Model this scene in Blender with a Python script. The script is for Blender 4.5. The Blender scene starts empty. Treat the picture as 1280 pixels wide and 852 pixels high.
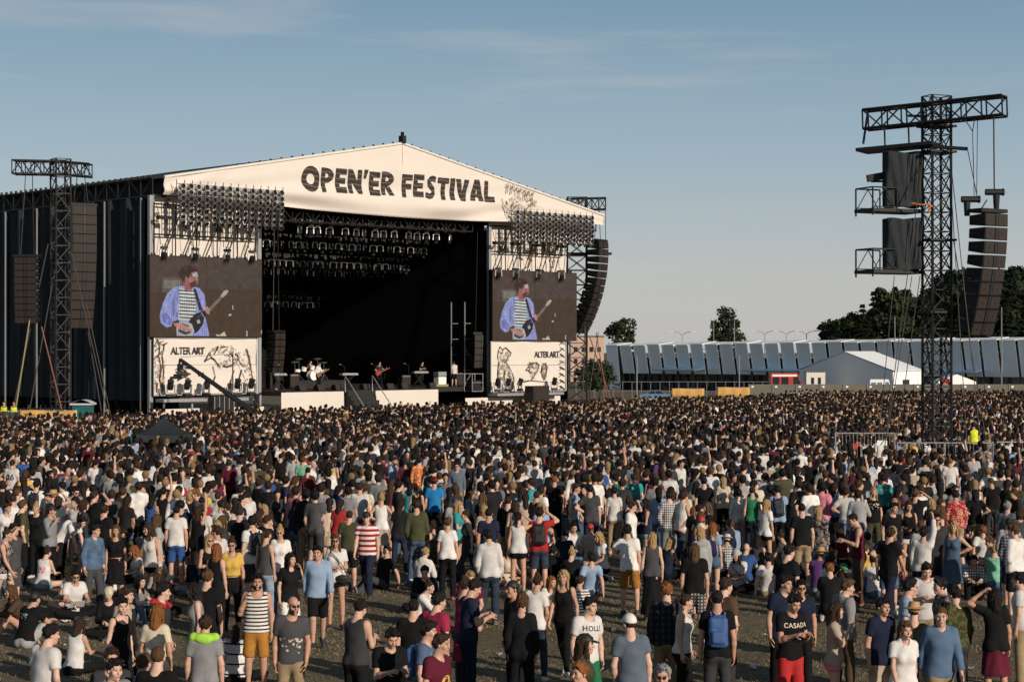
import bpy, math, random
import numpy as np
from mathutils import Vector, Matrix, Quaternion
from mathutils.bvhtree import BVHTree
R = math.radians
rng = random.Random(7)
sc = bpy.context.scene
COL = sc.collection

# ------------------------------------------------------------------ camera, sky, sun, exposure
CAM_H = 5.1
cd = bpy.data.cameras.new('camera'); cam = bpy.data.objects.new('camera', cd); COL.objects.link(cam)
cd.sensor_width = 36; cd.lens = 64.94; cd.clip_start = .5; cd.clip_end = 4000
cam.location = (0, 0, CAM_H); cam.rotation_euler = (R(90.25), 0, 0)
sc.camera = cam
SUN_AZ, SUN_EL = 41.0, 19.0        # the sun stands behind the camera to the right
sv = Vector((math.sin(R(SUN_AZ)) * math.cos(R(SUN_EL)), -math.cos(R(SUN_AZ)) * math.cos(R(SUN_EL)), math.sin(R(SUN_EL))))
w = bpy.data.worlds.new('World'); sc.world = w; w.use_nodes = True
nt = w.node_tree; nt.nodes.clear()
def wn(t, **k):
    n = nt.nodes.new(t)
    for a, b in k.items(): setattr(n, a, b)
    return n
sky = wn('ShaderNodeTexSky', sky_type='NISHITA', sun_disc=False, sun_elevation=R(SUN_EL), sun_rotation=R(180 - SUN_AZ),
         air_density=1.0, dust_density=1.6, ozone_density=1.2, altitude=30)
hs = wn('ShaderNodeHueSaturation'); hs.inputs['Saturation'].default_value = .8
gd_ = wn('ShaderNodeSeparateXYZ'); gr_ = wn('ShaderNodeValToRGB'); ce = gr_.color_ramp.elements
for i_, (p_, c_) in enumerate(((0, (6.4, 6.2, 5.95)), (.035, (5.8, 5.9, 5.85)), (.10, (3.7, 4.9, 5.8)), (.19, (1.75, 3.15, 4.5)), (.45, (.8, 1.45, 2.2)), (1, (.55, 1.0, 1.7)))):
    if i_ > 1: ce.new(.5)
for i_, (p_, c_) in enumerate(((0, (6.4, 6.2, 5.95)), (.035, (5.8, 5.9, 5.85)), (.10, (3.7, 4.9, 5.8)), (.19, (1.75, 3.15, 4.5)), (.45, (.8, 1.45, 2.2)), (1, (.55, 1.0, 1.7)))):
    ce[i_].position = p_; ce[i_].color = (*c_, 1)
sm = wn('ShaderNodeMix', data_type='RGBA'); sm.inputs['Factor'].default_value = .8
tc = wn('ShaderNodeTexCoord')
mp = wn('ShaderNodeMapping'); mp.inputs['Scale'].default_value = (2.2, 2.2, 19); mp.inputs['Rotation'].default_value = (0, R(7), 0)
nz = wn('ShaderNodeTexNoise'); nz.inputs['Scale'].default_value = 1.7; nz.inputs['Detail'].default_value = 6; nz.inputs['Roughness'].default_value = .55
rp = wn('ShaderNodeValToRGB'); rp.color_ramp.elements[0].position = .55; rp.color_ramp.elements[1].position = .78
rp.color_ramp.elements[1].color = (.45, .45, .45, 1)
mx = wn('ShaderNodeMix', data_type='RGBA'); mx.inputs['B'].default_value = (6.4, 6.1, 5.9, 1)
bg = wn('ShaderNodeBackground'); bg.inputs['Strength'].default_value = .094
ow = wn('ShaderNodeOutputWorld')
L = nt.links.new
L(sky.outputs[0], hs.inputs['Color']); L(tc.outputs['Generated'], gd_.inputs[0]); L(gd_.outputs['Z'], gr_.inputs[0]); L(hs.outputs[0], sm.inputs['A']); L(gr_.outputs[0], sm.inputs['B']); L(tc.outputs['Generated'], mp.inputs[0]); L(mp.outputs[0], nz.inputs[0])
L(nz.outputs[0], rp.inputs[0]); L(rp.outputs[0], mx.inputs['Factor']); L(sm.outputs['Result'], mx.inputs['A'])
L(mx.outputs['Result'], bg.inputs[0]); L(bg.outputs[0], ow.inputs[0])
sd = bpy.data.lights.new('sun', 'SUN'); sd.energy = 4.7; sd.angle = R(.5); sd.color = (1, .88, .75)
sun = bpy.data.objects.new('sun', sd); COL.objects.link(sun); sun.location = (60, -60, 60)
sun.rotation_euler = (-sv).to_track_quat('-Z', 'Y').to_euler()
vs = sc.view_settings; vs.view_transform = 'Standard'; vs.look = 'None'; vs.exposure = 0; vs.gamma = 1; vs.use_curve_mapping = False
sc.cycles.max_bounces = 5; sc.cycles.diffuse_bounces = 3; sc.cycles.glossy_bounces = 2; sc.cycles.transparent_max_bounces = 4

# ------------------------------------------------------------------ materials
MATS = {}
def new_mat(name):
    m = bpy.data.materials.new(name); m.use_nodes = True; MATS[name] = m
    t = m.node_tree; b = t.nodes['Principled BSDF']
    return m, t, b
def node(t, ty, **k):
    n = t.nodes.new(ty)
    for a, b in k.items(): setattr(n, a, b)
    return n
def mixc(t, f, a, b, blend='MIX'):
    n = node(t, 'ShaderNodeMix', data_type='RGBA', blend_type=blend)
    for s, v in (('Factor', f), ('A', a), ('B', b)):
        if isinstance(v, (int, float)): n.inputs[s].default_value = v
        elif isinstance(v, tuple): n.inputs[s].default_value = (*v[:3], 1)
        else: t.links.new(v, n.inputs[s])
    return n.outputs['Result']
def noise(t, scale, detail=4, rough=.6, coord='Object', stretch=None):
    c = node(t, 'ShaderNodeTexCoord'); o = c.outputs[coord]
    if stretch:
        mpn = node(t, 'ShaderNodeMapping'); mpn.inputs['Scale'].default_value = stretch; t.links.new(o, mpn.inputs[0]); o = mpn.outputs[0]
    n = node(t, 'ShaderNodeTexNoise'); n.inputs['Scale'].default_value = scale; n.inputs['Detail'].default_value = detail; n.inputs['Roughness'].default_value = rough
    t.links.new(o, n.inputs[0]); return n.outputs[0]
def ramp(t, fac, stops):
    r_ = node(t, 'ShaderNodeValToRGB'); e = r_.color_ramp.elements
    while len(e) < len(stops): e.new(.5)
    for i, (p, c) in enumerate(stops):
        e[i].position = p; e[i].color = (*c, 1) if len(c) == 3 else c
    t.links.new(fac, r_.inputs[0]); return r_.outputs[0]
def bump(t, b, h, strength=.4, dist=.02):
    n = node(t, 'ShaderNodeBump'); n.inputs['Strength'].default_value = strength; n.inputs['Distance'].default_value = dist
    t.links.new(h, n.inputs['Height']); t.links.new(n.outputs[0], b.inputs['Normal'])
def mat(name, col, rough=.7, metal=0, var=.25, scale=6, bmp=0, bscale=20, coord='Object', spec=.4, stretch=None):
    if name in MATS: return MATS[name]
    m, t, b = new_mat(name)
    n = noise(t, scale, 5, .6, coord, stretch)
    c = mixc(t, n, tuple(x * (1 - var) for x in col), tuple(min(1, x * (1 + var)) for x in col))
    t.links.new(c, b.inputs['Base Color']); b.inputs['Roughness'].default_value = rough; b.inputs['Metallic'].default_value = metal
    b.inputs['Specular IOR Level'].default_value = spec
    if bmp: bump(t, b, noise(t, bscale, 4, .6, coord, stretch), bmp)
    return m
def objcol(t):
    return node(t, 'ShaderNodeObjectInfo').outputs['Color']
def tint(t, base):
    a = node(t, 'ShaderNodeAttribute', attribute_name='tint'); return mixc(t, a.outputs['Alpha'], base, a.outputs['Color'])
def grunge(t, base, amt=.3, scale=9, stretch=None):
    n = noise(t, scale, 5, .65, 'Object', stretch)
    k = ramp(t, n, [(.25, (1 - amt,) * 3), (.75, (1 + amt * .5,) * 3)])
    return mixc(t, 1.0, base, k, 'MULTIPLY')

mat('canvas', (.60, .54, .475), .85, var=.07, scale=.7, bmp=.15, bscale=3)
mat('canvas_white', (.62, .58, .52), .85, var=.08, scale=1.2, bmp=.1, bscale=6)
mat('drape', (.020, .024, .028), .75, var=.3, scale=1.5, bmp=.2, bscale=5, spec=.2)
mat('black_cloth', (.0095, .009, .0095), .9, var=.3, scale=1, spec=.05)
mat('black_metal', (.007, .007, .008), .6, .1, var=.4, scale=4)
mat('dark_steel', (.032, .029, .027), .55, .5, var=.35, scale=5)
mat('alu', (.42, .40, .38), .38, .85, var=.2, scale=8)
mat('galv', (.34, .34, .34), .5, .6, var=.25, scale=6)
mat('pole', (.24, .24, .24), .45, .5, var=.2, scale=3)
mat('silver', (.42, .40, .38), .3, .8, var=.15, scale=10)
mat('speaker_black', (.007, .0062, .006), .6, var=.4, scale=5)
mat('grille', (.020, .013, .009), .7, 0, var=.5, scale=30)
mat('lens', (.01, .012, .015), .12, 0, var=.2)
mat('deck', (.015, .014, .013), .8, var=.3, scale=3)
mat('ink', (.045, .032, .022), .9, var=.4, scale=4)
mat('ink_soft', (.19, .135, .09), .9, var=.3, scale=4)
mat('ink_grey', (.03, .03, .034), .9, var=.3, scale=4)
mat('ochre', (.52, .29, .085), .8, var=.1, scale=1.5)
mat('green_mesh', (.03, .04, .025), .9, var=.4, scale=8)
mat('teal_plastic', (.01, .10, .095), .5, var=.15)
mat('white_plastic', (.55, .55, .53), .5, var=.1)
mat('rope', (.05, .045, .04), .8, var=.2)
mat('strap_yellow', (.24, .20, .10), .7, var=.15)
mat('strap_orange', (.20, .085, .045), .7, var=.15)
mat('panel_blue', (.66, .76, .85), .4, .6, var=.06, scale=.25, bmp=.05, bscale=2)
mat('panel_edge', (.70, .71, .70), .5, var=.1)
mat('dark_glass', (.02, .025, .03), .15, var=.5, scale=.4)
mat('tent_white', (.84, .83, .81), .7, var=.05, scale=.5)
mat('concrete', (.13, .12, .095), .9, var=.2, scale=.8)
mat('red_paint', (.42, .035, .025), .4, var=.1)
mat('white_paint', (.75, .72, .66), .4, var=.08)
mat('blue_paint', (.10, .17, .26), .35, 0, var=.1)
mat('rubber', (.015, .015, .015), .9)
mat('wood', (.25, .14, .06), .6, var=.3, scale=8)
mat('brick', (.48, .34, .26), .9, var=.15, scale=2)
mat('bark', (.05, .04, .03), .95, var=.3, scale=6, bmp=.5)
mat('orange_net', (.45, .15, .04), .8, var=.2)

def leaf_mat(name, a, b_, scale=.35):
    m, t, b = new_mat(name)
    n = noise(t, scale, 4, .6, 'Object'); n2 = noise(t, 3.5, 3, .6, 'Object')
    c = mixc(t, n, a, b_); c = mixc(t, n2, c, tuple(x * .55 for x in a))
    t.links.new(c, b.inputs['Base Color']); b.inputs['Roughness'].default_value = .75; b.inputs['Specular IOR Level'].default_value = .15
    return m
leaf_mat('leaf_dark', (.024, .034, .014), (.042, .055, .02))
leaf_mat('leaf_pine', (.014, .022, .012), (.03, .042, .018))

# ground: dry trampled grass
m, t, b = new_mat('dry_grass')
n1 = noise(t, .35, 6, .65); n2 = noise(t, 5, 6, .7); n3 = noise(t, 26, 4, .7)
c = mixc(t, ramp(t, n1, [(.38, (0, 0, 0)), (.62, (1, 1, 1))]), (.115, .09, .055), (.20, .158, .10))
c = mixc(t, ramp(t, n2, [(.35, (0, 0, 0)), (.7, (1, 1, 1))]), c, (.066, .056, .034))
c = mixc(t, ramp(t, n3, [(.5, (0, 0, 0)), (.72, (1, 1, 1))]), c, (.30, .24, .15))
t.links.new(c, b.inputs['Base Color']); b.inputs['Roughness'].default_value = .95; b.inputs['Specular IOR Level'].default_value = .1
bump(t, b, n2, .9, .08)
m, t, b = new_mat('straw_blades')
c = mixc(t, noise(t, .6, 4, .6), (.13, .105, .06), (.24, .195, .12)); c = mixc(t, ramp(t, noise(t, .25, 3, .5), [(.5, (0, 0, 0)), (.7, (1, 1, 1))]), c, (.06, .06, .028))
t.links.new(c, b.inputs['Base Color']); b.inputs['Roughness'].default_value = .9

# lettering: dark with paler wavy lines running through it
m, t, b = new_mat('letter_paint')
cc = node(t, 'ShaderNodeTexCoord'); wv = node(t, 'ShaderNodeTexWave'); wv.bands_direction = 'Z'
wv.inputs['Scale'].default_value = .95; wv.inputs['Distortion'].default_value = 5; wv.inputs['Detail'].default_value = 2; wv.inputs['Detail Scale'].default_value = .6
t.links.new(cc.outputs['Object'], wv.inputs[0])
t.links.new(ramp(t, wv.outputs['Fac'], [(.0, (.022, .018, .015)), (.86, (.028, .022, .018)), (.95, (.12, .085, .06))]), b.inputs['Base Color']); b.inputs['Roughness'].default_value = .85

# LED picture: colour per object, it gives off light
m, t, b = new_mat('led')
oc = objcol(t); c = mixc(t, 1.0, oc, ramp(t, noise(t, 2.2, 8, .75), [(.3, (.62,) * 3), (.7, (1.35,) * 3)]), 'MULTIPLY')
b.inputs['Base Color'].default_value = (.012, .011, .01, 1); b.inputs['Roughness'].default_value = .8; b.inputs['Specular IOR Level'].default_value = .1
cq = node(t, 'ShaderNodeTexCoord'); vo = node(t, 'ShaderNodeTexVoronoi'); vo.inputs['Scale'].default_value = 9; vo.inputs['Randomness'].default_value = .25; t.links.new(cq.outputs['Object'], vo.inputs[0])
c = mixc(t, 1.0, c, ramp(t, vo.outputs['Distance'], [(.1, (1.18,) * 3), (.6, (.72,) * 3)]), 'MULTIPLY')
t.links.new(c, b.inputs['Emission Color']); b.inputs['Emission Strength'].default_value = 1.0

# people
m, t, b = new_mat('skin')
c = grunge(t, tint(t, objcol(t)), .18, 14); t.links.new(c, b.inputs['Base Color']); b.inputs['Roughness'].default_value = .55; b.inputs['Specular IOR Level'].default_value = .3
m, t, b = new_mat('cloth')
c = grunge(t, objcol(t), .22, 7); t.links.new(c, b.inputs['Base Color']); b.inputs['Roughness'].default_value = .9; b.inputs['Specular IOR Level'].default_value = .12
bump(t, b, noise(t, 7, 2, .5, 'Object', (1, 1, .6)), .35, .03)
m, t, b = new_mat('denim')
c = grunge(t, objcol(t), .55, 9); t.links.new(c, b.inputs['Base Color']); b.inputs['Roughness'].default_value = .9; b.inputs['Specular IOR Level'].default_value = .1
bump(t, b, noise(t, 9, 3, .5, 'Object', (1, 1, .6)), .4, .03)
m, t, b = new_mat('hair')
c = grunge(t, objcol(t), .5, 12, (3, 3, .5)); t.links.new(c, b.inputs['Base Color']); b.inputs['Roughness'].default_value = .55; b.inputs['Specular IOR Level'].default_value = .16
bump(t, b, noise(t, 30, 3, .6, 'Object', (3, 3, .4)), .8, .02)
m, t, b = new_mat('gear')
c = grunge(t, objcol(t), .25, 8); t.links.new(c, b.inputs['Base Color']); b.inputs['Roughness'].default_value = .65
m, t, b = new_mat('shoe')
c = grunge(t, tint(t, objcol(t)), .25, 8); t.links.new(c, b.inputs['Base Color']); b.inputs['Roughness'].default_value = .65
def stripes(name, a, c2, per, duty, axis=2, second=None):
    m, t, b = new_mat(name)
    cc = node(t, 'ShaderNodeTexCoord'); sx = node(t, 'ShaderNodeSeparateXYZ'); t.links.new(cc.outputs['Object'], sx.inputs[0])
    def band(ax, d):
        mu = node(t, 'ShaderNodeMath', operation='MULTIPLY'); t.links.new(sx.outputs[ax], mu.inputs[0]); mu.inputs[1].default_value = 1 / per
        fr = node(t, 'ShaderNodeMath', operation='FRACT'); t.links.new(mu.outputs[0], fr.inputs[0])
        lt = node(t, 'ShaderNodeMath', operation='LESS_THAN'); t.links.new(fr.outputs[0], lt.inputs[0]); lt.inputs[1].default_value = d
        return lt.outputs[0]
    c = mixc(t, band(axis, duty), a, c2)
    if second is not None:
        h = tuple((x + y) / 2 for x, y in zip(a, c2)); c = mixc(t, band(0, duty), c, second)
    c = grunge(t, c, .2, 8)
    t.links.new(c, b.inputs['Base Color']); b.inputs['Roughness'].default_value = .9; b.inputs['Specular IOR Level'].default_value = .1
    bump(t, b, noise(t, 7, 2, .5, 'Object', (1, 1, .6)), .35, .03)
stripes('st_red', (.66, .60, .56), (.28, .02, .025), .105, .5)
stripes('st_black', (.66, .62, .58), (.02, .02, .025), .055, .42)
stripes('st_thin', (.62, .60, .57), (.03, .03, .04), .15, .18)
stripes('pl_red', (.15, .035, .03), (.045, .015, .018), .07, .45, 2, (.05, .02, .02))
stripes('pl_black', (.02, .02, .026), (.04, .04, .05), .09, .4, 2, (.012, .012, .014))
stripes('pl_grey', (.35, .33, .31), (.06, .06, .07), .06, .5, 2, (.05, .05, .055))
stripes('pl_white', (.60, .57, .53), (.05, .05, .055), .055, .3, 2, (.08, .08, .085))
def blotch(name, stops, scale):
    m, t, b = new_mat(name)
    t.links.new(ramp(t, noise(t, scale, 3, .5), stops), b.inputs['Base Color']); b.inputs['Roughness'].default_value = .9; b.inputs['Specular IOR Level'].default_value = .1
    bump(t, b, noise(t, 7, 2, .5, 'Object', (1, 1, .6)), .35, .03)
    for r_ in t.nodes:
        if r_.type == 'VALTORGB': r_.color_ramp.interpolation = 'CONSTANT'
blotch('fl_blue', [(0, (.45, .47, .50)), (.47, (.07, .12, .2)), (.56, (.5, .48, .45)), (.62, (.03, .05, .09))], 14)
blotch('fl_orange', [(0, (.62, .14, .03)), (.48, (.75, .45, .2)), (.55, (.35, .05, .02)), (.63, (.6, .2, .05))], 13)
blotch('fl_red', [(0, (.30, .02, .03)), (.5, (.55, .35, .25)), (.56, (.25, .015, .025)), (.65, (.5, .3, .05))], 14)
blotch('fl_dark', [(0, (.02, .02, .03)), (.5, (.3, .25, .2)), (.57, (.05, .02, .03)), (.66, (.2, .2, .22))], 15)
blotch('camo', [(0, (.03, .04, .016)), (.45, (.07, .075, .03)), (.54, (.05, .032, .016)), (.63, (.02, .024, .014))], 8)
blotch('marl', [(0, (.16, .16, .16)), (.5, (.22, .22, .22))], 60)
# far crowd: colour per corner
m, t, b = new_mat('crowd_mix')
a = node(t, 'ShaderNodeAttribute', attribute_name='col'); c = mixc(t, 1.0, a.outputs['Color'], ramp(t, noise(t, 5, 3, .6), [(.25, (.7,) * 3), (.75, (1.2,) * 3)]), 'MULTIPLY')
t.links.new(c, b.inputs['Base Color']); b.inputs['Roughness'].default_value = .8; b.inputs['Specular IOR Level'].default_value = .2

# ------------------------------------------------------------------ mesh helpers
def tag(o, label=None, cat=None, group=None, kind=None):
    if label: o['label'] = label
    if cat: o['category'] = cat
    if group: o['group'] = group
    if kind: o['kind'] = kind
    return o
def origin(o):
    v = Vector((0, 0, 0))
    while o is not None: v += o.location; o = o.parent
    return v
def thing(name, loc, label, cat, group=None):
    o = bpy.data.objects.new(name, None); COL.objects.link(o); o.location = loc; o.empty_display_size = .3
    return tag(o, label, cat, group)
def link(name, me, m, parent=None, color=None):
    o = bpy.data.objects.new(name, me); COL.objects.link(o)
    if parent is not None: o.parent = parent
    if m is not None and not me.materials: me.materials.append(MATS[m] if isinstance(m, str) else m)
    if color: o.color = (*color[:3], 1)
    return o
class MB:
    def __init__(s): s.v = []; s.f = []
    def quad(s, *p):
        n = len(s.v); s.v += [tuple(q) for q in p]; s.f.append(tuple(range(n, n + len(p)))); return s
    def box(s, c, d, M=None):
        c = Vector(c); n = len(s.v)
        for x in (-.5, .5):
            for y in (-.5, .5):
                for z in (-.5, .5):
                    q = Vector((x * d[0], y * d[1], z * d[2]))
                    if M is not None: q = M @ q
                    s.v.append(tuple(c + q))
        s.f += [tuple(n + i for i in f) for f in ((0, 1, 3, 2), (4, 6, 7, 5), (0, 4, 5, 1), (2, 3, 7, 6), (0, 2, 6, 4), (1, 5, 7, 3))]; return s
    def bar(s, a, b, r, n=6, r2=None):
        a, b = Vector(a), Vector(b); d = b - a
        if d.length < 1e-6: return s
        q = d.to_track_quat('Z', 'Y'); i0 = len(s.v); r2 = r if r2 is None else r2
        for p, rr in ((a, r), (b, r2)):
            for k in range(n):
                an = 2 * math.pi * (k + .5) / n; s.v.append(tuple(p + q @ Vector((math.cos(an) * rr, math.sin(an) * rr, 0))))
        for k in range(n): s.f.append((i0 + k, i0 + (k + 1) % n, i0 + n + (k + 1) % n, i0 + n + k))
        s.f.append(tuple(i0 + k for k in reversed(range(n)))); s.f.append(tuple(i0 + n + k for k in range(n))); return s
    def tube(s, pts, r, n=6):
        for a, b in zip(pts[:-1], pts[1:]): s.bar(a, b, r, n)
        return s
    def lathe(s, prof, n=16, M=None):
        i0 = len(s.v)
        for r_, z in prof:
            for k in range(n):
                an = 2 * math.pi * k / n; q = Vector((r_ * math.cos(an), r_ * math.sin(an), z)); s.v.append(tuple(M @ q if M is not None else q))
        for j in range(len(prof) - 1):
            for k in range(n):
                a = i0 + j * n + k; b2 = i0 + j * n + (k + 1) % n; s.f.append((a, b2, b2 + n, a + n))
        s.f.append(tuple(i0 + k for k in reversed(range(n)))); s.f.append(tuple(i0 + (len(prof) - 1) * n + k for k in range(n))); return s
    def prism(s, poly, vec):
        n = len(poly); i0 = len(s.v); vec = Vector(vec)
        s.v += [tuple(p) for p in poly] + [tuple(Vector(p) + vec) for p in poly]
        s.f.append(tuple(i0 + k for k in reversed(range(n)))); s.f.append(tuple(i0 + n + k for k in range(n)))
        for k in range(n): s.f.append((i0 + k, i0 + (k + 1) % n, i0 + n + (k + 1) % n, i0 + n + k))
        return s
    def grid(s, fn, nu, nv):
        i0 = len(s.v)
        for j in range(nv + 1):
            for i in range(nu + 1): s.v.append(tuple(fn(i / nu, j / nv)))
        for j in range(nv):
            for i in range(nu):
                a = i0 + j * (nu + 1) + i; s.f.append((a, a + 1, a + nu + 2, a + nu + 1))
        return s
    def truss(s, A, B, side, up, wd, ht, n, rc=.04, rd=.025, x=False):
        """box lattice between A and B; side/up unit vectors, wd/ht section, n bays"""
        A, B = Vector(A), Vector(B); S = Vector(side) * wd / 2; U = Vector(up) * ht / 2
        cs = [S + U, -S + U, -S - U, S - U]
        for c_ in cs: s.bar(A + c_, B + c_, rc, 5)
        for k in range(n + 1):
            p = A.lerp(B, k / n)
            for i in range(4): s.bar(p + cs[i], p + cs[(i + 1) % 4], rd, 4)
            if k < n:
                q = A.lerp(B, (k + 1) / n)
                for i in range(4):
                    a_, b_ = (i, (i + 1) % 4) if k % 2 == 0 else ((i + 1) % 4, i)
                    s.bar(p + cs[a_], q + cs[b_], rd, 4)
                    if x: s.bar(p + cs[b_], q + cs[a_], rd, 4)
        return s
    def build_each(s, name, m, parent=None, color=None, smooth=False):
        """one object per connected piece"""
        par = list(range(len(s.v)))
        def find(i):
            while par[i] != i: par[i] = par[par[i]]; i = par[i]
            return i
        for f in s.f:
            for k in f[1:]: par[find(k)] = find(f[0])
        grp = {}
        for f in s.f: grp.setdefault(find(f[0]), []).append(f)
        out = []
        for fs in grp.values():
            m2 = MB(); ids = sorted({k for f in fs for k in f}); mp_ = {k: i for i, k in enumerate(ids)}
            m2.v = [s.v[k] for k in ids]; m2.f = [tuple(mp_[k] for k in f) for f in fs]; out.append(m2.build(name, m, parent, color, smooth))
        return out
    def build(s, name, m, parent=None, color=None, smooth=False):
        o0 = origin(parent) if parent is not None else Vector((0, 0, 0))
        me = bpy.data.meshes.new(name); me.from_pydata([(a - o0.x, b - o0.y, c - o0.z) for a, b, c in s.v], [], s.f)
        if smooth: me.shade_smooth()
        me.update(); return link(name, me, m, parent, color)
def copy_tree(o, parent=None):
    c = o.copy(); COL.objects.link(c)
    if parent is not None: c.parent = parent
    for ch in o.children: copy_tree(ch, c)
    return c
def text_mesh(body, size, offset=0.0, extrude=.004, spacing=1.0, align='CENTER'):
    cu = bpy.data.curves.new('t', 'FONT'); cu.body = body; cu.size = size; cu.offset = offset; cu.extrude = extrude; cu.align_x = align; cu.space_character = spacing; cu.resolution_u = 3
    ob = bpy.data.objects.new('t', cu); COL.objects.link(ob)
    me = bpy.data.meshes.new_from_object(ob.evaluated_get(bpy.context.evaluated_depsgraph_get()))
    bpy.data.objects.remove(ob); bpy.data.curves.remove(cu); return me
F = 36 / 36 * 64.94 / 36 * 1280      # focal length in photograph pixels
def at(px, py, Y): return Vector(((px - 640) / F * Y, Y, CAM_H + (436 - py) / F * Y))
def sx(px, Y): return (px - 640) / F * Y
def sz(py, Y): return CAM_H + (436 - py) / F * Y
# ------------------------------------------------------------------ ground
def gz(x, y):
    t_ = min(1, max(0, (y - 165) / 110)); return -2.2 * t_ * t_ * (3 - 2 * t_)
def wob(x, y): return .035 * math.sin(x * .9 + 1.3 * math.sin(y * .35)) + .03 * math.sin(y * .8 + x * .4)
mb = MB()
xs = [-2500, -600, -200, -90, -60] + [-45 + i * 1.0 for i in range(91)] + [60, 90, 200, 600, 2500]
ys = [-60, 0, 12] + [18 + i * 1.0 for i in range(60)] + [82, 95, 110, 130, 150, 165, 180, 195, 210, 225, 240, 255, 275, 320, 420, 700, 1400, 3500]
for y in ys:
    for x in xs: mb.v.append((x, y, gz(x, y) - (.01 if 18 <= y <= 80 and abs(x) < 46 else .0)))
nx_ = len(xs)
for j in range(len(ys) - 1):
    for i in range(nx_ - 1):
        a = j * nx_ + i; mb.f.append((a, a + 1, a + nx_ + 1, a + nx_))
tag(mb.build('ground', 'dry_grass', smooth=True), kind='structure')
# short dry grass blades over the near field
gr = np.random.default_rng(5); NB = 120000
Yb = 20 + 34 * gr.random(NB) ** 1.2; Xb = (gr.random(NB) - .5) * 2 * (Yb * .30 + 1)
clump = np.sin(Xb * 1.3 + 2 * np.sin(Yb * .5)) + np.sin(Yb * 1.7 + Xb * .6) + gr.normal(0, .7, NB) > -.3
Xb, Yb = Xb[clump], Yb[clump]; n_ = len(Xb); an = gr.random(n_) * 6.28; hh = .012 + .035 * gr.random(n_); ln = gr.normal(0, .035, (n_, 2)); wd = .006 + .008 * gr.random(n_)
V = np.zeros((n_, 3, 3)); V[:, 0] = np.c_[Xb - np.cos(an) * wd, Yb - np.sin(an) * wd, np.full(n_, -.012)]
V[:, 1] = np.c_[Xb + np.cos(an) * wd, Yb + np.sin(an) * wd, np.full(n_, -.012)]; V[:, 2] = np.c_[Xb + ln[:, 0], Yb + ln[:, 1], hh]
me = bpy.data.meshes.new('grass'); me.from_pydata(V.reshape(-1, 3).tolist(), [], np.arange(n_ * 3).reshape(-1, 3).tolist())
tag(link('grass', me, 'straw_blades'), 'short dry trampled grass tufts over the field', 'grass', kind='stuff')

# ------------------------------------------------------------------ stage frame: u along the front, v into the stage
LX, LY = (205 - 640) / F * 110, 110.0
DU = Vector((.714, .70, 0)).normalized(); DN = Vector((-DU.y, DU.x, 0)); UP = Vector((0, 0, 1))
def FP(u, v, z): return Vector((LX, LY, 0)) + DU * u + DN * v + UP * z
def FX(px, v=0):
    k = (px - 640) / F; a = LX + DN.x * v; b_ = LY + DN.y * v
    return (a - k * b_) / (k * DU.y - DU.x)
def FZ(py, u, v=0): return CAM_H + (436 - py) / F * FP(u, v, 0).y
def FF(px, py, v=0):
    u = FX(px, v); return u, FZ(py, u, v)
FR = Matrix((DU, DN, UP)).transposed()          # columns: along, inward, up
def fbox(mb, u0, u1, v0, v1, z0, z1): return mb.box(FP((u0 + u1) / 2, (v0 + v1) / 2, (z0 + z1) / 2), (u1 - u0, v1 - v0, z1 - z0), FR)

stage = thing('concert_stage', FP(19, 0, 0), 'huge open air concert stage with white gable canvas and black side drapes', 'stage')
V0 = -.8
UL, UR = FX(205, V0), FX(755, V0); UA = FX(503, V0)
ZL, ZR, ZA = FZ(222, UL, V0), FZ(270, UR, V0), FZ(180, UA, V0)
OL, OR = FX(327), FX(611)                        # sides of the opening
ZB = 14.0
def gable(u): return ZL + (ZA - ZL) * (u - UL) / (UA - UL) if u < UA else ZA + (ZR - ZA) * (u - UA) / (UR - UA)
def fbot(u):
    t_ = (u - UL) / (UR - UL); return 14.22 - .42 * math.sin(math.pi * min(1, max(0, (t_ - .1) / .8))) if .1 < t_ < .9 else 14.22 - .3 * max(0, t_ - .9)
def fascia_pt(a, b, off=0.0):
    u = UL + (UR - UL) * a; z0, z1 = fbot(u), gable(u); z = z0 + (z1 - z0) * b
    sag = math.sin(b * 13 + 2.2 * math.sin(a * 5) + 1.4 * math.cos(a * 11)) * .20 * (1 - b) ** 1.6 * min(1, 4 * a, 4 * (1 - a))
    ten = .05 * math.sin(a * 60 - b * 8) * math.exp(-((a - .04) / .07) ** 2) + .03 * math.sin(a * 37 + b * 5) * b * (1 - b) + .12 * math.sin((a - .5) * 22 + b * 9) * (1 - b) ** 2.5
    return FP(u, V0 + sag + ten - off, z)
mb = MB(); mb.grid(fascia_pt, 220, 36)
fascia = mb.build('fascia_canvas', 'canvas', stage, smooth=True)
mo = fascia.modifiers.new('s', 'SOLIDIFY'); mo.thickness = .03; mo.offset = -1
# piping and fittings along the gable edge
mb = MB()
for (ua, za, ub, zb) in ((UL, ZL, UA, ZA), (UA, ZA, UR, ZR)): mb.bar(FP(ua, V0 - .02, za + .05), FP(ub, V0 - .02, zb + .05), .09, 6)
mb.bar(FP(UA, V0 - .03, ZA), FP(UA, V0 - .03, ZA - 2.4), .02, 4)
mb.build('edge_piping', 'canvas_white', fascia)
mb = MB()
for i in range(46):
    u = UL + (UR - UL) * (i + .5) / 46; mb.box(FP(u, V0 + .1, gable(u) + .17), (.10, .1, .13), FR)
fbox(mb, UA - .16, UA + .16, V0 - .2, V0 + .2, ZA + .05, ZA + .55)
fbox(mb, UA - .07, UA + .07, V0 - .1, V0 + .1, ZA + .55, ZA + .8)
mb.build_each('edge_fittings', 'black_metal', stage)
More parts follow.
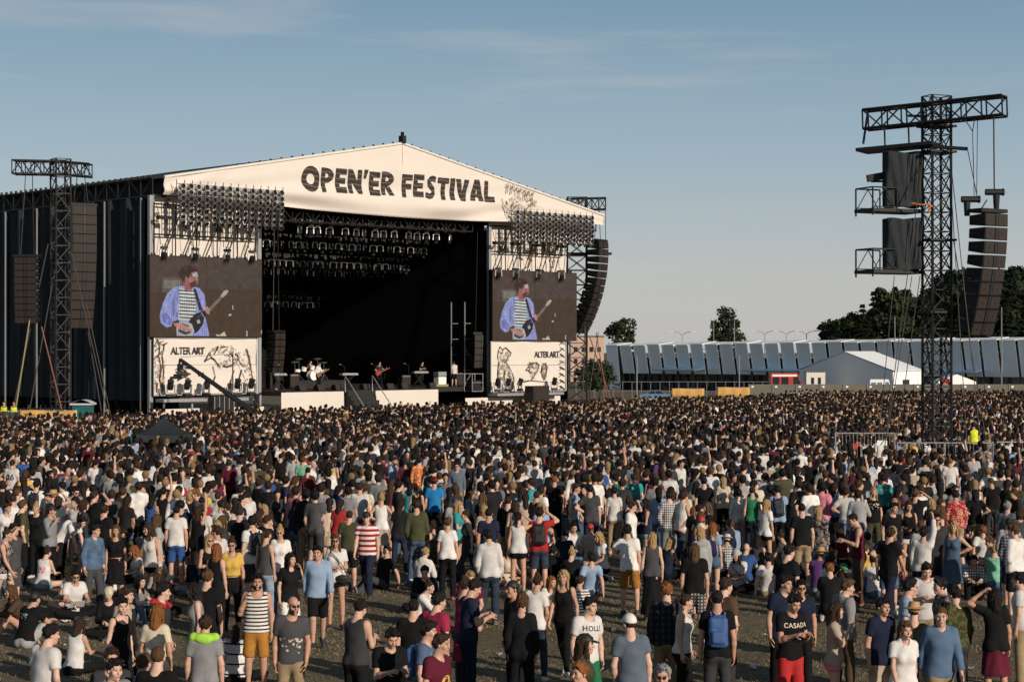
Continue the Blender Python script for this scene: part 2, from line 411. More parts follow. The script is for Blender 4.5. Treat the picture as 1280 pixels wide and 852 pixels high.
# heavy hand cut letters following the canvas
word = "OPEN'ER FESTIVAL"
lu0, lu1 = FX(376, V0), FX(618, V0); zb0, zt0 = FZ(237.5, lu0, V0), FZ(206, lu0, V0)
zb1, zt1 = FZ(253, lu1, V0), FZ(227, lu1, V0)
H = {'O': 1.25, 'P': .95, 'E': .82, 'N': 1.02, "'": .42, 'R': .98, ' ': .46, 'F': .80, 'S': .88, 'T': .92, 'I': .46, 'V': 1.05, 'A': 1.08, 'L': .82}
def rq(x0, y0, x1, y1): return [(x0, y0), (x1, y0), (x1, y1), (x0, y1)]
def ring(cx, cy, rx, ry, ix, iy, a0, a1, n):
    o = []
    for k in range(n):
        p, q = R(a0 + (a1 - a0) * k / n), R(a0 + (a1 - a0) * (k + 1) / n)
        o.append([(cx + ix * math.cos(p), cy + iy * math.sin(p)), (cx + rx * math.cos(p), cy + ry * math.sin(p)), (cx + rx * math.cos(q), cy + ry * math.sin(q)), (cx + ix * math.cos(q), cy + iy * math.sin(q))])
    return o
bowl = ring(.30, .69, .66, .31, .28, .10, -90, 90, 10); stem = [rq(0, 0, .30, .38), rq(0, .38, .30, 1)]
sp_ = [(.92, .86), (.70, .91), (.48, .88), (.30, .77), (.34, .64), (.55, .53), (.74, .42), (.76, .26), (.58, .13), (.34, .10), (.06, .17)]
def ribbon(pts, w_):
    nn = []
    for i in range(len(pts)):
        ax_, ay = pts[max(0, i - 1)]; bx, by = pts[min(len(pts) - 1, i + 1)]; l_ = math.hypot(bx - ax_, by - ay); nn.append((-(by - ay) / l_ * w_ * 1.15, (bx - ax_) / l_ * w_))
    L_ = [(x - a_, y - b_) for (x, y), (a_, b_) in zip(pts, nn)]; R_ = [(x + a_, y + b_) for (x, y), (a_, b_) in zip(pts, nn)]
    return [[L_[i], L_[i + 1], R_[i + 1], R_[i]] for i in range(len(pts) - 1)]
GL = {'O': ring(.5, .5, .52, .52, .25, .22, 0, 360, 22), 'P': stem + bowl, 'R': stem + bowl + [[(.30, .38), (.66, .38), (1.02, 0), (.64, 0)]],
      'E': [rq(0, 0, .36, 1), rq(.36, 0, .98, .25), rq(.36, .39, .90, .62), rq(.36, .76, .98, 1)], 'F': [rq(0, 0, .36, 1), rq(.36, .36, .92, .60), rq(.36, .75, 1.0, 1)],
      'N': [rq(0, 0, .29, 1), rq(.71, 0, 1, 1), [(.29, .52), (.71, 0), (.71, .48), (.29, 1)]], "'": [[(.15, .66), (.5, .66), (.95, 1.04), (.25, 1.04)]],
      'S': ribbon(sp_, .125), 'T': [rq(0, .75, 1, 1), rq(.33, 0, .68, .75)], 'I': [rq(.1, 0, .9, 1)],
      'V': [[(.32, 0), (.5, 0), (.5, .34), (.35, 1)], [(.32, 0), (.35, 1), (.18, 1), (-.02, 1)], [(.5, 0), (.68, 0), (.65, 1), (.5, .34)], [(.68, 0), (1.02, 1), (.82, 1), (.65, 1)]],
      'A': [[(-.02, 0), (.18, 0), (.40, .62), (.32, 1)], [(.18, 0), (.34, 0), (.5, .66), (.40, .62)], [(.32, 1), (.40, .62), (.5, .66), (.5, 1)], [(.82, 0), (1.02, 0), (.68, 1), (.60, .62)], [(.66, 0), (.82, 0), (.60, .62), (.5, .66)], [(.60, .62), (.68, 1), (.5, 1), (.5, .66)], [(.385, .18), (.615, .18), (.575, .34), (.425, .34)]],
      'L': [rq(0, 0, .36, 1), rq(.36, 0, 1, .26)]}
tot = sum(H[c] for c in word); pos = 0; mb = MB()
for i, ch in enumerate(word):
    wch = H[ch]
    if ch != ' ':
        tilt = rng.uniform(-.05, .05); up_ = rng.uniform(-.05, .05)
        def place(fx, fy):
            g = (pos + wch * (.05 + .89 * fx)) / tot; u = lu0 + (lu1 - lu0) * g + tilt * (fy - .5); z0 = zb0 + (zb1 - zb0) * g; z1 = zt0 + (zt1 - zt0) * g; z = z0 + (z1 - z0) * fy + up_
            a = (u - UL) / (UR - UL); zz0, zz1 = fbot(u), gable(u); return fascia_pt(a, (z - zz0) / (zz1 - zz0), .06)
        for q in GL[ch]:
            (ax_, ay), (bx, by), (cx, cy), (dx, dy) = q
            mb.grid(lambda s_, t_: place((ax_ * (1 - s_) + bx * s_) * (1 - t_) + (dx * (1 - s_) + cx * s_) * t_, (ay * (1 - s_) + by * s_) * (1 - t_) + (dy * (1 - s_) + cy * s_) * t_), 5, 6)
    pos += wch
mb.build('lettering', 'letter_paint', fascia)

# sketches: ribbons of ink drawn on a canvas plane (u, z given in photo pixels)
def strokes(name, parent, v, polys, m='ink', wd=.06, jit=.0, seed=1):
    r_ = random.Random(seed); mb = MB()
    for k, pl in enumerate(polys):
        pts = [FF(x + r_.uniform(-jit, jit), y + r_.uniform(-jit, jit), v) for x, y in pl]
        for (u0, z0), (u1, z1) in zip(pts[:-1], pts[1:]):
            l_ = math.hypot(u1 - u0, z1 - z0)
            if l_ < 1e-5: continue
            ww = wd * r_.uniform(.5, 1.3) / 2; nx, nz = -(z1 - z0) / l_ * ww, (u1 - u0) / l_ * ww
            vv = v - .004 * (k % 7)
            mb.quad(FP(u0 + nx, vv, z0 + nz), FP(u0 - nx, vv, z0 - nz), FP(u1 - nx * .7, vv, z1 - nz * .7), FP(u1 + nx * .7, vv, z1 + nz * .7))
    return mb.build(name, m, parent)
def hatch(poly, n, ang, seed, ln=(.2, .6)):
    """short strokes filling a polygon given in pixels"""
    r_ = random.Random(seed); xs_ = [p[0] for p in poly]; ys_ = [p[1] for p in poly]; out = []
    def inside(x, y):
        c_ = False; j = len(poly) - 1
        for i in range(len(poly)):
            if (poly[i][1] > y) != (poly[j][1] > y) and x < (poly[j][0] - poly[i][0]) * (y - poly[i][1]) / (poly[j][1] - poly[i][1]) + poly[i][0]: c_ = not c_
            j = i
        return c_
    t_ = 0
    while len(out) < n and t_ < n * 20:
        t_ += 1; x, y = r_.uniform(min(xs_), max(xs_)), r_.uniform(min(ys_), max(ys_))
        if inside(x, y):
            a = R(ang + r_.uniform(-25, 25)); l_ = r_.uniform(*ln) * 6; out.append([(x, y), (x + math.cos(a) * l_, y + math.sin(a) * l_)])
    return out
snout = [(628, 248), (630, 257), (636, 263), (646, 266), (655, 264), (662, 258), (668, 250)]
sk = [snout] + hatch([(630, 252), (640, 245), (660, 240), (672, 252), (660, 266), (640, 265)], 70, 70, 3, (.3, .8))
for i in range(7):
    x0, y0 = 634 + i * 5.2, 229 + i * 1.6
    sk += [[(x0, y0 + 12), (x0 + 1, y0), ], [(x0, y0 + 6), (x0 - 2, y0 + 1)], [(x0 + .5, y0 + 5), (x0 + 3, y0 + 1)]]
strokes('drawing', fascia, V0 - .16, sk, 'ink_soft', .07, .4, 4)

# deck, skirts, stairs
mb = MB(); fbox(mb, -.6, FX(709, .1), .1, 24, 2.2, 2.5); fbox(mb, OL, FX(548, -2.5), -2.5, .098, 2.2, 2.495)
deck = mb.build('deck', 'deck', stage)
mb = MB(); us = [FX(x, -2.6) for x in (322, 430, 470, 548)]
def skirt(ua, ub, zt, v):
    mb.grid(lambda a, b: FP(ua + (ub - ua) * a, v + .03 * math.sin(a * (ub - ua) * 2.3 + 2 * b), b * zt), 40, 6)
skirt(FX(352, -2.6), us[1], 2.44, -2.6); skirt(us[2], us[3], 2.44, -2.6)
mb.grid(lambda a, b: FP(us[3] + .35 * a, -2.6 + 2.6 * a, b * 2.42), 8, 4)
mb.build_each('deck_skirt', 'canvas', stage)
mb = MB(); skirt(FX(190, -.5), FX(352, -.9), 1.55, -.7); skirt(FX(582, -.6), FX(700, -.6), 1.75, -.6)
mb.build_each('wing_skirt', 'canvas', stage)
mb = MB()
for k in range(9): fbox(mb, us[1] + .1, us[2] - .35 + .22 * (k % 1), -2.5 - .28 * (9 - k), -2.5 - .28 * (8 - k), .0, .27 * (k + .9))
mb.build('stairs', 'deck', stage)
mb = MB()
for u in (us[1] + .1, us[2] - .3): mb.bar(FP(u, -5, 1.0), FP(u, -2.6, 3.4), .03); mb.bar(FP(u, -5, .0), FP(u, -5, 1.0), .03); mb.bar(FP(u, -2.6, 2.4), FP(u, -2.6, 3.4), .03)
mb.build('stair_rail', 'galv', stage)
# ledges under the screens with a light bar
mb = MB(); fbox(mb, FX(200, -1.2), FX(322, -1.2), -1.6, -.75, 1.98, 2.16); fbox(mb, FX(617, -1.2), FX(700, -1.2), -1.6, -.65, 1.86, 2.04)
for x in (205, 240, 280, 318): fbox(mb, FX(x, -1.2) - .05, FX(x, -1.2) + .05, -1.25, -1.15, 0, 1.98)
mb.build('light_ledge', 'galv', stage)
# roof skin, roof trusses along the eaves, columns
VB = 25
mb = MB()
for (ua, za, ub, zb) in ((UL, ZL, UA, ZA), (UA, ZA, UR, ZR)):
    mb.quad(FP(ua, V0 + .1, za + .02), FP(ub, V0 + .1, zb + .02), FP(ub, VB, zb + .02), FP(ua, VB, za + .02))
rf = mb.build('roof', 'drape', stage); mo = rf.modifiers.new('s', 'SOLIDIFY'); mo.thickness = .08
mb = MB()
mb.truss(FP(-.35, 0, 14.72), FP(-.35, VB, 14.72), DU, UP, .9, 1.05, 20, .06, .04)
mb.truss(FP(37.6, .3, 14.35), FP(37.6, VB, 14.35), DU, UP, .9, 1.0, 20, .06, .04)
for i in range(40): mb.box(FP(-.8, .3 + VB * i / 40, 15.36), (.12, .14, .14), FR)
mb.build('eave_truss', 'dark_steel', stage)
mb = MB()
mb.quad(FP(.05, 0, 14.25), FP(.05, VB, 14.25), FP(.05, VB, 15.22), FP(.05, 0, 15.22)); mb.build('eave_lining', 'drape', stage)
# front rigging truss under the fascia, roof purlins
mb = MB()
mb.truss(FP(OL, .4, 13.6), FP(OR - 1.5, .4, 13.6), DN, UP, .7, .8, 22, .05, .03)
for v in (6, 12, 18): mb.truss(FP(.2, v, 14.2), FP(38, v, 14.2), DN, UP, .6, .7, 26, .05, .03)
mb.build('roof_truss', 'dark_steel', stage)
# side drape with hanging folds, split by pale poles
def cloth(fn_u, name, z0, z1, du, amp, seed, n=150):
    r_ = random.Random(seed); ph = [r_.uniform(0, 6.28) for _ in range(6)]
    def f(a, b):
        s_ = a * du; tens = amp * (math.sin(s_ * 2.9 + ph[0] + .9 * math.sin(s_ * .6 + ph[1]) + b * .8) * .6 + math.sin(s_ * 6.3 + ph[2] + 1.6 * math.sin(b * 2 + ph[3])) * .35) * (.35 + .65 * abs(math.sin(a * math.pi * 6)) + .4 * b)
        return fn_u(s_, tens, z0 + (z1 - z0) * b)
    mb = MB(); mb.grid(f, n, 14); return mb.build(name, 'drape', stage, smooth=True)
for k in range(6): cloth(lambda s_, o, z, k=k: FP(-.75 - o, 1.0 + k * 4.0 + s_, z), 'side_drape', 2.0, 14.15 - .0 * k, 3.9, .19, 11 + k, 70)
mb = MB()
for k in range(6): mb.bar(FP(-1.0, .95 + k * 4.0, .4), FP(-1.0, .95 + k * 4.0, 14.1), .06, 8)
mb.build_each('drape_pole', 'pole', stage)
mb = MB(); r_ = random.Random(3)
for k in range(14):
    v = .6 + k * 1.75; mb.bar(FP(-.7, v, 0), FP(-.7, v, 2.1), .03, 5); mb.bar(FP(-.7, v, .1), FP(-.7, v + 1.75, 1.9), .025, 5); mb.bar(FP(-.7, v, 1.0), FP(-.7, v + 1.75, 1.0), .025, 5)
mb.build('base_scaffold', 'dark_steel', stage)
mb = MB(); mb.quad(FP(1.4, .5, 0), FP(1.4, VB, 0), FP(1.4, VB, 2.2), FP(1.4, .5, 2.2)); mb.build('base_drape', 'black_cloth', stage)
mb = MB()
fbox(mb, -1, FX(709, .4), 23.6, 23.8, 2.5, 15); uw = FX(709, .4); mb.quad(FP(uw, .4, 0), FP(uw, VB, 0), FP(uw, VB, 14.2), FP(uw, .4, 14.2))
mb.quad(FP(OR + .05, .5, 2.5), FP(OR + .05, 23, 2.5), FP(OR + .05, 23, 14), FP(OR + .05, .5, 14))
mb.quad(FP(OL - .05, 4.5, 2.5), FP(OL - .05, 23, 2.5), FP(OL - .05, 23, 13), FP(OL - .05, 4.5, 13))
fbox(mb, .3, 37.2, .9, VB, 14.95, 15.0); mb.build_each('interior_drape', 'black_cloth', stage)
mb = MB(); fbox(mb, 8, 17, 20.4, 20.6, 2.5, 7.5); fbox(mb, 6, 24.5, 22.9, 23.1, 2.5, 10.5); mb.build_each('backdrop_panel', 'black_cloth', stage)
mb = MB()
for u in (FX(189, -.1), FX(324, -.05), FX(612, -.05)): fbox(mb, u - .12, u + .12, -.12, .12, 0, 14.2)
mb.build_each('column', 'galv', stage)
# wings: canvas behind the screens and the pictures on them
def wing(px0, px1, px0b, px1b, ytop, ymid0, ymid1, ybot, seed):
    u0, u1 = FX(px0, .35), FX(px1, .35)
    mb = MB(); r_ = random.Random(seed); ph = r_.uniform(0, 6)
    mb.grid(lambda a, b: FP(u0 + (u1 - u0) * a, .35 + .05 * math.sin(a * 7 + b * 6 + ph), 9.0 + b * 5.3), 30, 16)
    return mb.build('wing_canvas', 'canvas', stage, smooth=True)
wl = wing(192, 322, 0, 0, 0, 0, 0, 0, 1); wr = wing(612, 708, 0, 0, 0, 0, 0, 0, 2)
def foliage(x0, x1, y0, y1, n, seed):
    r_ = random.Random(seed); out = []
    for i in range(n):
        x, y = r_.uniform(x0, x1), r_.uniform(y0, y1); l_ = r_.uniform(4, 13); out.append([(x, y), (x + r_.uniform(-2, 2), y + l_ * .5), (x + r_.uniform(-4, 4), y + l_)])
        for k in range(3): out.append([(x, y + l_ * .3 * k), (x + r_.choice((-3, 3)), y + l_ * .3 * k + 3)])
    return out
strokes('drawing', wl, .22, foliage(195, 320, 248, 290, 34, 5), 'ink_soft', .09, .5, 6)
strokes('drawing', wr, .22, foliage(615, 704, 296, 318, 22, 7) + [[(658, 322), (663, 324), (660, 333), (655, 336)], [(688, 322), (691, 336)], [(693, 324), (691, 335)]], 'ink_soft', .09, .5, 8)
for (xa, xb) in ((193, 322), (613, 706)):
    mb = MB()
    u0, u1 = FX(xa, -.1), FX(xb, -.1); n = 5
    for z in (13.7, 11.9): mb.bar(FP(u0, -.1, z), FP(u1, -.1, z), .05, 5)
    for k in range(n):
        ua = u0 + (u1 - u0) * k / n; ub = u0 + (u1 - u0) * (k + 1.35) / n
        mb.bar(FP(ua, -.14, 9.4), FP(min(ub, u1), -.14, 13.7), .045, 5); mb.bar(FP(ua, -.06, 9.4), FP(ua, -.06, 13.8), .04, 5)
    mb.build('wing_truss', 'dark_steel', stage)

# banners below the screens (hang on the stage front)
def banner(px0, px1, y0, y1, v, label, words, wx, wy, ws, polys, hat, seed):
    u0, u1 = FX(px0, v), FX(px1, v); um = (u0 + u1) / 2
    zt0, zb0 = FZ(y0, u0, v), FZ(y1, u0, v)
    t_ = thing('banner', FP(um, v, zb0), label, 'banner', 'banners under the video screens')
    r_ = random.Random(seed); mb = MB()
    mb.grid(lambda a, b: FP(u0 + (u1 - u0) * a, v + .03 * math.sin(a * 16 + b * 9 + seed) * b + .02 * math.sin(a * 9 - b * 12), zb0 + (zt0 - zb0) * b), 44, 30)
    sh = mb.build('canvas_sheet', 'canvas', t_, smooth=True); sh.modifiers.new('s', 'SOLIDIFY').thickness = .02
    mb = MB()
    for (ua, ub, za, zb) in ((u0, u0, zb0, zt0), (u1, u1, zb0, zt0), (u0, u1, zt0, zt0), (u0, u1, zb0, zb0)): mb.bar(FP(ua, v - .02, za), FP(ub, v - .02, zb), .06, 6)
    mb.bar(FP(u0, v - .045, (zb0 + zt0) / 2 + .1), FP(u1, v - .045, (zb0 + zt0) / 2 + .1), .012, 4)
    mb.build_each('hem_tube', 'galv', t_)
    tm = text_mesh(words, ws, .012, .0, .92, 'LEFT'); ua, za = FF(wx, wy, v); mb = MB()
    mb.v = [tuple(FP(ua + q.co.x * .86, v - .075, za + q.co.y)) for q in tm.vertices]; mb.f = [tuple(p.vertices) for p in tm.polygons]; bpy.data.meshes.remove(tm)
    mb.build('lettering', 'ink_grey', t_)
    strokes('drawing', t_, v - .075, polys, 'ink', .085, .3, seed); strokes('fine_drawing', t_, v - .11, hat, 'ink_soft', .05, .3, seed + 1)
    return t_
VBN = -.35
# left: a leaning tree trunk, a bird, a grazing animal
tree_l = [[(197, 424), (200, 432), (199, 446), (202, 460), (200, 474), (203, 490)], [(206, 430), (203, 446), (205, 462), (204, 474)], [(196, 426), (204, 431), (209, 428)], [(199, 474), (204, 483), (208, 492)], [(197, 478), (196, 490)], [(200, 440), (194, 447)]]
animal = [[(256, 452), (259, 446), (262, 440), (264, 446), (268, 449), (272, 454), (275, 458)], [(268, 443), (273, 432), (272, 438)], [(256, 451), (260, 449), (264, 447)], [(279, 457), (284, 458), (290, 456), (293, 453)], [(295, 441), (298, 446), (300, 452), (304, 458)], [(302, 462), (299, 474), (296, 486)], [(293, 462), (289, 474), (287, 486)], [(266, 457), (269, 470), (266, 480)], [(309, 437), (312, 448), (314, 460), (316, 472)], [(285, 445), (288, 441), (291, 446)], [(276, 434), (283, 433)]]
bird = [[(219, 462), (223, 459), (229, 461), (236, 467), (234, 470), (226, 468), (220, 464)], [(222, 461), (230, 466), (235, 468)], [(224, 463), (232, 469)], [(226, 455), (230, 452), (232, 459), (238, 460)], [(212, 474), (222, 469)], [(222, 475), (230, 471), (238, 473)]]
ht = hatch([(193, 424), (207, 424), (206, 490), (194, 490)], 120, 85, 21) + hatch([(262, 436), (276, 430), (312, 434), (318, 480), (308, 480), (300, 456), (272, 458)], 130, 75, 22)
banner(192.5, 321, 422, 494, VBN, 'canvas banner reading ALTER ART with a grazing animal drawing, below the left screen', 'ALTER ART', 213, 442.5, .60, tree_l + animal + bird + hatch([(220, 460), (228, 460), (237, 467), (228, 470)], 40, 30, 23), ht, 31)
# right: a bear standing upright and two crouching plant backed animals
bear = [[(628, 437), (625, 433), (623, 438), (622, 446), (624, 452), (623, 462), (622, 476), (623, 487)], [(628, 437), (632, 434), (635, 437), (639, 441), (638, 444), (634, 448), (633, 453), (637, 459), (641, 467), (643, 476), (641, 486)], [(632, 462), (630, 470), (632, 480)], [(626, 440), (629, 441)]]
beasts = [[(657, 463), (660, 459), (664, 455), (670, 453), (674, 456), (672, 464), (667, 471), (664, 475)], [(657, 462), (661, 463), (664, 466)], [(664, 455), (662, 452)], [(680, 474), (677, 466), (678, 457), (682, 453), (684, 460), (683, 468), (680, 475)], [(652, 477), (663, 475), (684, 477)]]
fern = [[(704, 427 + k * 8), (699, 431 + k * 8)] for k in range(8)] + [[(700, 426 + k * 8), (706, 430 + k * 8)] for k in range(8)]
hb = hatch([(623, 436), (638, 438), (634, 452), (642, 470), (641, 486), (623, 487)], 150, 80, 41, (.3, .9)) + hatch([(660, 452), (673, 452), (672, 464), (664, 474)], 60, 60, 42) + hatch([(677, 453), (684, 453), (684, 470), (679, 475)], 60, 60, 43)
banner(613.5, 707, 426, 490, VBN, 'canvas banner reading ALTER ART with a standing bear drawing, below the right screen', 'ALTER ART', 667.5, 446.5, .62, bear + beasts + fern, hb, 33)

# video screens: flat pictures that give off light
GUITARIST = [
 ('backdrop', (.062, .036, .022), [(0, 0), (1, 0), (1, 1), (0, 1)]),
 ('backdrop_band', (.075, .048, .04), [(0, .01), (.485, .01), (.485, .40), (0, .46)]),
 ('backdrop_band', (.072, .05, .042), [(.50, .01), (.99, .01), (.99, .38), (.50, .40)]),
 ('amplifier', (.11, .10, .075), [(.105, .27), (.275, .27), (.275, .45), (.105, .45)]),
 ('amplifier_grille', (.19, .18, .14), [(.12, .30), (.26, .30), (.26, .40), (.12, .40)]),
 ('blue_shirt', (.28, .31, .60), [(.25, .37), (.20, .39), (.145, .47), (.105, .60), (.08, .74), (.09, .83), (.14, .89), (.185, .87), (.19, .82), (.25, .78), (.25, .99), (.52, .99), (.49, .80), (.47, .70), (.485, .60), (.475, .47), (.43, .39), (.36, .36)]),
 ('shirt_shade', (.16, .18, .42), [(.10, .72), (.14, .70), (.19, .79), (.17, .86), (.11, .82)]),
 ('shirt_shade', (.18, .20, .46), [(.19, .55), (.21, .50), (.215, .70), (.19, .76)]),
 ('striped_shirt', (.62, .62, .60), [(.255, .38), (.30, .42), (.38, .41), (.40, .60), (.385, .80), (.24, .79), (.245, .6)]),
 ] + [('stripe', (.02, .03, .035), [(.25 - .004 * (k % 2), .415 + k * .042), (.395, .425 + k * .042), (.397, .440 + k * .042), (.25, .431 + k * .042)]) for k in range(9)] + [
 ('neck', (.36, .10, .08), [(.28, .33), (.37, .33), (.36, .42), (.30, .41)]),
 ('face', (.30, .12, .10), [(.29, .17), (.36, .13), (.41, .20), (.42, .30), (.39, .38), (.34, .39), (.30, .33)]),
 ('hair', (.035, .018, .015), [(.245, .20), (.28, .13), (.33, .105), (.38, .12), (.41, .17), (.355, .20), (.335, .26), (.305, .27), (.28, .31), (.26, .27)]),
 ('glasses', (.45, .47, .48), [(.365, .21), (.405, .19), (.415, .245), (.37, .25)]),
 ('beard', (.10, .03, .03), [(.335, .31), (.40, .30), (.395, .37), (.35, .39)]),
 ('strap', (.03, .02, .02), [(.37, .40), (.395, .40), (.47, .72), (.44, .74)]),
 ('guitar_neck', (.17, .13, .10), [(.50, .65), (.525, .68), (.65, .48), (.635, .455)]),
 ('headstock', (.42, .40, .34), [(.61, .49), (.645, .42), (.675, .40), (.69, .42), (.665, .47), (.64, .50)]),
 ('guitar_body', (.015, .012, .015), [(.345, .78), (.39, .71), (.44, .69), (.50, .65), (.53, .68), (.47, .75), (.46, .84), (.41, .94), (.35, .97), (.31, .90)]),
 ('white_trousers', (.42, .42, .45), [(.225, .84), (.30, .80), (.36, .84), (.38, .93), (.36, .99), (.225, .99)]),
 ('trouser_pattern', (.05, .045, .06), [(.24, .90), (.31, .94), (.35, .92), (.35, .95), (.30, .98), (.24, .94)]),
 ('trouser_pattern', (.05, .045, .06), [(.27, .83), (.33, .86), (.34, .89), (.29, .87)]),
 ('right_hand', (.48, .22, .17), [(.19, .83), (.25, .83), (.32, .87), (.37, .91), (.36, .93), (.28, .92), (.21, .87)]),
 ('left_hand', (.45, .22, .16), [(.47, .65), (.49, .61), (.52, .65), (.515, .72), (.485, .70)]),
 ('pickguard', (.5, .48, .45), [(.40, .80), (.425, .78), (.435, .82), (.41, .84)]),
 ('white_spot', (.6, .5, .35), [(.57, .97), (.61, .97), (.65, .93), (.67, .99), (.58, .99)]),
 ('white_spot', (.5, .5, .48), [(.685, .72), (.71, .70), (.715, .725), (.69, .735)]),
 ('white_spot', (.4, .4, .38), [(.72, .60), (.73, .595), (.735, .65), (.725, .655)]),
 ('white_spot', (.5, .48, .45), [(.85, .92), (.862, .92), (.862, .99), (.85, .99)]),
 ('white_spot', (.4, .38, .34), [(.985, .95), (.995, .90), (.998, .93), (.99, .97)]),
]
_r = random.Random(17)
for _k in range(16):
    _x, _y = _r.choice([(.12, .60), (.16, .50), (.20, .45), (.23, .62), (.15, .76), (.45, .52), (.44, .66), (.49, .85), (.22, .72)]); _x += _r.uniform(-.015, .015); _y += _r.uniform(-.06, .06); _a = R(_r.uniform(60, 125)); _l = _r.uniform(.04, .11); _w = _r.uniform(.004, .010); _c = _r.choice([(.20, .22, .46), (.38, .42, .70), (.17, .18, .40), (.42, .45, .72)])
    GUITARIST.append(('shirt_fold', _c, [(_x, _y), (_x + _w, _y), (_x + math.cos(_a) * _l + _w, _y + math.sin(_a) * _l), (_x + math.cos(_a) * _l * .95, _y + math.sin(_a) * _l)]))
GUITARIST += [('eye', (.04, .02, .02), [(.345, .225), (.36, .222), (.36, .235), (.346, .238)]), ('nose', (.40, .19, .15), [(.385, .25), (.405, .25), (.412, .285), (.39, .29)]), ('cheek', (.42, .17, .14), [(.325, .27), (.36, .26), (.365, .31), (.335, .33)]), ('ear', (.38, .15, .12), [(.295, .25), (.31, .245), (.312, .285), (.30, .29)]),
 ('hair_lock', (.07, .035, .028), [(.27, .15), (.31, .125), (.335, .13), (.29, .18)]), ('hair_lock', (.06, .03, .025), [(.345, .115), (.385, .13), (.39, .155), (.35, .15)]), ('string', (.3, .28, .25), [(.50, .66), (.645, .463), (.647, .466), (.503, .665)]), ('finger', (.56, .30, .23), [(.31, .875), (.365, .915), (.36, .922), (.305, .885)]), ('finger', (.55, .29, .22), [(.29, .895), (.34, .93), (.335, .937), (.285, .905)]), ('knob', (.5, .5, .46), [(.36, .93), (.37, .925), (.372, .94), (.362, .943)])]
def screen(px0, px1, y0, y1, label):
    v = -.55; u0, u1 = FX(px0, v), FX(px1, v); z1, z0 = FZ(y0, u0, v), FZ(y1, u0, v)
    t_ = thing('video_screen', FP((u0 + u1) / 2, v, z0), label, 'screen', 'video screens beside the stage opening')
    mb = MB(); fbox(mb, u0, u1, v, v + .35, z0, z1); mb.build('cabinet', 'black_metal', t_)
    mb = MB()
    for k in range(12): fbox(mb, u0 + (u1 - u0) * (k + .3) / 12, u0 + (u1 - u0) * (k + .4) / 12, v + .1, v + .2, z1, z1 + .12)
    mb.build_each('hanging_lug', 'black_metal', t_)
    a0 = .03
    def pt(x, y, o): return FP(u0 + a0 + (u1 - u0 - 2 * a0) * x, v - o, z1 - a0 - (z1 - z0 - 2 * a0) * y)
    pic = None
    for k, (nm, c_, poly) in enumerate(GUITARIST):
        mb = MB(); mb.quad(*[pt(x, y, .004 + .0015 * k) for x, y in poly][::-1])
        o = mb.build('picture' if k == 0 else nm, 'led', t_ if k == 0 else pic, c_)
        if k == 0: pic = o
    return t_
screen(187, 327.5, 318, 421, 'big video screen left of the stage opening showing a guitarist in a striped shirt')
screen(615.5, 721, 336.5, 425.5, 'smaller looking video screen right of the stage opening showing the same guitarist')

# blinder walls: rows of par cans
lamp_src = None
def lamp_mesh():
    mb = MB(); mb.lathe([(.10, .18), (.115, .02), (.145, -.12), (.15, -.16), (.12, -.16), (.10, -.10), (.0, -.09)], 10); return mb
def blinder(px0, px1, y0, y1, nc, nr, label, v=-1.5):
    u0, u1 = FX(px0, v), FX(px1, v); zt, zb = FZ(y0, u0, v), FZ(y1, u0, v)
    t_ = thing('blinder_wall', FP((u0 + u1) / 2, v, zb), label, 'light rack', 'blinder racks hung at the fascia corners')
    mb = MB()
    for i in range(nc + 1):
        u = u0 + (u1 - u0) * i / nc; mb.bar(FP(u, v + .12, zb), FP(u, v + .12, zt + .25), .028, 4)
    for j in range(nr): z = zb + (zt - zb) * (j + .5) / nr; mb.bar(FP(u0, v + .1, z + .17), FP(u1, v + .1, z + .17), .022, 4)
    mb.build('rack_frame', 'dark_steel', t_)
    src = None; r_ = random.Random(nc)
    for j in range(nr):
        for i in range(nc):
            u = u0 + (u1 - u0) * (i + .5) / nc; z = zb + (zt - zb) * (j + .5) / nr
            if src is None:
                src = lamp_mesh().build('par_lamp', 'alu', None); src.parent = t_; o = src
                me_ = src.data; me_.materials.append(MATS['lens']); me_.materials.append(MATS['silver'])
                for p in me_.polygons:
                    zc = p.center.z; p.material_index = 1 if zc < -.085 and math.hypot(p.center.x, p.center.y) < .128 else (2 if zc < -.05 else 0)
            else:
                o = src.copy(); COL.objects.link(o); o.parent = t_
            pit = 48 - 58 * j / (nr - 1) + r_.uniform(-5, 5)
            out = (-DN * math.cos(R(pit)) - UP * math.sin(R(pit)) + DU * r_.uniform(-.12, .12)).normalized()
            o.rotation_euler = (-out).to_track_quat('Z', 'Y').to_euler(); o.location = FP(u, v, z) - t_.location; o.scale = (1.2, 1.2, 1.2)
    return t_
blinder(222, 355, 229, 279, 14, 7, 'wall of small stage lamps hung at the left corner of the gable canvas')
blinder(641, 742, 263, 302, 13, 7, 'wall of small stage lamps hung at the right corner of the gable canvas')

# moving head lights
def make_head(label, group):
    t_ = thing('moving_head', (0, 0, 0), label, 'stage light', group)
    mb = MB(); mb.box((0, 0, -.06), (.34, .26, .12)); mb.bar((-.1, 0, 0), (-.1, 0, .12), .02); mb.bar((.1, 0, 0), (.1, 0, .12), .02); mb.build('base', 'black_metal', t_)
    mb = MB()
    for s in (-1, 1): mb.bar((s * .20, 0, -.16), (s * .22, 0, -.52), .045, 6)
    mb.tube([(.20, 0, -.16), (.10, 0, -.12), (-.10, 0, -.12), (-.20, 0, -.16)], .045, 6); mb.build('yoke', 'silver', t_)
    mb = MB(); M_ = Matrix.Translation((0, 0, -.48)) @ Matrix.Rotation(R(24), 4, 'X')
    mb.lathe([(.07, .20), (.14, .16), (.15, .0), (.13, -.16), (.15, -.20), (.15, -.24), (.11, -.23)], 12, M_); mb.build('lamp_body', 'black_metal', t_, smooth=False)
    return t_
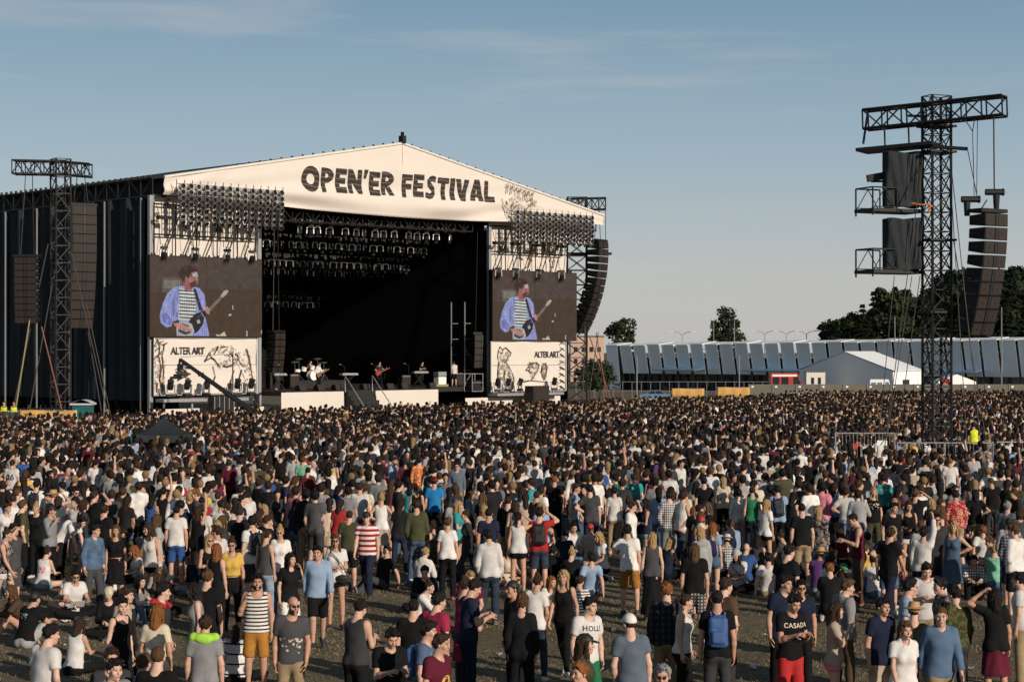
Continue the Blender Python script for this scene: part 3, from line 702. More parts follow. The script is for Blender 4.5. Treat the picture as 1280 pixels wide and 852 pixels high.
HL = 'silver yoked moving head light in the rigging, '
rows = [(1.2, 13.1, 362, 566, 15, 'front row under the gable canvas'), (4.5, 12.35, 327, 532, 22, 'second row from the front'), (8.0, 11.3, 326, 512, 25, 'third row, halfway into the roof'),
        (11.5, 10.9, 328, 486, 18, 'fourth row, deep in the roof'), (16.0, 8.7, 328, 400, 9, 'lowest row near the back')]
hsrc = None; mb_bars = []
for ri, (v, z, xa, xb, n, nm) in enumerate(rows):
    r_ = random.Random(ri + 50); ua, ub = FX(xa, v), FX(xb, v)
    tb = thing('lighting_truss', FP((ua + ub) / 2, v, z), 'dark lattice truss carrying the %s of moving lights' % nm.split(',')[0], 'truss', 'lighting trusses over the stage')
    mb = MB(); mb.truss(FP(ua - .5, v, z + .35), FP(ub + .5, v, z + .35), DN, UP, .5, .5, int((ub - ua) / .7), .03, .018); mb.build('lattice', 'dark_steel', tb)
    mb = MB()
    for k in range(4): u = ua + (ub - ua) * (k + .5) / 4; mb.bar(FP(u, v, z + .6), FP(u, v, 14.6), .02, 4)
    mb.build_each('hoist_chain', 'dark_steel', tb)
    mb = MB()
    for k in range(n * 2):
        u = ua + (ub - ua) * (k + r_.random()) / (2 * n); fbox(mb, u - .08, u + .08, v - .32, v - .26, z + .1 + r_.uniform(-.1, .2), z + .32)
    mb.build_each('cable_box', 'silver', tb)
    for k in range(n):
        u = ua + (ub - ua) * (k + .5 + r_.uniform(-.28, .28)) / n
        if hsrc is None: hsrc = make_head('x', 'moving head lights over the stage'); o = hsrc
        else: o = copy_tree(hsrc)
        o['label'] = HL + nm; o['group'] = 'moving head lights, ' + nm
        o.location = FP(u, v - .1, z); o.rotation_euler = (0, 0, R(44.4 + r_.uniform(-35, 35))); o.scale = (r_.uniform(.95, 1.15),) * 3
# bigger floor lights on the ledges and hung above the screens
for k, px in enumerate((213, 234, 258, 297, 314)):
    o = copy_tree(hsrc); o['label'] = 'moving head light standing on the ledge under the left screen banner'; o['group'] = 'lights on the left ledge'; o['category'] = 'stage light'
    u = FX(px, -1.2); o.location = FP(u, -1.2, 2.30); o.rotation_euler = (R(180), 0, R(44 + 20 * (k % 3 - 1))); o.scale = (1.35,) * 3
for k, px in enumerate((622, 635, 650, 693)):
    o = copy_tree(hsrc); o['label'] = 'moving head light standing on the ledge under the right screen banner'; o['group'] = 'lights on the right ledge'
    u = FX(px, -1.2); o.location = FP(u, -1.2, 2.18); o.rotation_euler = (R(180), 0, R(44 + 20 * (k % 3 - 1))); o.scale = (1.2,) * 3
for side, pxs, yz in (('left', (205, 244, 284, 315), 11.15), ('right', (623, 645, 673, 702), 10.75)):
    for k, px in enumerate(pxs):
        o = copy_tree(hsrc); o['label'] = 'moving head light on a hanger above the %s screen' % side; o['group'] = 'lights above the %s screen' % side
        u = FX(px, -.9); o.location = FP(u, -.9, yz); o.rotation_euler = (0, 0, R(44 + 15 * (k % 3 - 1))); o.scale = (1.15,) * 3
        t_ = thing('light_hanger', FP(u, -.9, yz + .25), 'dark hanging frame holding a lamp above the %s screen' % side, 'hanger', 'hangers above the %s screen' % side)
        mb = MB(); fbox(mb, u - .45, u + .45, -1.05, -.75, yz + 1.6, yz + 1.8)
        mb.build('top_box', 'black_metal', t_)
        mb = MB()
        for s in (-1, 1): mb.bar(FP(u + s * .25, -.9, yz + .1), FP(u + s * .42, -.9, yz + 1.6), .022, 4); mb.bar(FP(u + s * .3, -.9, yz + 1.8), FP(u + s * .3, -.5, 13.7), .016, 4)
        mb.build_each('drop_rod', 'dark_steel', t_)

# line arrays: curved columns of cabinets
def line_array(base, axis, n, wd, dp, ht, facing, curve, label, group=None, chain_to=None, splay=0):
    """base: top centre; facing: horizontal unit vector of the grilles; curve: total tilt in degrees"""
    t_ = thing('line_array', base, label, 'loudspeaker', group)
    side = Vector((-facing.y, facing.x, 0)); p = Vector(base); ang = splay
    mb = MB(); mb.box(p + UP * .10, (wd * 1.15, dp * .8, .14), Matrix((side, facing, UP)).transposed()); mb.build('flying_frame', 'black_metal', t_)
    src = None
    for k in range(n):
        a = R(ang); fw = facing * math.cos(a) - UP * math.sin(a); upv = UP * math.cos(a) + facing * math.sin(a)
        p2 = p - upv * ht; c_ = (p + p2) / 2; M_ = Matrix((side, fw, upv)).transposed()
        mb = MB(); hw, hd, h2 = wd / 2, dp / 2, ht * .47
        pr = [(-hw, hd, -h2), (hw, hd, -h2), (hw * .86, -hd, -h2 * .75), (-hw * .86, -hd, -h2 * .75)]; pt_ = [(x, y, -z) for x, y, z in pr]
        P_ = [c_ + M_ @ Vector(q) for q in pr + pt_]; mb.v = [tuple(q) for q in P_]; mb.f = [(3, 2, 1, 0), (4, 5, 6, 7), (0, 1, 5, 4), (1, 2, 6, 5), (2, 3, 7, 6), (3, 0, 4, 7)]
        cab = mb.build('cabinet', 'speaker_black', t_)
        mb = MB()
        for s in (-1, 1): mb.box(c_ + M_ @ Vector((s * hw * .55, hd + .012, 0)), (hw * .78, .02, h2 * 1.75), M_)
        mb.build('grille', 'grille', cab)
        mb = MB(); mb.box(c_ + M_ @ Vector((0, hd + .02, 0)), (hw * .2, .03, h2 * 1.8), M_)
        for s in (-1, 1): mb.box(c_ + M_ @ Vector((s * (hw + .01), 0, 0)), (.02, dp * .5, .06), M_)
        for s in (-.55, .55): mb.box(c_ + M_ @ Vector((s * hw, hd + .03, 0)), (.05, .02, .05), M_)
        mb.build_each('hardware', 'dark_steel', cab)
        p = p2; ang += curve / n
    if chain_to is not None:
        mb = MB()
        for s in (-.3, .3): mb.bar(Vector(base) + side * s * wd + UP * .15, Vector(chain_to) + side * s * wd * .5, .025, 5)
        mb.build_each('hoist_chain', 'dark_steel', t_)
    return t_
FRONT = -DN
o = line_array(FP(FX(345, 1.2), 1.2, FZ(416, FX(345, 1.2), 1.2)), None, 6, 1.05, .7, .42, (FRONT + DU * .25).normalized(), 14, 'small dark line array hung inside the left edge of the stage opening', 'side fill speakers', FP(FX(345, 1.2), 1.2, 13.5))
o = line_array(FP(FX(600, .8), .8, FZ(418, FX(600, .8), .8)), None, 5, 1.15, .7, .46, (FRONT - DU * .3).normalized(), 8, 'small dark line array hung inside the right edge of the stage opening', 'side fill speakers', FP(FX(600, .8), .8, 13.8))
# ------------------------------------------------------------------ PA tower left of the stage
XA = Vector((1, 0, 0)); YA = Vector((0, 1, 0))
Y1 = 104.0; tx = sx(75.5, Y1); zt = sz(201, Y1); zb_ = sz(219, Y1)
pa = thing('speaker_tower', (tx, Y1, 0), 'lattice mast with two horizontal arms carrying loudspeakers left of the stage', 'tower')
rotL = Vector((math.cos(R(35)), math.sin(R(35)), 0)); rotL2 = Vector((-rotL.y, rotL.x, 0))
mb = MB(); mb.truss((tx, Y1, .2), (tx, Y1, zt + .1), rotL, rotL2, .85, .85, 16, .055, .03); mb.build('mast', 'dark_steel', pa)
mb = MB(); zc = (zt + zb_) / 2; hgt = zt - zb_
mb.truss((tx, Y1, zc), (sx(17, 101.5), 101.5, sz(209, 101.5)), YA, UP, .8, hgt * .9, 5, .055, .035)
mb.truss((tx, Y1, zc), (sx(113, 106.5), 106.5, zc + .1), YA, UP, .8, hgt * .9, 4, .055, .035); mb.build('arm', 'dark_steel', pa)
mb = MB()
for k in range(4):
    a = R(45 + 90 * k); mb.truss((tx, Y1, .25), (tx + 2.2 * math.cos(a), Y1 + 2.2 * math.sin(a), .25), Vector((-math.sin(a), math.cos(a), 0)), UP, .3, .3, 3, .04, .02)
for k in range(7): mb.box((tx - .4, Y1 - 1.6 - .0 * k, .35 + k * .24), (4.2 - .25 * k, 1.5 - .1 * k, .07)); 
for k in range(6): mb.bar((tx - 2.4 + k * .8, Y1 - 2.2, 0), (tx - 2.0 + k * .65, Y1 - 1.6, 2.0), .03, 5)
mb.build('base_scaffold', 'dark_steel', pa)
mb = MB()
for (px, py, qx, qy, yy) in ((60, 305, 8, 515, 101), (88, 310, 142, 520, 103), (70, 330, 30, 520, 101), (110, 415, 133, 515, 102), (108, 380, 145, 520, 103)):
    mb.bar(at(px, py, Y1), Vector((sx(qx, yy), yy, .05)), .03, 5)
mb.build_each('guy_wire', 'rope', pa)
mb = MB(); mb.bar(at(37, 400, 101.5), Vector((sx(14, 100), 100, .3)), .04, 5); mb.build('yellow_strap', 'strap_yellow', pa)
mb = MB(); mb.bar(at(52, 408, 102), Vector((sx(83, 101), 101, .8)), .035, 5); mb.build_each('orange_strap', 'strap_orange', pa)
f1 = Vector((.62, -.78, 0)).normalized()
yA = 106.2; line_array(at(101, 258, yA), None, 13, 1.5, .9, .535, f1, 15, 'tall curved line array hung from the right arm of the left tower', 'main line arrays', at(101, 219, yA), -3)
yB = 102; line_array(at(34, 322, yB), None, 10, 1.25, .8, .36, Vector((-.05, -1, 0)).normalized(), 6, 'short line array hung from the left arm of the left tower', 'main line arrays', at(36, 219, yB))
# container toilet, orange banner, mesh fence and guards area at its foot
tt = thing('portable_toilet', (sx(104, 101), 101, 0), 'teal portable toilet with a pale curved roof beside the left tower', 'toilet')
c_ = Vector((sx(104, 101), 101, 0)); mb = MB(); mb.box(c_ + UP * 1.05, (.95, 1.0, 2.1)); mb.build('cabin', 'teal_plastic', tt)
mb = MB(); mb.grid(lambda a, b: c_ + Vector(((a - .5) * 1.25, (b - .5) * 1.2, 2.12 + .22 * math.sin(math.pi * a))), 8, 2); mb.box(c_ + UP * 2.1, (1.2, 1.15, .08)); mb.build('roof', 'white_plastic', tt)
mb = MB(); mb.box(c_ + Vector((0, -.51, 1.0)), (.7, .04, 1.85)); mb.build('door', 'teal_plastic', tt)
def hoarding(px0, px1, py0, py1, Y, label, m='ochre', drawing=False):
    x0, x1 = sx(px0, Y), sx(px1, Y); z1 = sz(py0, Y); z0 = max(gz(0, Y), sz(py1, Y))
    t_ = thing('hoarding', ((x0 + x1) / 2, Y, z0), label, 'banner'); mb = MB(); g0 = gz(0, Y)
    mb.grid(lambda a, b: Vector((x0 + (x1 - x0) * a, Y + .03 * math.sin(a * 19), z0 + (z1 - z0) * b + .04 * math.sin(a * 7))), 24, 3); s_ = mb.build('sheet', m, t_, smooth=True); s_.modifiers.new('s', 'SOLIDIFY').thickness = .03
    mb = MB()
    for k in range(6): x = x0 + (x1 - x0) * k / 5; mb.bar((x, Y + .08, g0), (x, Y + .08, z1 + .05), .035, 6)
    mb.bar((x0, Y + .08, z1), (x1, Y + .08, z1), .03, 6); mb.build('frame', 'galv', t_)
    if drawing:
        mb = MB(); r_ = random.Random(9)
        for k in range(26): a = Vector((x0 + (x1 - x0) * r_.uniform(.12, .5), Y - .08, z1 - r_.uniform(.15, .75))); mb.bar(a, a + Vector((r_.uniform(-.4, .4), 0, r_.uniform(-.06, .06))), .018, 4)
        mb.build('drawing', 'ink', t_)
    return t_
hoarding(25, 95, 513, 538, 98, 'long ochre banner on a low frame at the foot of the left tower', drawing=True)
hoarding(0, 24.5, 514.5, 535, 98, 'dark green mesh fence panel at the left edge beside the ochre banner', 'green_mesh')

# ------------------------------------------------------------------ tower and line array right of the stage
Y2 = 138.6; x2 = sx(721, Y2); z2 = sz(262, Y2); z2t = sz(247, Y2)
rt = thing('speaker_tower', (x2, Y2, 0), 'lattice mast with a short arm carrying a curved line array right of the stage', 'tower')
mb = MB(); mb.truss((x2, Y2, .1), (x2, Y2, z2t), XA, YA, 1.45, 1.3, 15, .07, .04, True); mb.build('mast', 'dark_steel', rt)
ya2 = 139.5; mb = MB(); mb.truss(at(714, 255.5, 138.6), at(757, 254.5, 140), YA, UP, .9, .85, 5, .06, .04); mb.build('arm', 'dark_steel', rt)
mb = MB(); mb.box((x2 + .9, Y2, sz(317, Y2)), (3.4, 1.2, .14)); mb.build('side_platform', 'dark_steel', rt)
mb = MB(); mb.bar(Vector((x2 + 1, Y2 + 1, sz(420, Y2))), (sx(770, 136), 136, .2), .045, 5); mb.bar(Vector((x2 + 1.5, Y2 + 1, sz(415, Y2))), (sx(762, 136), 136, .2), .035, 5); mb.build_each('orange_strap', 'strap_orange', rt)
mb = MB(); mb.bar((x2 + .8, Y2, sz(300, Y2)), (sx(728, 136), 136, .2), .04, 5); mb.bar(at(757, 262, ya2), at(757, 300, ya2), .03); mb.bar(at(748, 415, ya2), Vector((sx(732, 136), 136, .2)), .03); mb.build_each('guy_wire', 'rope', rt)
line_array(at(747, 302, 137), None, 13, 1.55, 1.0, .53, Vector((.86, -.5, 0)).normalized(), 36, 'tall J curved line array right of the stage against the sky', 'main line arrays', at(747, 262, 137), -2)

# ------------------------------------------------------------------ delay tower in the crowd at the right
Y3 = 70.0; S3 = F / Y3
def dz(py, Y=Y3): return sz(py, Y)
x3 = sx(1171, Y3)
dt = thing('delay_tower', (x3, Y3, 0), 'tall black lattice delay tower with a horizontal top beam rising from the crowd', 'tower')
d3 = Vector((math.cos(R(24)), math.sin(R(24)), 0)); d3n = Vector((-d3.y, d3.x, 0))
mb = MB(); mb.truss((x3, Y3, 0), (x3, Y3, dz(120)), d3, d3n, .86, .62, 20, .055, .024, True)
for p_ in (dz(300), dz(158), dz(190), dz(390)): mb.box((x3, Y3, p_), (1.2, .9, .08), Matrix((d3, d3n, UP)).transposed())
mb.build('mast', 'black_metal', dt)
bA, bB = Vector((sx(1082, 71.0), 71.0, sz(150, 71.0))), Vector((sx(1256, 68.2), 68.2, sz(132, 68.2)))
bd = (bB - bA).normalized(); bn = Vector((-bd.y, bd.x, 0)).normalized(); bu = bd.cross(bn).normalized(); bu = bu if bu.z > 0 else -bu
mb = MB(); mb.truss(bA, bB, bn, bu, .62, .72, 7, .06, .035); mb.build('top_beam', 'black_metal', dt)
mb = MB(); mb.bar(bA + bu * .36 + bn * .3, bA - bd * .12 - bu * .9, .045); mb.bar(bA + bd * .75 - bu * .36, bA + bd * .75 - bu * 1.15, .035); mb.bar(bA + bd * 1.7 - bu * .36, bA + bd * 1.7 - bu * 1.15, .035)
mb.bar(bA + bd * 1.7, bA + bd * 2.4 - bu * .1, .05); mb.build_each('drop_rod', 'black_metal', dt)
pl = MB(); pc = at(1124, 184.5, 70.5)
pl.box(pc, (3.0, 1.3, .13), Matrix((bd, bn, bu)).transposed()); pl.bar(at(1150, 182, 69.7), at(1210, 186, 69.2), .07, 6); pl.build('upper_platform', 'black_metal', dt)
for py_, nm in ((264, 'middle'), (340, 'lower')):
    c_ = at(1112, py_, 70.4); mb = MB(); mb.box(c_, (2.35, 1.25, .13), Matrix((d3, d3n, UP)).transposed())
    for s in (-1, 1):
        b0 = c_ + d3n * .55 * s; l_ = b0 - d3 * 1.15; r_ = b0 - d3 * .05
        mb.bar(l_ - UP * .2, l_ + UP * .85, .035); mb.bar(r_, r_ + UP * .85, .03); mb.bar(l_ + UP * .85, r_ + UP * .85, .03); mb.bar(l_ + UP * .12, r_ + UP * .12, .02)
        mb.bar(l_, l_.lerp(r_, .5) + UP * .85, .02); mb.bar(r_, l_.lerp(r_, .5) + UP * .85, .02)
    l0 = c_ - d3 * 1.15; mb.bar(l0 + d3n * .55 + UP * .85, l0 - d3n * .55 + UP * .85, .03)
    mb.build('platform', 'black_metal', dt)
def wrapped(pxc, py0, py1, wpx, label):
    z1, z0 = dz(py0), dz(py1); wd = wpx / S3; c_ = Vector((sx(pxc, Y3), Y3 + .3, 0))
    t_ = thing('covered_speaker_stack', (c_.x, c_.y, z0), label, 'loudspeaker', 'covered stacks on the delay tower')
    mb = MB(); mb.box(c_ + UP * (z0 + z1) / 2, (wd * .82, .7, (z1 - z0) * .96)); mb.build('cabinets', 'speaker_black', t_)
    mb = MB(); r_ = random.Random(int(py0)); ph = r_.uniform(0, 6)
    def f(a, b):
        an = a * 2 * math.pi; q = Vector((math.cos(an), math.sin(an))); m_ = max(abs(q.x), abs(q.y)); q = q / m_
        fl = 1 + .07 * math.sin(an * 7 + ph + 2 * b) * (1.15 - b) + .04 * math.sin(an * 13 + 5 * b + ph)
        return c_ + Vector((q.x * wd / 2 * fl, q.y * .42 * fl, z0 + (z1 - z0) * b + .03 * math.sin(an * 5)))
    mb.grid(f, 90, 16); i0 = len(mb.v); mb.v.append(tuple(c_ + UP * z1)); top = i0 - 91
    for k in range(90): mb.f.append((top + k, top + k + 1, i0))
    mb.build('black_cover', 'drape', t_, smooth=True)
    mb = MB()
    for k in range(4): mb.bar(c_ + Vector((wd * (.15 + .1 * k), -.5, z1 - .1)), c_ + Vector((wd * (.05 + .11 * k), -.52, z0 + .3)), .012, 4)
    mb.build('cable', 'rope', t_)
wrapped(1131, 190, 258, 46, 'speaker stack under black cloth on the upper deck of the delay tower')
wrapped(1131, 273, 337, 46, 'speaker stack under black cloth on the lower deck of the delay tower')
fl = thing('floodlight', at(1096, 221, 70.6), 'dark oblong floodlight sticking out left of the delay tower', 'lamp')
mb = MB(); c_ = at(1096, 221, 70.6); mb.box(c_, (.72, .35, .26), Matrix.Rotation(R(-10), 3, 'Y')); mb.build('housing', 'black_metal', fl)
mb = MB(); mb.box(c_ + Vector((.05, 0, -.17)), (.5, .2, .07)); mb.bar(c_ + Vector((.25, 0, 0)), c_ + Vector((.6, .1, -.05)), .05); mb.build('bracket', 'dark_steel', fl)
nt_ = thing('safety_net', at(1152, 255, 69.4), 'strip of orange safety netting tied to the delay tower', 'net'); mb = MB()
mb.tube([at(1140, 254, 69.4), at(1152, 256, 69.3), at(1160, 255, 69.3), at(1166, 258, 69.35)], .035, 6); mb.bar(at(1163, 256, 69.3), at(1161, 266, 69.3), .04); mb.build('strip', 'orange_net', nt_)
mb = MB()
for (px, py, qx, qz, yy) in ((1140, 345, 1100, 0, 70), (1155, 190, 1098, 0, 64), (1118, 345, 1092, 0, 66), (1150, 345, 1112, 0, 64), (1190, 215, 1232, 0, 66), (1192, 300, 1240, 0, 71), (1190, 250, 1212, 0, 66)):
    mb.bar(at(px, py, Y3), Vector((sx(qx, yy), yy, .1)), .018, 4)
mb.build_each('guy_wire', 'rope', dt)
mb = MB(); q = bA.lerp(bB, .72) - bu * .36
mb.bar(q, at(1216, 164, 69), .018, 4); mb.bar(bA.lerp(bB, .79) - bu * .36, at(1216, 164, 69), .018, 4); mb.bar(at(1216, 164, 69), at(1218, 246, 69), .018, 4); mb.bar(bA.lerp(bB, .81) - bu * .36, at(1221, 246, 69), .018, 4); mb.bar(at(1210, 188, 69.2), at(1222, 248, 69), .018, 4)
mb.bar(bB - bd * .42 - bu * .36, at(1243, 236, 69), .03, 5); mb.build('hoist_cable', 'rope', dt)
def hoist(px, py, flip, label):
    c_ = at(px, py, 69); t_ = thing('chain_hoist', c_, label, 'hoist', 'chain hoists above the delay line array')
    mb = MB(); mb.bar(c_ - XA * .33, c_ + XA * .3, .12, 10); mb.bar(c_ + XA * .30, c_ + XA * .36, .14, 10); mb.build('motor', 'black_metal', t_)
    mb = MB(); mb.bar(c_ + Vector((.08 if flip else -.12, 0, -.1)), c_ + Vector((.08 if flip else -.12, 0, -.62)), .13, 8, .10); mb.build('chain_bag', 'drape', t_)
hoist(1213, 249, False, 'chain hoist motor above the left end of the delay line array'); hoist(1243, 240, True, 'chain hoist motor higher up at the right end of the delay line array')
line_array(at(1235, 267, 69), None, 9, 1.22, .85, .50, Vector((.55, -.83, 0)).normalized(), 19, 'big black line array hung from the right end of the delay tower beam', 'main line arrays', at(1238, 250, 69), 1)

# crowd barrier fences round the delay tower
def site_fence(px0, px1, Y, ztop, label, sign=True, n=1):
    x0, x1 = sx(px0, Y), sx(px1, Y); t_ = thing('mesh_fence', ((x0 + x1) / 2, Y, 0), label, 'fence', 'steel mesh fences round the delay tower')
    mb = MB()
    for a, b in (((x0, Y, .12), (x0, Y, ztop)), ((x1, Y, .12), (x1, Y, ztop)), ((x0, Y, ztop), (x1, Y, ztop)), ((x0, Y, .2), (x1, Y, .2))): mb.bar(a, b, .03, 6)
    mb.build('frame', 'alu', t_); mb = MB(); k = x0
    while k < x1: mb.bar((k, Y, .2), (k, Y, ztop), .006, 3); k += .13
    mb.bar((x0, Y, ztop * .45), (x1, Y, ztop * .45), .008, 3); mb.build('mesh', 'galv', t_)
    mb = MB()
    for x in (x0, x1): mb.box((x, Y, .07), (.3, .65, .14))
    mb.build_each('foot', 'concrete', t_)
    if sign: mb = MB(); mb.box((x1 - .45 if sign == 1 else x0 + .25, Y - .02, ztop - .35), (.36, .015, .18)); mb.build_each('plate', 'white_paint', t_)
site_fence(1044, 1118, 66.0, sz(541, 66), 'mesh fence panel with a white plate left of the delay tower', 1)
site_fence(1121, 1180, 67.0, sz(553, 67), 'mesh fence panel standing before the delay tower mast', 0)
site_fence(1181, 1241, 67.2, sz(553, 67.2), 'mesh fence panel under the security steward', 0)
site_fence(1246, 1292, 65.6, sz(552, 65.6), 'mesh fence panel with a white plate at the right edge', 2)

# pop-up gazebo in the crowd at the left
Y5 = 73; gzb = thing('gazebo', (sx(205, Y5), Y5, 0), 'black pop up gazebo standing in the crowd at the left', 'gazebo'); c_ = Vector((sx(205, Y5), Y5, 0)); zA, zE = sz(520, Y5), sz(541, Y5); hw = 1.06
mb = MB()
def roofpt(a, b, k):
    an = R(45 + 90 * k + 12); p0 = Vector((math.cos(an), math.sin(an), 0)) * hw * 1.41; an2 = an + R(90); p1 = Vector((math.cos(an2), math.sin(an2), 0)) * hw * 1.41
    e = p0.lerp(p1, a); q = e * (1 - b); return c_ + q + UP * (zE + (zA - zE) * (b ** 1.55) - .05 * math.sin(math.pi * a) * (1 - b))
for k in range(4): mb.grid(lambda a, b, k=k: roofpt(a, b, k), 8, 10)
mb.build('roof', 'drape', gzb, smooth=True); mb = MB()
for k in range(4): mb.grid(lambda a, b, k=k: roofpt(a, 0, k) - UP * .28 * b, 8, 1)
mb.build('valance', 'drape', gzb); mb = MB()
for k in range(4): p_ = roofpt(0, 0, k); mb.bar(p_, (p_.x, p_.y, 0), .025)
mb.build_each('leg', 'dark_steel', gzb)

# camera crane in the pit at the left
yc = 103; cr = thing('camera_crane', (sx(318, yc), yc, 0), 'long black camera crane reaching up to the left in front of the banner', 'camera crane')
tip, tail = at(225, 449, yc), at(330, 524, yc); mb = MB(); mb.bar(tip, tail, .10, 6, .17)
for f_ in (.25, .5, .75): p_ = tip.lerp(tail, f_); mb.box(p_, (.28, .28, .22))
mb.build('boom', 'black_metal', cr)
mb = MB(); mb.bar(tip + UP * .05, tip + Vector((-.1, 0, -.75)), .06); mb.box(tip + Vector((-.12, 0, -.95)), (.4, .5, .28)); mb.bar(tip + Vector((-.2, -.2, -.98)), tip + Vector((-.5, -.3, -1.05)), .09, 8); mb.box(tip + Vector((.02, 0, -.4)), (.3, .3, .3)); mb.build('camera_head', 'black_metal', cr)
mb = MB(); mb.bar(tip + Vector((0, 0, .12)), at(291, 487, yc) + UP * 2.0, .015, 4); mb.bar(at(291, 487, yc) + UP * 2.0, tail, .015, 4); mb.bar(at(291, 487, yc), at(291, 487, yc) + UP * 2.0, .04); mb.build('stay', 'rope', cr)
mb = MB(); pv = at(310, 505, yc); mb.bar((pv.x, yc, 0), pv, .16, 8, .1)
for k in range(3): a = R(90 + 120 * k); mb.bar((pv.x, yc, .9), (pv.x + .9 * math.cos(a), yc + .9 * math.sin(a), .05), .05)
mb.build('pedestal', 'black_metal', cr)
# pole rig on the banner side and an equipment rack
fr = thing('steel_pole', (sx(321, 112), 112, 0), 'thick dark upright pole at the right end of the left banner', 'pole'); mb = MB(); mb.bar((sx(321, 112), 112, 0), at(321, 492, 112), .17, 8); mb.bar(at(321, 495, 112), at(328, 490, 112), .06); mb.build_each('post', 'black_metal', fr)
for px, lab, y0_, y1_ in ((276, 'dark equipment rack on wheels below the left banner', 495, 511),):
    t_ = thing('equipment_rack', FP(FX(px, -1.9), -1.9, 0), lab, 'rack'); mb = MB(); u = FX(px, -1.9); fbox(mb, u - .75, u + .75, -2.2, -1.7, .1, FZ(y0_, u, -1.9)); mb.build('case', 'black_metal', t_)
    mb = MB(); [fbox(mb, u - .7 + .35 * k, u - .66 + .35 * k, -2.25, -2.2, .1, FZ(y0_, u, -1.9)) for k in range(5)]; mb.build('bar', 'galv', t_)

# ------------------------------------------------------------------ on stage
def on(px, v): return FP(FX(px, v), v, 2.5)
def amp(px, v, w_, h_, label, group=None):
    p_ = on(px, v); t_ = thing('amplifier', p_, label, 'amplifier', group); mb = MB(); mb.box(p_ + UP * (h_ / 2 + .05), (w_, .5, h_), FR); mb.build('cabinet', 'speaker_black', t_)
    mb = MB(); mb.box(p_ + UP * (h_ / 2 + .0) - DN * .26, (w_ * .88, .02, h_ * .7), FR); mb.build('grille', 'grille', t_); mb = MB(); mb.box(p_ + UP * (h_ - .03) - DN * .262, (w_ * .88, .03, .1), FR); mb.build('control_strip', 'silver', t_)
amp(341, 3.2, .8, 1.1, 'tall dark amplifier at the left end of the stage'); amp(365, 4.5, .7, .9, 'dark amplifier left of the drum kit'); amp(505, 3.5, .8, .75, 'dark amplifier beside the keyboards'); amp(572, 2.2, .8, .9, 'dark amplifier behind the stagehand at the right')
def drum_kit(px, v):
    p_ = on(px, v); t_ = thing('drum_kit', p_, 'pale drum kit with cymbals on a dark riser', 'drum kit')
    mb = MB(); mb.box(p_ + UP * .25, (4.4, 2.4, .5), FR); mb.build('riser', 'deck', t_); q = p_ + UP * .5
    for (du, dn, z, r_, h_, tl) in ((0, -.3, .32, .32, .4, 90), (-.55, -.1, .75, .17, .25, 15), (.15, -.1, .85, .17, .25, 15), (.62, .1, .45, .23, .45, 0), (-.95, .1, .65, .19, .18, 0)):
        M_ = Matrix.Translation(q + DU * du + DN * dn + UP * z) @ FR.to_4x4() @ Matrix.Rotation(R(tl), 4, 'X'); mb = MB(); mb.lathe([(r_, -h_ / 2), (r_ * 1.04, -h_ / 2 + .02), (r_, -h_ / 2 + .04), (r_, h_ / 2 - .04), (r_ * 1.04, h_ / 2 - .02), (r_, h_ / 2)], 14, M_); mb.build('drum', 'white_paint', t_)
    for (du, dn, z, r_) in ((-1.25, 0, 1.25, .26), (-.75, .2, 1.45, .24), (.75, .1, 1.45, .27), (1.15, -.1, 1.2, .22)):
        c_ = q + DU * du + DN * dn; mb = MB(); mb.lathe([(r_, -.02), (r_ * .3, .01), (.02, .03)], 14, Matrix.Translation(c_ + UP * z) @ Matrix.Rotation(R(14), 4, 'X')); cy = mb.build('cymbal', 'silver', t_)
        mb = MB(); mb.bar(c_, c_ + UP * z, .015, 5); [mb.bar(c_ + UP * .4, c_ + Vector((.3 * math.cos(a), .3 * math.sin(a), 0)), .012, 4) for a in (0, 2.1, 4.2)]; mb.build('stand', 'alu', cy)
drum_kit(387, 5.5)
def keyboard(px, v, label, w_=1.3):
    p_ = on(px, v); t_ = thing('keyboard', p_, label, 'keyboard', 'keyboards on stage'); mb = MB(); mb.box(p_ + UP * .98, (w_, .35, .12), FR); mb.build('body', 'galv', t_)
    mb = MB(); mb.box(p_ + UP * 1.045 - DN * .06, (w_ * .9, .16, .012), FR); mb.build('keys', 'white_paint', t_); mb = MB()
    for s in (-1, 1): mb.bar(p_ + DU * s * .5, p_ - DU * s * .4 + UP * .92, .025); mb.bar(p_ + DU * s * .5 + DN * .2, p_ - DU * s * .4 + UP * .92 + DN * .2, .025)
    mb.build('stand', 'dark_steel', t_)
keyboard(436, -1.2, 'pale keyboard on a stand at the front of the stage'); keyboard(525, 3, 'keyboard on a stand among the gear at the right'); keyboard(349, 1.0, 'keyboard on a stand at the left end of the stage', 1.0)
def mic(px, v, label):
    p_ = on(px, v); t_ = thing('microphone_stand', p_, label, 'microphone stand'); mb = MB(); mb.lathe([(.16, 0), (.16, .03), (.02, .04)], 10, Matrix.Translation(p_)); mb.bar(p_, p_ + UP * 1.5, .015, 5); mb.bar(p_ + UP * 1.45, p_ + UP * 1.6 - DU * .3, .012, 5); mb.build('stand', 'dark_steel', t_)
    mb = MB(); mb.bar(p_ + UP * 1.6 - DU * .3, p_ + UP * 1.63 - DU * .46, .03, 6); mb.build('microphone', 'silver', t_)
mic(431, -.8, 'microphone stand right of the guitarist'); mic(354, .5, 'microphone stand at the left of the stage'); mic(470, 1.5, 'microphone stand before the bassist'); mic(511, 1.8, 'microphone stand before the keyboards at the right')
mon = None
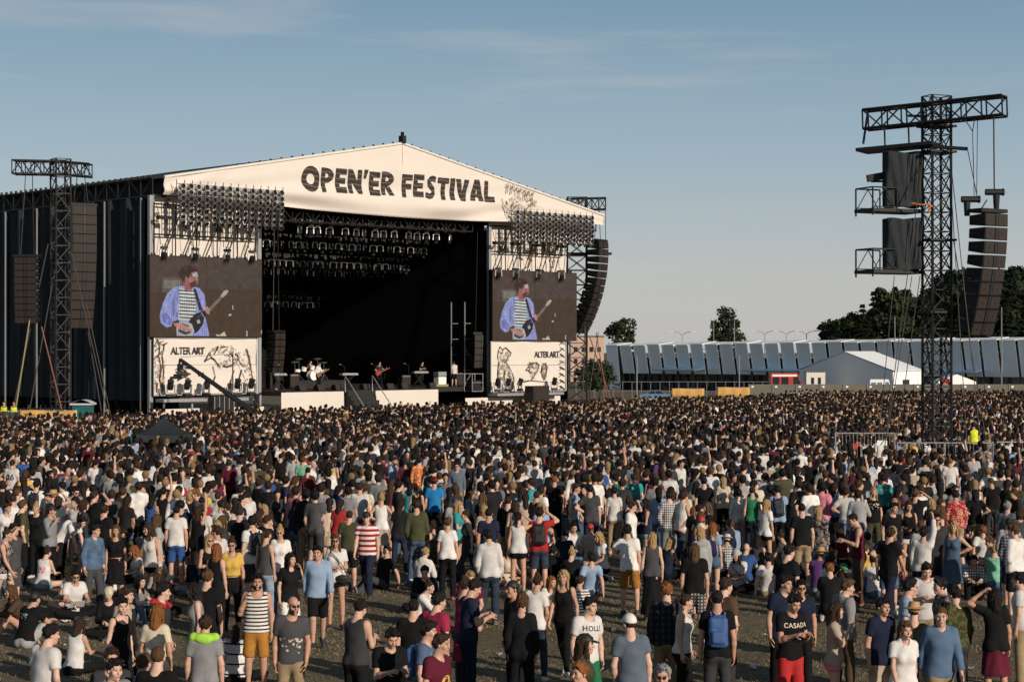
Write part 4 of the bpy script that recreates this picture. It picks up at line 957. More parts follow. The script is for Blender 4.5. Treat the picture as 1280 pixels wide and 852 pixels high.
for k, px in enumerate((372, 395, 417, 452, 482, 500, 535)):
    p_ = on(px, -1.9)
    if mon is None:
        mon = thing('floor_monitor', p_, 'black wedge monitor speaker on the front edge of the stage', 'loudspeaker', 'wedge monitors along the stage front')
        mb = MB(); mb.prism([p_ + DN * .25, p_ - DN * .25, p_ - DN * .12 + UP * .38, p_ + DN * .25 + UP * .3], DU * .55); mb.build('cabinet', 'speaker_black', mon)
        mb = MB(); mb.prism([p_ - DN * .255 + UP * .03, p_ - DN * .275 + UP * .03, p_ - DN * .15 + UP * .36, p_ - DN * .13 + UP * .36], DU * .5); mb.build('grille', 'grille', mon)
    else:
        o = copy_tree(mon); o.location = p_
# scaffold towers inside the opening at the right
def scaffold(pxs, v, ztop, label):
    us = [FX(p, v) for p in pxs]; t_ = thing('scaffold', FP(us[0], v, 2.5), label, 'scaffold', 'scaffolds on the right of the stage'); mb = MB()
    for u, zt_ in zip(us, ztop):
        for dv in (0, 1.4): mb.bar(FP(u, v + dv, 2.5), FP(u, v + dv, zt_), .045, 5)
    mb.build_each('standard', 'galv', t_); mb = MB()
    for k in range(1, 5):
        z = 2.5 + k * 1.1
        if z < min(ztop): mb.bar(FP(us[0], v, z), FP(us[-1], v, z), .03, 4); mb.bar(FP(us[0], v + 1.4, z), FP(us[-1], v + 1.4, z), .03, 4)
    for a, b in zip(us[:-1], us[1:]): mb.bar(FP(a, v, 2.6), FP(b, v, 5.2), .03, 4); mb.bar(FP(b, v, 2.6), FP(a, v, 5.2), .03, 4)
    mb.build('brace', 'galv', t_)
scaffold((523, 551), 9, (9.6, 10.0), 'tall thin scaffold poles deep in the stage'); scaffold((581, 606), 1.8, (8.4, 7.4), 'scaffold with crossed braces at the right edge of the stage opening')
for px, lab in ((545, 'white clad equipment cart beside the stagehand'), ):
    p_ = on(px + 5, .4); t_ = thing('equipment_cart', p_, lab, 'cart'); mb = MB(); mb.box(p_ + UP * .45, (.7, .5, .5), FR); mb.build('box', 'white_paint', t_); mb = MB(); mb.box(p_ + UP * .9, (.75, .5, .3), FR); mb.build('case', 'galv', t_)
    mb = MB(); mb.box(p_ + UP * .12, (1.1, .5, .16), FR); mb.build('tray', 'strap_yellow', t_)
p_ = on(592, -.4); t_ = thing('speaker_crate', p_ - UP * .4, 'open wire crate left of the right banner', 'crate'); mb = MB(); q = p_ + UP * .3
for s in (-.5, .5):
    for s2 in (-.4, .4): mb.bar(q + DU * s + DN * s2 - UP * .6, q + DU * s + DN * s2 + UP * .6, .03, 4)
for z in (-.6, 0, .6):
    for s in (-.4, .4): mb.bar(q - DU * .5 + DN * s + UP * z, q + DU * .5 + DN * s + UP * z, .025, 4)
mb.build('frame', 'galv', t_)
mb = MB(); mb.box(q - UP * .2, (.8, .6, .7), FR); mb.build('cabinet', 'speaker_black', t_)
for k, px in enumerate((670,)):
    u = FX(670, -2); t_ = thing('speaker_stack', FP(u, -2, 0), 'black ground speaker stack below the right banner', 'loudspeaker'); mb = MB(); fbox(mb, u - .8, u + .8, -2.5, -1.7, 0, FZ(482, u, -2)); mb.build('cabinet', 'speaker_black', t_); mb = MB(); fbox(mb, u - .7, u + .7, -2.53, -2.5, 1.0, FZ(483, u, -2)); mb.build('grille', 'grille', t_)

# ------------------------------------------------------------------ beyond the field
def ground_z(Y): return gz(0, Y)
# long building with slanting blue panels
hg = thing('terminal_building', (sx(1020, 320), 320, ground_z(320)), 'long low building with leaning blue grey panels behind the field', 'building')
A0, B0 = Vector((sx(762, 335), 335, 0)), Vector((sx(1300, 285), 285, 0)); hd = (B0 - A0).normalized(); hn = Vector((-hd.y, hd.x, 0)); LEN = (B0 - A0).length
npan = 27; wid = LEN / npan; zg = -2.2
mb = MB(); mb.box((A0 + B0) / 2 + hn * 9 + UP * (zg + 2.9), (LEN, 15, 5.8), Matrix((hd, hn, UP)).transposed()); mb.build('hall', 'dark_glass', hg)
pan, cap, gap = [], MB(), MB()
for k in range(npan):
    u0, u1 = k * wid, (k + 1) * wid; w0 = wid * (.04); big = k == 0
    zt_ = 5.6 + .85 * k / npan + (.12 if k % 3 == 0 else 0); zl = zg if big else .75
    def pp(u, o, z): return A0 + hd * u - hn * o + UP * z
    lean = -.42
    a = [pp(u0 + w0, .2, zl), pp(u1 - wid * .05, .55, zl), pp(u1 - wid * .05 + lean, 1.15, zt_), pp(u0 + w0 + lean, .8, zt_)]
    m_ = MB(); m_.prism(a, hn * .05); p_ = m_.build('wall_panel', 'panel_blue', hg); pan.append(p_)
    c_ = [pp(u0 + w0 + lean, .85, zt_), pp(u1 - wid * .05 + lean, 1.2, zt_), pp(u1 - wid * .03 + lean, -3.5, zt_ + .45), pp(u0 + w0 + lean, -3.5, zt_ + .45)]
    m_ = MB(); m_.prism(c_, UP * .12); m_.build('roof_edge', 'panel_edge', p_)
mb = MB()
for k in range(1, npan): mb.box(A0 + hd * (k * wid - .2) + hn * .2 + UP * (zg + 3.6), (.28, .6, 7.2), Matrix((hd, hn, UP)).transposed())
mb.build_each('pier', 'dark_glass', hg); mb = MB()
for k in (4, 5, 6, 10, 11, 12, 13, 22, 23): mb.box(A0 + hd * (k * wid + 1.2) - hn * 2.2 + UP * 1.55, (wid * .95, 3.4, .18), Matrix((hd, hn, UP)).transposed() @ Matrix.Rotation(R(5), 3, 'X'))
mb.build_each('entrance_canopy', 'blue_paint', hg); mb = MB()
for k in range(1, npan * 2): mb.box(A0 + hd * (k * wid / 2) - hn * .05 + UP * (zg + 1.6), (.12, .12, 3.2), Matrix((hd, hn, UP)).transposed())
mb.build_each('window_frame', 'dark_steel', hg)
# white marquee
ym = 262; mq = thing('marquee', (sx(1090, ym), ym, gz(0, ym)), 'large marquee with a shaded blue gable and sunlit white roof', 'marquee'); zq = gz(0, ym)
P0 = at(999, 468, 268); P1 = at(1116, 463, 250); gd = Vector((P1.x - P0.x, P1.y - P0.y, 0)); gw = gd.length; gd.normalize(); gn = Vector((-gd.y, gd.x, 0)); 
rdir = gn if gn.y > 0 else -gn
AP = Vector(((P0.x + P1.x) / 2, (P0.y + P1.y) / 2, sz(440, 258))); zE = sz(464, 252); G0 = Vector((P0.x, P0.y, zq)); G1 = Vector((P1.x, P1.y, zq)); LQ = 13.0
rdir = (Vector((sx(1152, 262), 262, 0)) - Vector((P1.x, P1.y, 0))).normalized(); LQ = (Vector((sx(1152, 262), 262, 0)) - Vector((P1.x, P1.y, 0))).length
mb = MB(); mb.prism([G0, G1, G1 + UP * (zE - zq), AP, G0 + UP * (zE - zq)], rdir * .1)
mb.prism([p + rdir * (LQ - .1) for p in (G0, G1, G1 + UP * (zE - zq), AP, G0 + UP * (zE - zq))], rdir * .1); mb.build_each('gable_wall', 'tent_white', mq)
mb = MB(); e0, e1 = G0 + UP * (zE - zq + .04), G1 + UP * (zE - zq + .04); ap = AP + UP * .05
ext = gd * .3
mb.prism([ap, e1 + ext, e1 + ext + rdir * LQ, ap + rdir * LQ], UP * .08); mb.prism([e0 - ext, ap, ap + rdir * LQ, e0 - ext + rdir * LQ], UP * .08); mb.build('roof', 'tent_white', mq)
mb = MB(); mb.prism([G1, G1 + rdir * LQ, G1 + rdir * LQ + UP * (zE - zq), G1 + UP * (zE - zq)], gd * -.08); mb.prism([G0, G0 + rdir * LQ, G0 + rdir * LQ + UP * (zE - zq), G0 + UP * (zE - zq)], gd * .08); mb.build_each('side_wall', 'tent_white', mq)
mb = MB(); q = G1 + rdir * LQ * .33 + gd * .06; mb.prism([q, q + rdir * LQ * .22, q + rdir * LQ * .22 + UP * 3.0, q + UP * 3.0], gd * .03); mb.build('doorway', 'dark_glass', mq)
# vehicles
def vehicle(x, y, rot, kind, label, body_m, stripe=None, win='dark_glass', L_=4.3, W_=1.75, H_=1.45):
    z = gz(x, y); t_ = thing({'car': 'parked_car', 'van': 'parked_van'}[kind], (x, y, z), label, kind)
    prof = [(-.5, .18), (-.5, .52), (-.46, .62), (-.30, .66), (-.17, .97), (.16, 1.0), (.34, .66), (.47, .58), (.5, .42), (.5, .18)] if kind == 'car' else [(-.5, .14), (-.5, .96), (-.47, 1.0), (.27, 1.0), (.38, .62), (.48, .52), (.5, .40), (.5, .14)]
    mb = MB(); mb.prism([(x + p * L_, y - W_ / 2, z + q * H_) for p, q in prof], (0, W_, 0)); b_ = mb.build('body', body_m, t_)
    mb = MB()
    for s in (-1, 1):
        yy = y + s * (W_ / 2 + .012)
        wl_ = [(-.26, .68), (-.16, .93), (-.02, .95), (-.02, .68)], [(.0, .68), (.0, .95), (.14, .96), (.28, .68)]
        if kind == 'van': wl_ = [(.14, .58), (.14, .88), (.27, .88), (.36, .6), (.3, .58)], [(-.2, .6), (-.2, .86), (0, .86), (0, .6)], [(-.45, .6), (-.45, .86), (-.26, .86), (-.26, .6)]
        for w_ in wl_: mb.prism([(x + p * L_, yy, z + q * H_) for p, q in w_], (0, .012 * s, 0))
    wp = prof[5:7] if kind == 'car' else prof[3:5]
    (pa_, qa), (pb_, qb) = wp; mb.prism([(x + pa_ * L_ + .04, y - W_ * .42, z + qa * H_ - .03), (x + pb_ * L_ + .04, y - W_ * .42, z + qb * H_ + .03), (x + pb_ * L_ + .04, y + W_ * .42, z + qb * H_ + .03), (x + pa_ * L_ + .04, y + W_ * .42, z + qa * H_ - .03)], (.02, 0, .02)); mb.build_each('window', win, t_)
    for sx_ in (-.31, .31):
        for s in (-1, 1):
            M_ = Matrix.Translation((x + sx_ * L_, y + s * W_ * .47, z + .32)) @ Matrix.Rotation(R(90), 4, 'X'); mb = MB(); mb.lathe([(.2, -.1), (.32, -.1), (.32, .1), (.2, .1)], 14, M_); wh = mb.build('wheel', 'rubber', t_)
            mb = MB(); mb.lathe([(.19, -.11), (.19, .11)], 10, M_); mb.build('rim', 'alu', wh)
    for s in (-1, 1): mb = MB(); mb.box((x + .49 * L_, y + s * W_ * .36, z + .47 * H_), (.1, .3, .12)); mb.build('headlight', 'white_plastic', t_)
    if stripe:
        mb = MB()
        for s in (-1, 1): yy = y + s * (W_ / 2 + .006); mb.prism([(x - .46 * L_, yy, z + .88 * H_), (x + .24 * L_, yy, z + .88 * H_), (x + .24 * L_, yy, z + .95 * H_), (x - .46 * L_, yy, z + .95 * H_)], (0, .006 * s, 0))
        mb.build('stripe', stripe, t_)
    return t_
Yv = 258
vehicle(sx(819, 250), 250, 0, 'car', 'blue grey parked car seen in front of the long building', 'blue_paint')
vehicle(sx(984, 243), 243, 180, 'van', 'red and white emergency van parked left of the marquee', 'red_paint', 'white_paint', L_=4.6, W_=2.2, H_=3.7)
vehicle(sx(1101, 246), 246, 0, 'van', 'small white van in front of the marquee gable', 'white_paint', None, 'blue_paint', L_=3.2, W_=1.7, H_=2.9)
ct = thing('site_office', (sx(1018, 257), 257, gz(0, 257)), 'cream container office with two small windows left of the marquee', 'cabin'); c_ = ct.location; mb = MB(); mb.box(c_ + UP * 1.95, (2.6, 2.4, 3.9)); mb.build('box', 'canvas_white', ct)
mb = MB(); [mb.box(c_ + Vector((dx, -1.21, 2.75)), (.42, .03, .9)) for dx in (-.45, .5)]; mb.build_each('window', 'dark_glass', ct); mb = MB(); [mb.box(c_ + Vector((-1.2 + .4 * k, 0, 3.97)), (.22, 2.4, .14)) for k in range(7)]; mb.build_each('roof_trim', 'wood', ct)
sgn = thing('red_cross_tent', (sx(1196, 240), 240, gz(0, 240)), 'white and red first aid shelter behind the delay tower', 'shelter'); c_ = sgn.location; mb = MB(); mb.prism([c_ + Vector((-2.6, 0, 0)), c_ + Vector((2.6, 0, 0)), c_ + Vector((2.6, 0, 2.5)), c_ + Vector((0, 0, 3.5)), c_ + Vector((-2.6, 0, 2.5))], (0, 4, 0)); mb.build('shell', 'tent_white', sgn)
mb = MB(); mb.box(c_ + Vector((-1.4, -.04, 2.6)), (1.5, .05, .7)); mb.build('red_board', 'red_paint', sgn)
# perimeter hoarding
def perimeter(px0, px1, Y, py0, label, m, n):
    x0, x1 = sx(px0, Y), sx(px1, Y); g = gz(0, Y); z1 = sz(py0, Y); t_ = thing('perimeter_fence', ((x0 + x1) / 2, Y, g), label, 'fence')
    mb = MB(); mb.box(((x0 + x1) / 2, Y, (g + z1) / 2), (x1 - x0, .08, z1 - g)); mb.build('panels', m, t_); mb = MB()
    for k in range(n + 1): mb.bar((x0 + (x1 - x0) * k / n, Y - .08, g), (x0 + (x1 - x0) * k / n, Y - .08, z1 + .06), .06, 5)
    mb.build_each('post', 'galv', t_); mb = MB()
    for k in range(n): mb.box((x0 + (x1 - x0) * (k + .15) / n, Y - .07, z1 - .3), (.28, .03, .22))
    mb.build_each('plate', 'white_paint', t_)
perimeter(936, 1320, 225, 480, 'long olive grey hoarding fence behind the crowd at the right', 'concrete', 13)
def rail(px0, px1, Y, py0, label, n):
    x0, x1 = sx(px0, Y), sx(px1, Y); g = gz(0, Y); z1 = sz(py0, Y); t_ = thing('wire_fence', ((x0 + x1) / 2, Y, g), label, 'fence'); mb = MB()
    for k in range(n + 1): mb.bar((x0 + (x1 - x0) * k / n, Y, g), (x0 + (x1 - x0) * k / n, Y, z1), .04, 5)
    mb.build_each('post', 'galv', t_); mb = MB(); mb.bar((x0, Y, z1), (x1, Y, z1), .035, 5); mb.bar((x0, Y, (g + z1) / 2), (x1, Y, (g + z1) / 2), .03, 5); mb.build('rail', 'galv', t_)
rail(720, 1000, 255, 477, 'pale post and rail fence in front of the long building', 24)
hoarding(840, 880, 485.5, 496, 200, 'left one of two small ochre banners behind the crowd'); hoarding(897, 937, 484, 496, 200, 'right one of two small ochre banners behind the crowd')
bh = thing('brick_building', (sx(733, 420), 420, -2.2), 'pale orange block of flats far behind the right speaker tower', 'building'); c_ = bh.location; mb = MB(); mb.box(c_ + UP * 5, (7.5, 10, 10)); mb.build('wall', 'brick', bh)
mb = MB(); [mb.box(c_ + Vector((-2.6 + 1.75 * i, -5.02, 2 + 2.6 * j)), (.8, .05, 1.1)) for i in range(4) for j in range(3)]; mb.build_each('window', 'dark_glass', bh); mb = MB(); mb.box(c_ + UP * 10.15, (7.8, 10.3, .3)); mb.build('roof', 'concrete', bh)
# lamp posts and poles
lp = None
for (px, py, Y, two) in ((853, 415, 370, 1), (956, 414, 380, 1), (983, 414, 375, 1), (1008, 414, 385, 1), (1066, 413, 365, 0), (1094, 414, 360, 0), (1112, 416, 372, 1), (1151, 415, 366, 0), (1262, 418, 350, 1)):
    z1 = sz(py, Y); x = sx(px, Y); t_ = thing('street_lamp', (x, Y, -2.2), ('twin armed' if two else 'single armed') + ' street lamp showing above the long building', 'lamp', 'street lamps behind the long building, ' + ('twin' if two else 'single'))
    mb = MB(); mb.bar((x, Y, -2.2), (x, Y, z1 - .5), .13, 6, .09)
    for s in ((-1, 1) if two else (1,)): mb.tube([(x, Y, z1 - .6), (x + s * .7, Y, z1 - .1), (x + s * 1.9, Y, z1 + .15)], .07, 5)
    mb.build_each('post', 'galv', t_); mb = MB()
    for s in ((-1, 1) if two else (1,)): mb.box((x + s * 2.2, Y, z1 + .13), (.9, .3, .16))
    mb.build('lamp_head', 'white_plastic', t_)
for (px, y0_, Y, lab) in ((918, 400, 320, 'thin flagpole left of the tree behind the long building'), (1118.5, 396, 300, 'pale wooden pole in front of the dark forest'), (796, 445, 262, 'pale lamp pole in front of the first blue panel'), (924, 444, 262, 'pale pole in front of the middle of the long building'), (892, 402, 330, 'thin pole before the round tree'), (1252, 384, 250, 'thin pole right of the delay line array')):
    x = sx(px, Y); t_ = tag(MB().bar((x, Y, gz(0, Y)), (x, Y, sz(y0_, Y)), .11, 6, .07).build('pole', 'pole', None), lab, 'pole')
# trees
def make_crown(seed, rx, rz, n, leaf, m, name, parent, base):
    g = np.random.default_rng(seed); nb = 26; th = g.random(nb) * 6.28; ph = g.uniform(-.75, 1, nb)
    cb = np.c_[np.cos(th) * np.sqrt(1 - ph ** 2 * .8) * rx * g.uniform(.35, .85, nb), np.sin(th) * np.sqrt(1 - ph ** 2 * .8) * rx * g.uniform(.35, .85, nb), ph * rz * .8]
    rb = g.uniform(.20, .42, nb) * rx
    k = g.integers(0, nb, n); d = g.normal(size=(n, 3)); d /= np.linalg.norm(d, axis=1)[:, None]
    P = cb[k] + d * (rb[k] * g.uniform(.55, 1.08, n))[:, None]; P[:, 2] *= .95
    nrm = d + g.normal(0, .6, (n, 3)); nrm /= np.linalg.norm(nrm, axis=1)[:, None]
    a = np.cross(nrm, g.normal(size=(n, 3))); a /= np.linalg.norm(a, axis=1)[:, None]; b = np.cross(nrm, a); s_ = (leaf * g.uniform(.5, 1.3, n))[:, None]
    q = np.stack([P - a * s_, P - b * s_ * .6, P + a * s_, P + b * s_ * .6], 1).reshape(-1, 3) + np.array(base)
    me = bpy.data.meshes.new(name); me.from_pydata(q.tolist(), [], np.arange(n * 4).reshape(-1, 4).tolist()); return link(name, me, m, parent)
def conifer(seed, rx, hz, n, leaf, m, parent, base):
    g = np.random.default_rng(seed); t_ = g.random(n) ** 1.25; lay = np.floor(t_ * 16) / 16 + .03 * g.random(n); rr = rx * (1 - t_) * g.uniform(.25, 1.05, n) * (.75 + .35 * np.sin(g.integers(0, 9, n) * 2.3)); an = g.random(n) * 6.28
    P = np.c_[np.cos(an) * rr, np.sin(an) * rr, lay * hz - .18 * rr]; a = np.c_[np.cos(an), np.sin(an), -.35 + 0 * an]; b = np.c_[-np.sin(an), np.cos(an), .3 * g.normal(size=n)]; s_ = (leaf * g.uniform(.5, 1.3, n))[:, None]
    q = np.stack([P - a * s_, P - b * s_ * .6, P + a * s_, P + b * s_ * .6], 1).reshape(-1, 3) + np.array(base)
    me = bpy.data.meshes.new('crown'); me.from_pydata(q.tolist(), [], np.arange(n * 4).reshape(-1, 4).tolist()); return link('crown', me, m, parent)
def trunk(h, r_, limbs, seed, parent):
    g = random.Random(seed); mb = MB(); mb.bar((0, 0, 0), (g.uniform(-.2, .2), 0, h), r_, 8, r_ * .45)
    for k in range(limbs):
        z = h * g.uniform(.45, .95); a = g.uniform(0, 6.28); l_ = h * g.uniform(.15, .3); mb.bar((0, 0, z), (math.cos(a) * l_, math.sin(a) * l_, z + l_ * .7), r_ * .4, 5, r_ * .12)
    return mb.build('trunk', 'bark', parent)
def broad(loc, label, group, seed, h, rx, n=2600, leaf=.34):
    t_ = thing('broadleaf_tree', (0, 0, 0), label, 'tree', group); trunk(h * .6, h * .028, 5, seed, t_); make_crown(seed, rx, h * .40, n, leaf, 'leaf_dark', 'crown', t_, (0, 0, h * .60)); t_.location = loc; return t_
def pine(loc, label, group, seed, h, rx, n=2600, leaf=.42):
    t_ = thing('pine_tree', (0, 0, 0), label, 'tree', group); trunk(h * .92, h * .016, 0, seed, t_); conifer(seed, rx, h * .84, n, leaf, 'leaf_pine', t_, (0, 0, h * .16)); t_.location = loc; return t_
broad((sx(777, 350), 350, -2.2), 'small bushy tree above the left end of the long building', None, 3, 14.2, 3.3)
broad((sx(906, 345), 345, -2.2), 'tall round tree above the middle of the long building', None, 8, 15.6, 4.2, 3200)
broad((sx(846, 380), 380, -2.2), 'tiny treetop peeping over the long building beside the twin lamp', None, 5, 8.8, 1.6, 700, .25)
t2 = broad((sx(750, 240), 240, -1.5), 'dark bush low behind the right speaker tower', None, 15, 5.2, 2.4, 1200, .22)
t2 = broad((sx(738, 200), 200, -.5), 'dark hedge bush between the right tower and the blue panels', None, 16, 4.2, 2.0, 1000, .2)
fb = [(1046, 400, 330), (1062, 386, 340), (1078, 378, 330), (1092, 362, 345), (1106, 352, 335), (1119, 356, 350), (1132, 360, 335), (1146, 352, 345), (1160, 358, 335), (1176, 350, 350), (1194, 352, 340), (1208, 360, 330), (1222, 348, 345), (1238, 346, 335), (1252, 340, 345), (1264, 334, 335), (1278, 336, 345), (1294, 330, 335), (1312, 340, 340),
      (1054, 408, 318), (1086, 392, 315), (1112, 384, 320), (1140, 388, 316), (1170, 384, 318), (1200, 386, 316), (1230, 376, 318), (1258, 368, 315), (1284, 372, 318)]
tsrc = {}
for k, (px, py, Y) in enumerate(fb):
    h = sz(py, Y) + 2.2; pn = k % 3 != 1; r_ = random.Random(k)
    key = (pn, k % 4)
    lab = ('dark pointed pine' if pn else 'dark rounded broadleaf tree') + ' in the forest edge behind the delay tower'; grp = 'pines at the forest edge' if pn else 'broadleaf trees at the forest edge'
    loc = (sx(px, Y), Y, -2.2)
    if key not in tsrc:
        o = pine(loc, lab, grp, 60 + k, 20, 4.6, 3000, .55) if pn else broad(loc, lab, grp, 60 + k, 20, 5.2, 3000, .5); tsrc[key] = o
    else: o = copy_tree(tsrc[key]); o.location = loc
    o.scale = (h / 20 * r_.uniform(.9, 1.25), h / 20, h / 20); o.rotation_euler = (0, 0, r_.uniform(0, 6.28))
# far wood closing the view behind the forest edge
g = np.random.default_rng(77); n = 20000; X_ = sx(1035, 380) + (sx(1420, 380) - sx(1035, 380)) * g.random(n); top = 11 + 11.5 * np.clip((X_ - X_.min()) / 28, 0, 1) + 1.5 * np.sin(X_ * .5); Zq = -2.2 + top * g.random(n) ** .7; Yq = 372 + 22 * g.random(n)
P = np.c_[X_, Yq, Zq]; a = g.normal(size=(n, 3)); a /= np.linalg.norm(a, axis=1)[:, None]; b = np.cross(a, g.normal(size=(n, 3))); b /= np.linalg.norm(b, axis=1)[:, None]; s_ = (.9 * g.uniform(.5, 1.2, n))[:, None]
q = np.stack([P - a * s_, P - b * s_ * .7, P + a * s_, P + b * s_ * .7], 1).reshape(-1, 3); me = bpy.data.meshes.new('wood'); me.from_pydata(q.tolist(), [], np.arange(n * 4).reshape(-1, 4).tolist())
tag(link('far_wood', me, 'leaf_pine'), 'dark wood closing the view at the right behind the pines', 'wood', kind='stuff')
# ------------------------------------------------------------------ people: bodies and clothes grown as one smooth surface each
f32 = np.float32
def unit(v): v = np.asarray(v, float); return v / np.linalg.norm(v)
def Rx(a): c, s = math.cos(R(a)), math.sin(R(a)); return np.array([[1, 0, 0], [0, c, -s], [0, s, c]])
def Ry(a): c, s = math.cos(R(a)), math.sin(R(a)); return np.array([[c, 0, s], [0, 1, 0], [-s, 0, c]])
def Rz(a): c, s = math.cos(R(a)), math.sin(R(a)); return np.array([[c, -s, 0], [s, c, 0], [0, 0, 1]])
def C(a, b, ra, rb, cuts=()):
    a, b = np.asarray(a, float), np.asarray(b, float)
    def fn(X, Y, Z):
        d = b - a; bb = max(1e-9, float(d @ d)); px, py, pz = X - a[0], Y - a[1], Z - a[2]
        t = np.clip((px * d[0] + py * d[1] + pz * d[2]) / bb, 0, 1)
        r = np.sqrt((px - t * d[0]) ** 2 + (py - t * d[1]) ** 2 + (pz - t * d[2]) ** 2) - (ra + (rb - ra) * t)
        return r
    m = max(ra, rb); return np.minimum(a, b) - m, np.maximum(a, b) + m, fn, cuts
def E(c, r, M=None, cuts=()):
    c, r = np.asarray(c, float), np.asarray(r, float); M = np.eye(3) if M is None else M
    def fn(X, Y, Z):
        px, py, pz = X - c[0], Y - c[1], Z - c[2]; k0 = 0; k1 = 0
        for i in range(3):
            q = M[0, i] * px + M[1, i] * py + M[2, i] * pz; k0 = k0 + (q / r[i]) ** 2; k1 = k1 + (q / r[i] ** 2) ** 2
        k0 = np.sqrt(k0); return k0 * (k0 - 1) / np.sqrt(k1 + 1e-12)
    ext = np.sqrt(((M * r) ** 2).sum(1)); return c - ext, c + ext, fn, cuts
def FC(c, M, z0, z1, r0, r1, fy, cuts=()):
    """flattened cone in frame M at c: radius r0..r1 from local z0 to z1, depth factor fy"""
    c = np.asarray(c, float)
    def fn(X, Y, Z):
        px, py, pz = X - c[0], Y - c[1], Z - c[2]
        lx = M[0, 0] * px + M[1, 0] * py + M[2, 0] * pz; ly = (M[0, 1] * px + M[1, 1] * py + M[2, 1] * pz) / fy; lz = M[0, 2] * px + M[1, 2] * py + M[2, 2] * pz
        t = np.clip((lz - z0) / (z1 - z0), 0, 1); dz_ = lz - np.clip(lz, min(z0, z1), max(z0, z1))
        return (np.sqrt(lx ** 2 + ly ** 2 + dz_ ** 2) - (r0 + (r1 - r0) * t)) * (.5 + .5 * fy)
    m = max(r0, r1); pts = np.array([c + M @ np.array([x * m, y * m, z]) for x in (-1, 1) for y in (-1, 1) for z in (min(z0, z1) - m, max(z0, z1) + m)])
    return pts.min(0), pts.max(0), fn, cuts
def B(c, hf_, r):
    c, hf_ = np.asarray(c, float), np.asarray(hf_, float)
    def fn(X, Y, Z):
        q = [np.abs(X - c[0]) - hf_[0] + r, np.abs(Y - c[1]) - hf_[1] + r, np.abs(Z - c[2]) - hf_[2] + r]
        return np.sqrt(np.maximum(q[0], 0) ** 2 + np.maximum(q[1], 0) ** 2 + np.maximum(q[2], 0) ** 2) + np.minimum(np.maximum(np.maximum(q[0], q[1]), q[2]), 0) - r
    return c - hf_, c + hf_, fn, ()
def plane(p, n):
    p, n = np.asarray(p, float), unit(n); return lambda X, Y, Z: (X - p[0]) * n[0] + (Y - p[1]) * n[1] + (Z - p[2]) * n[2]
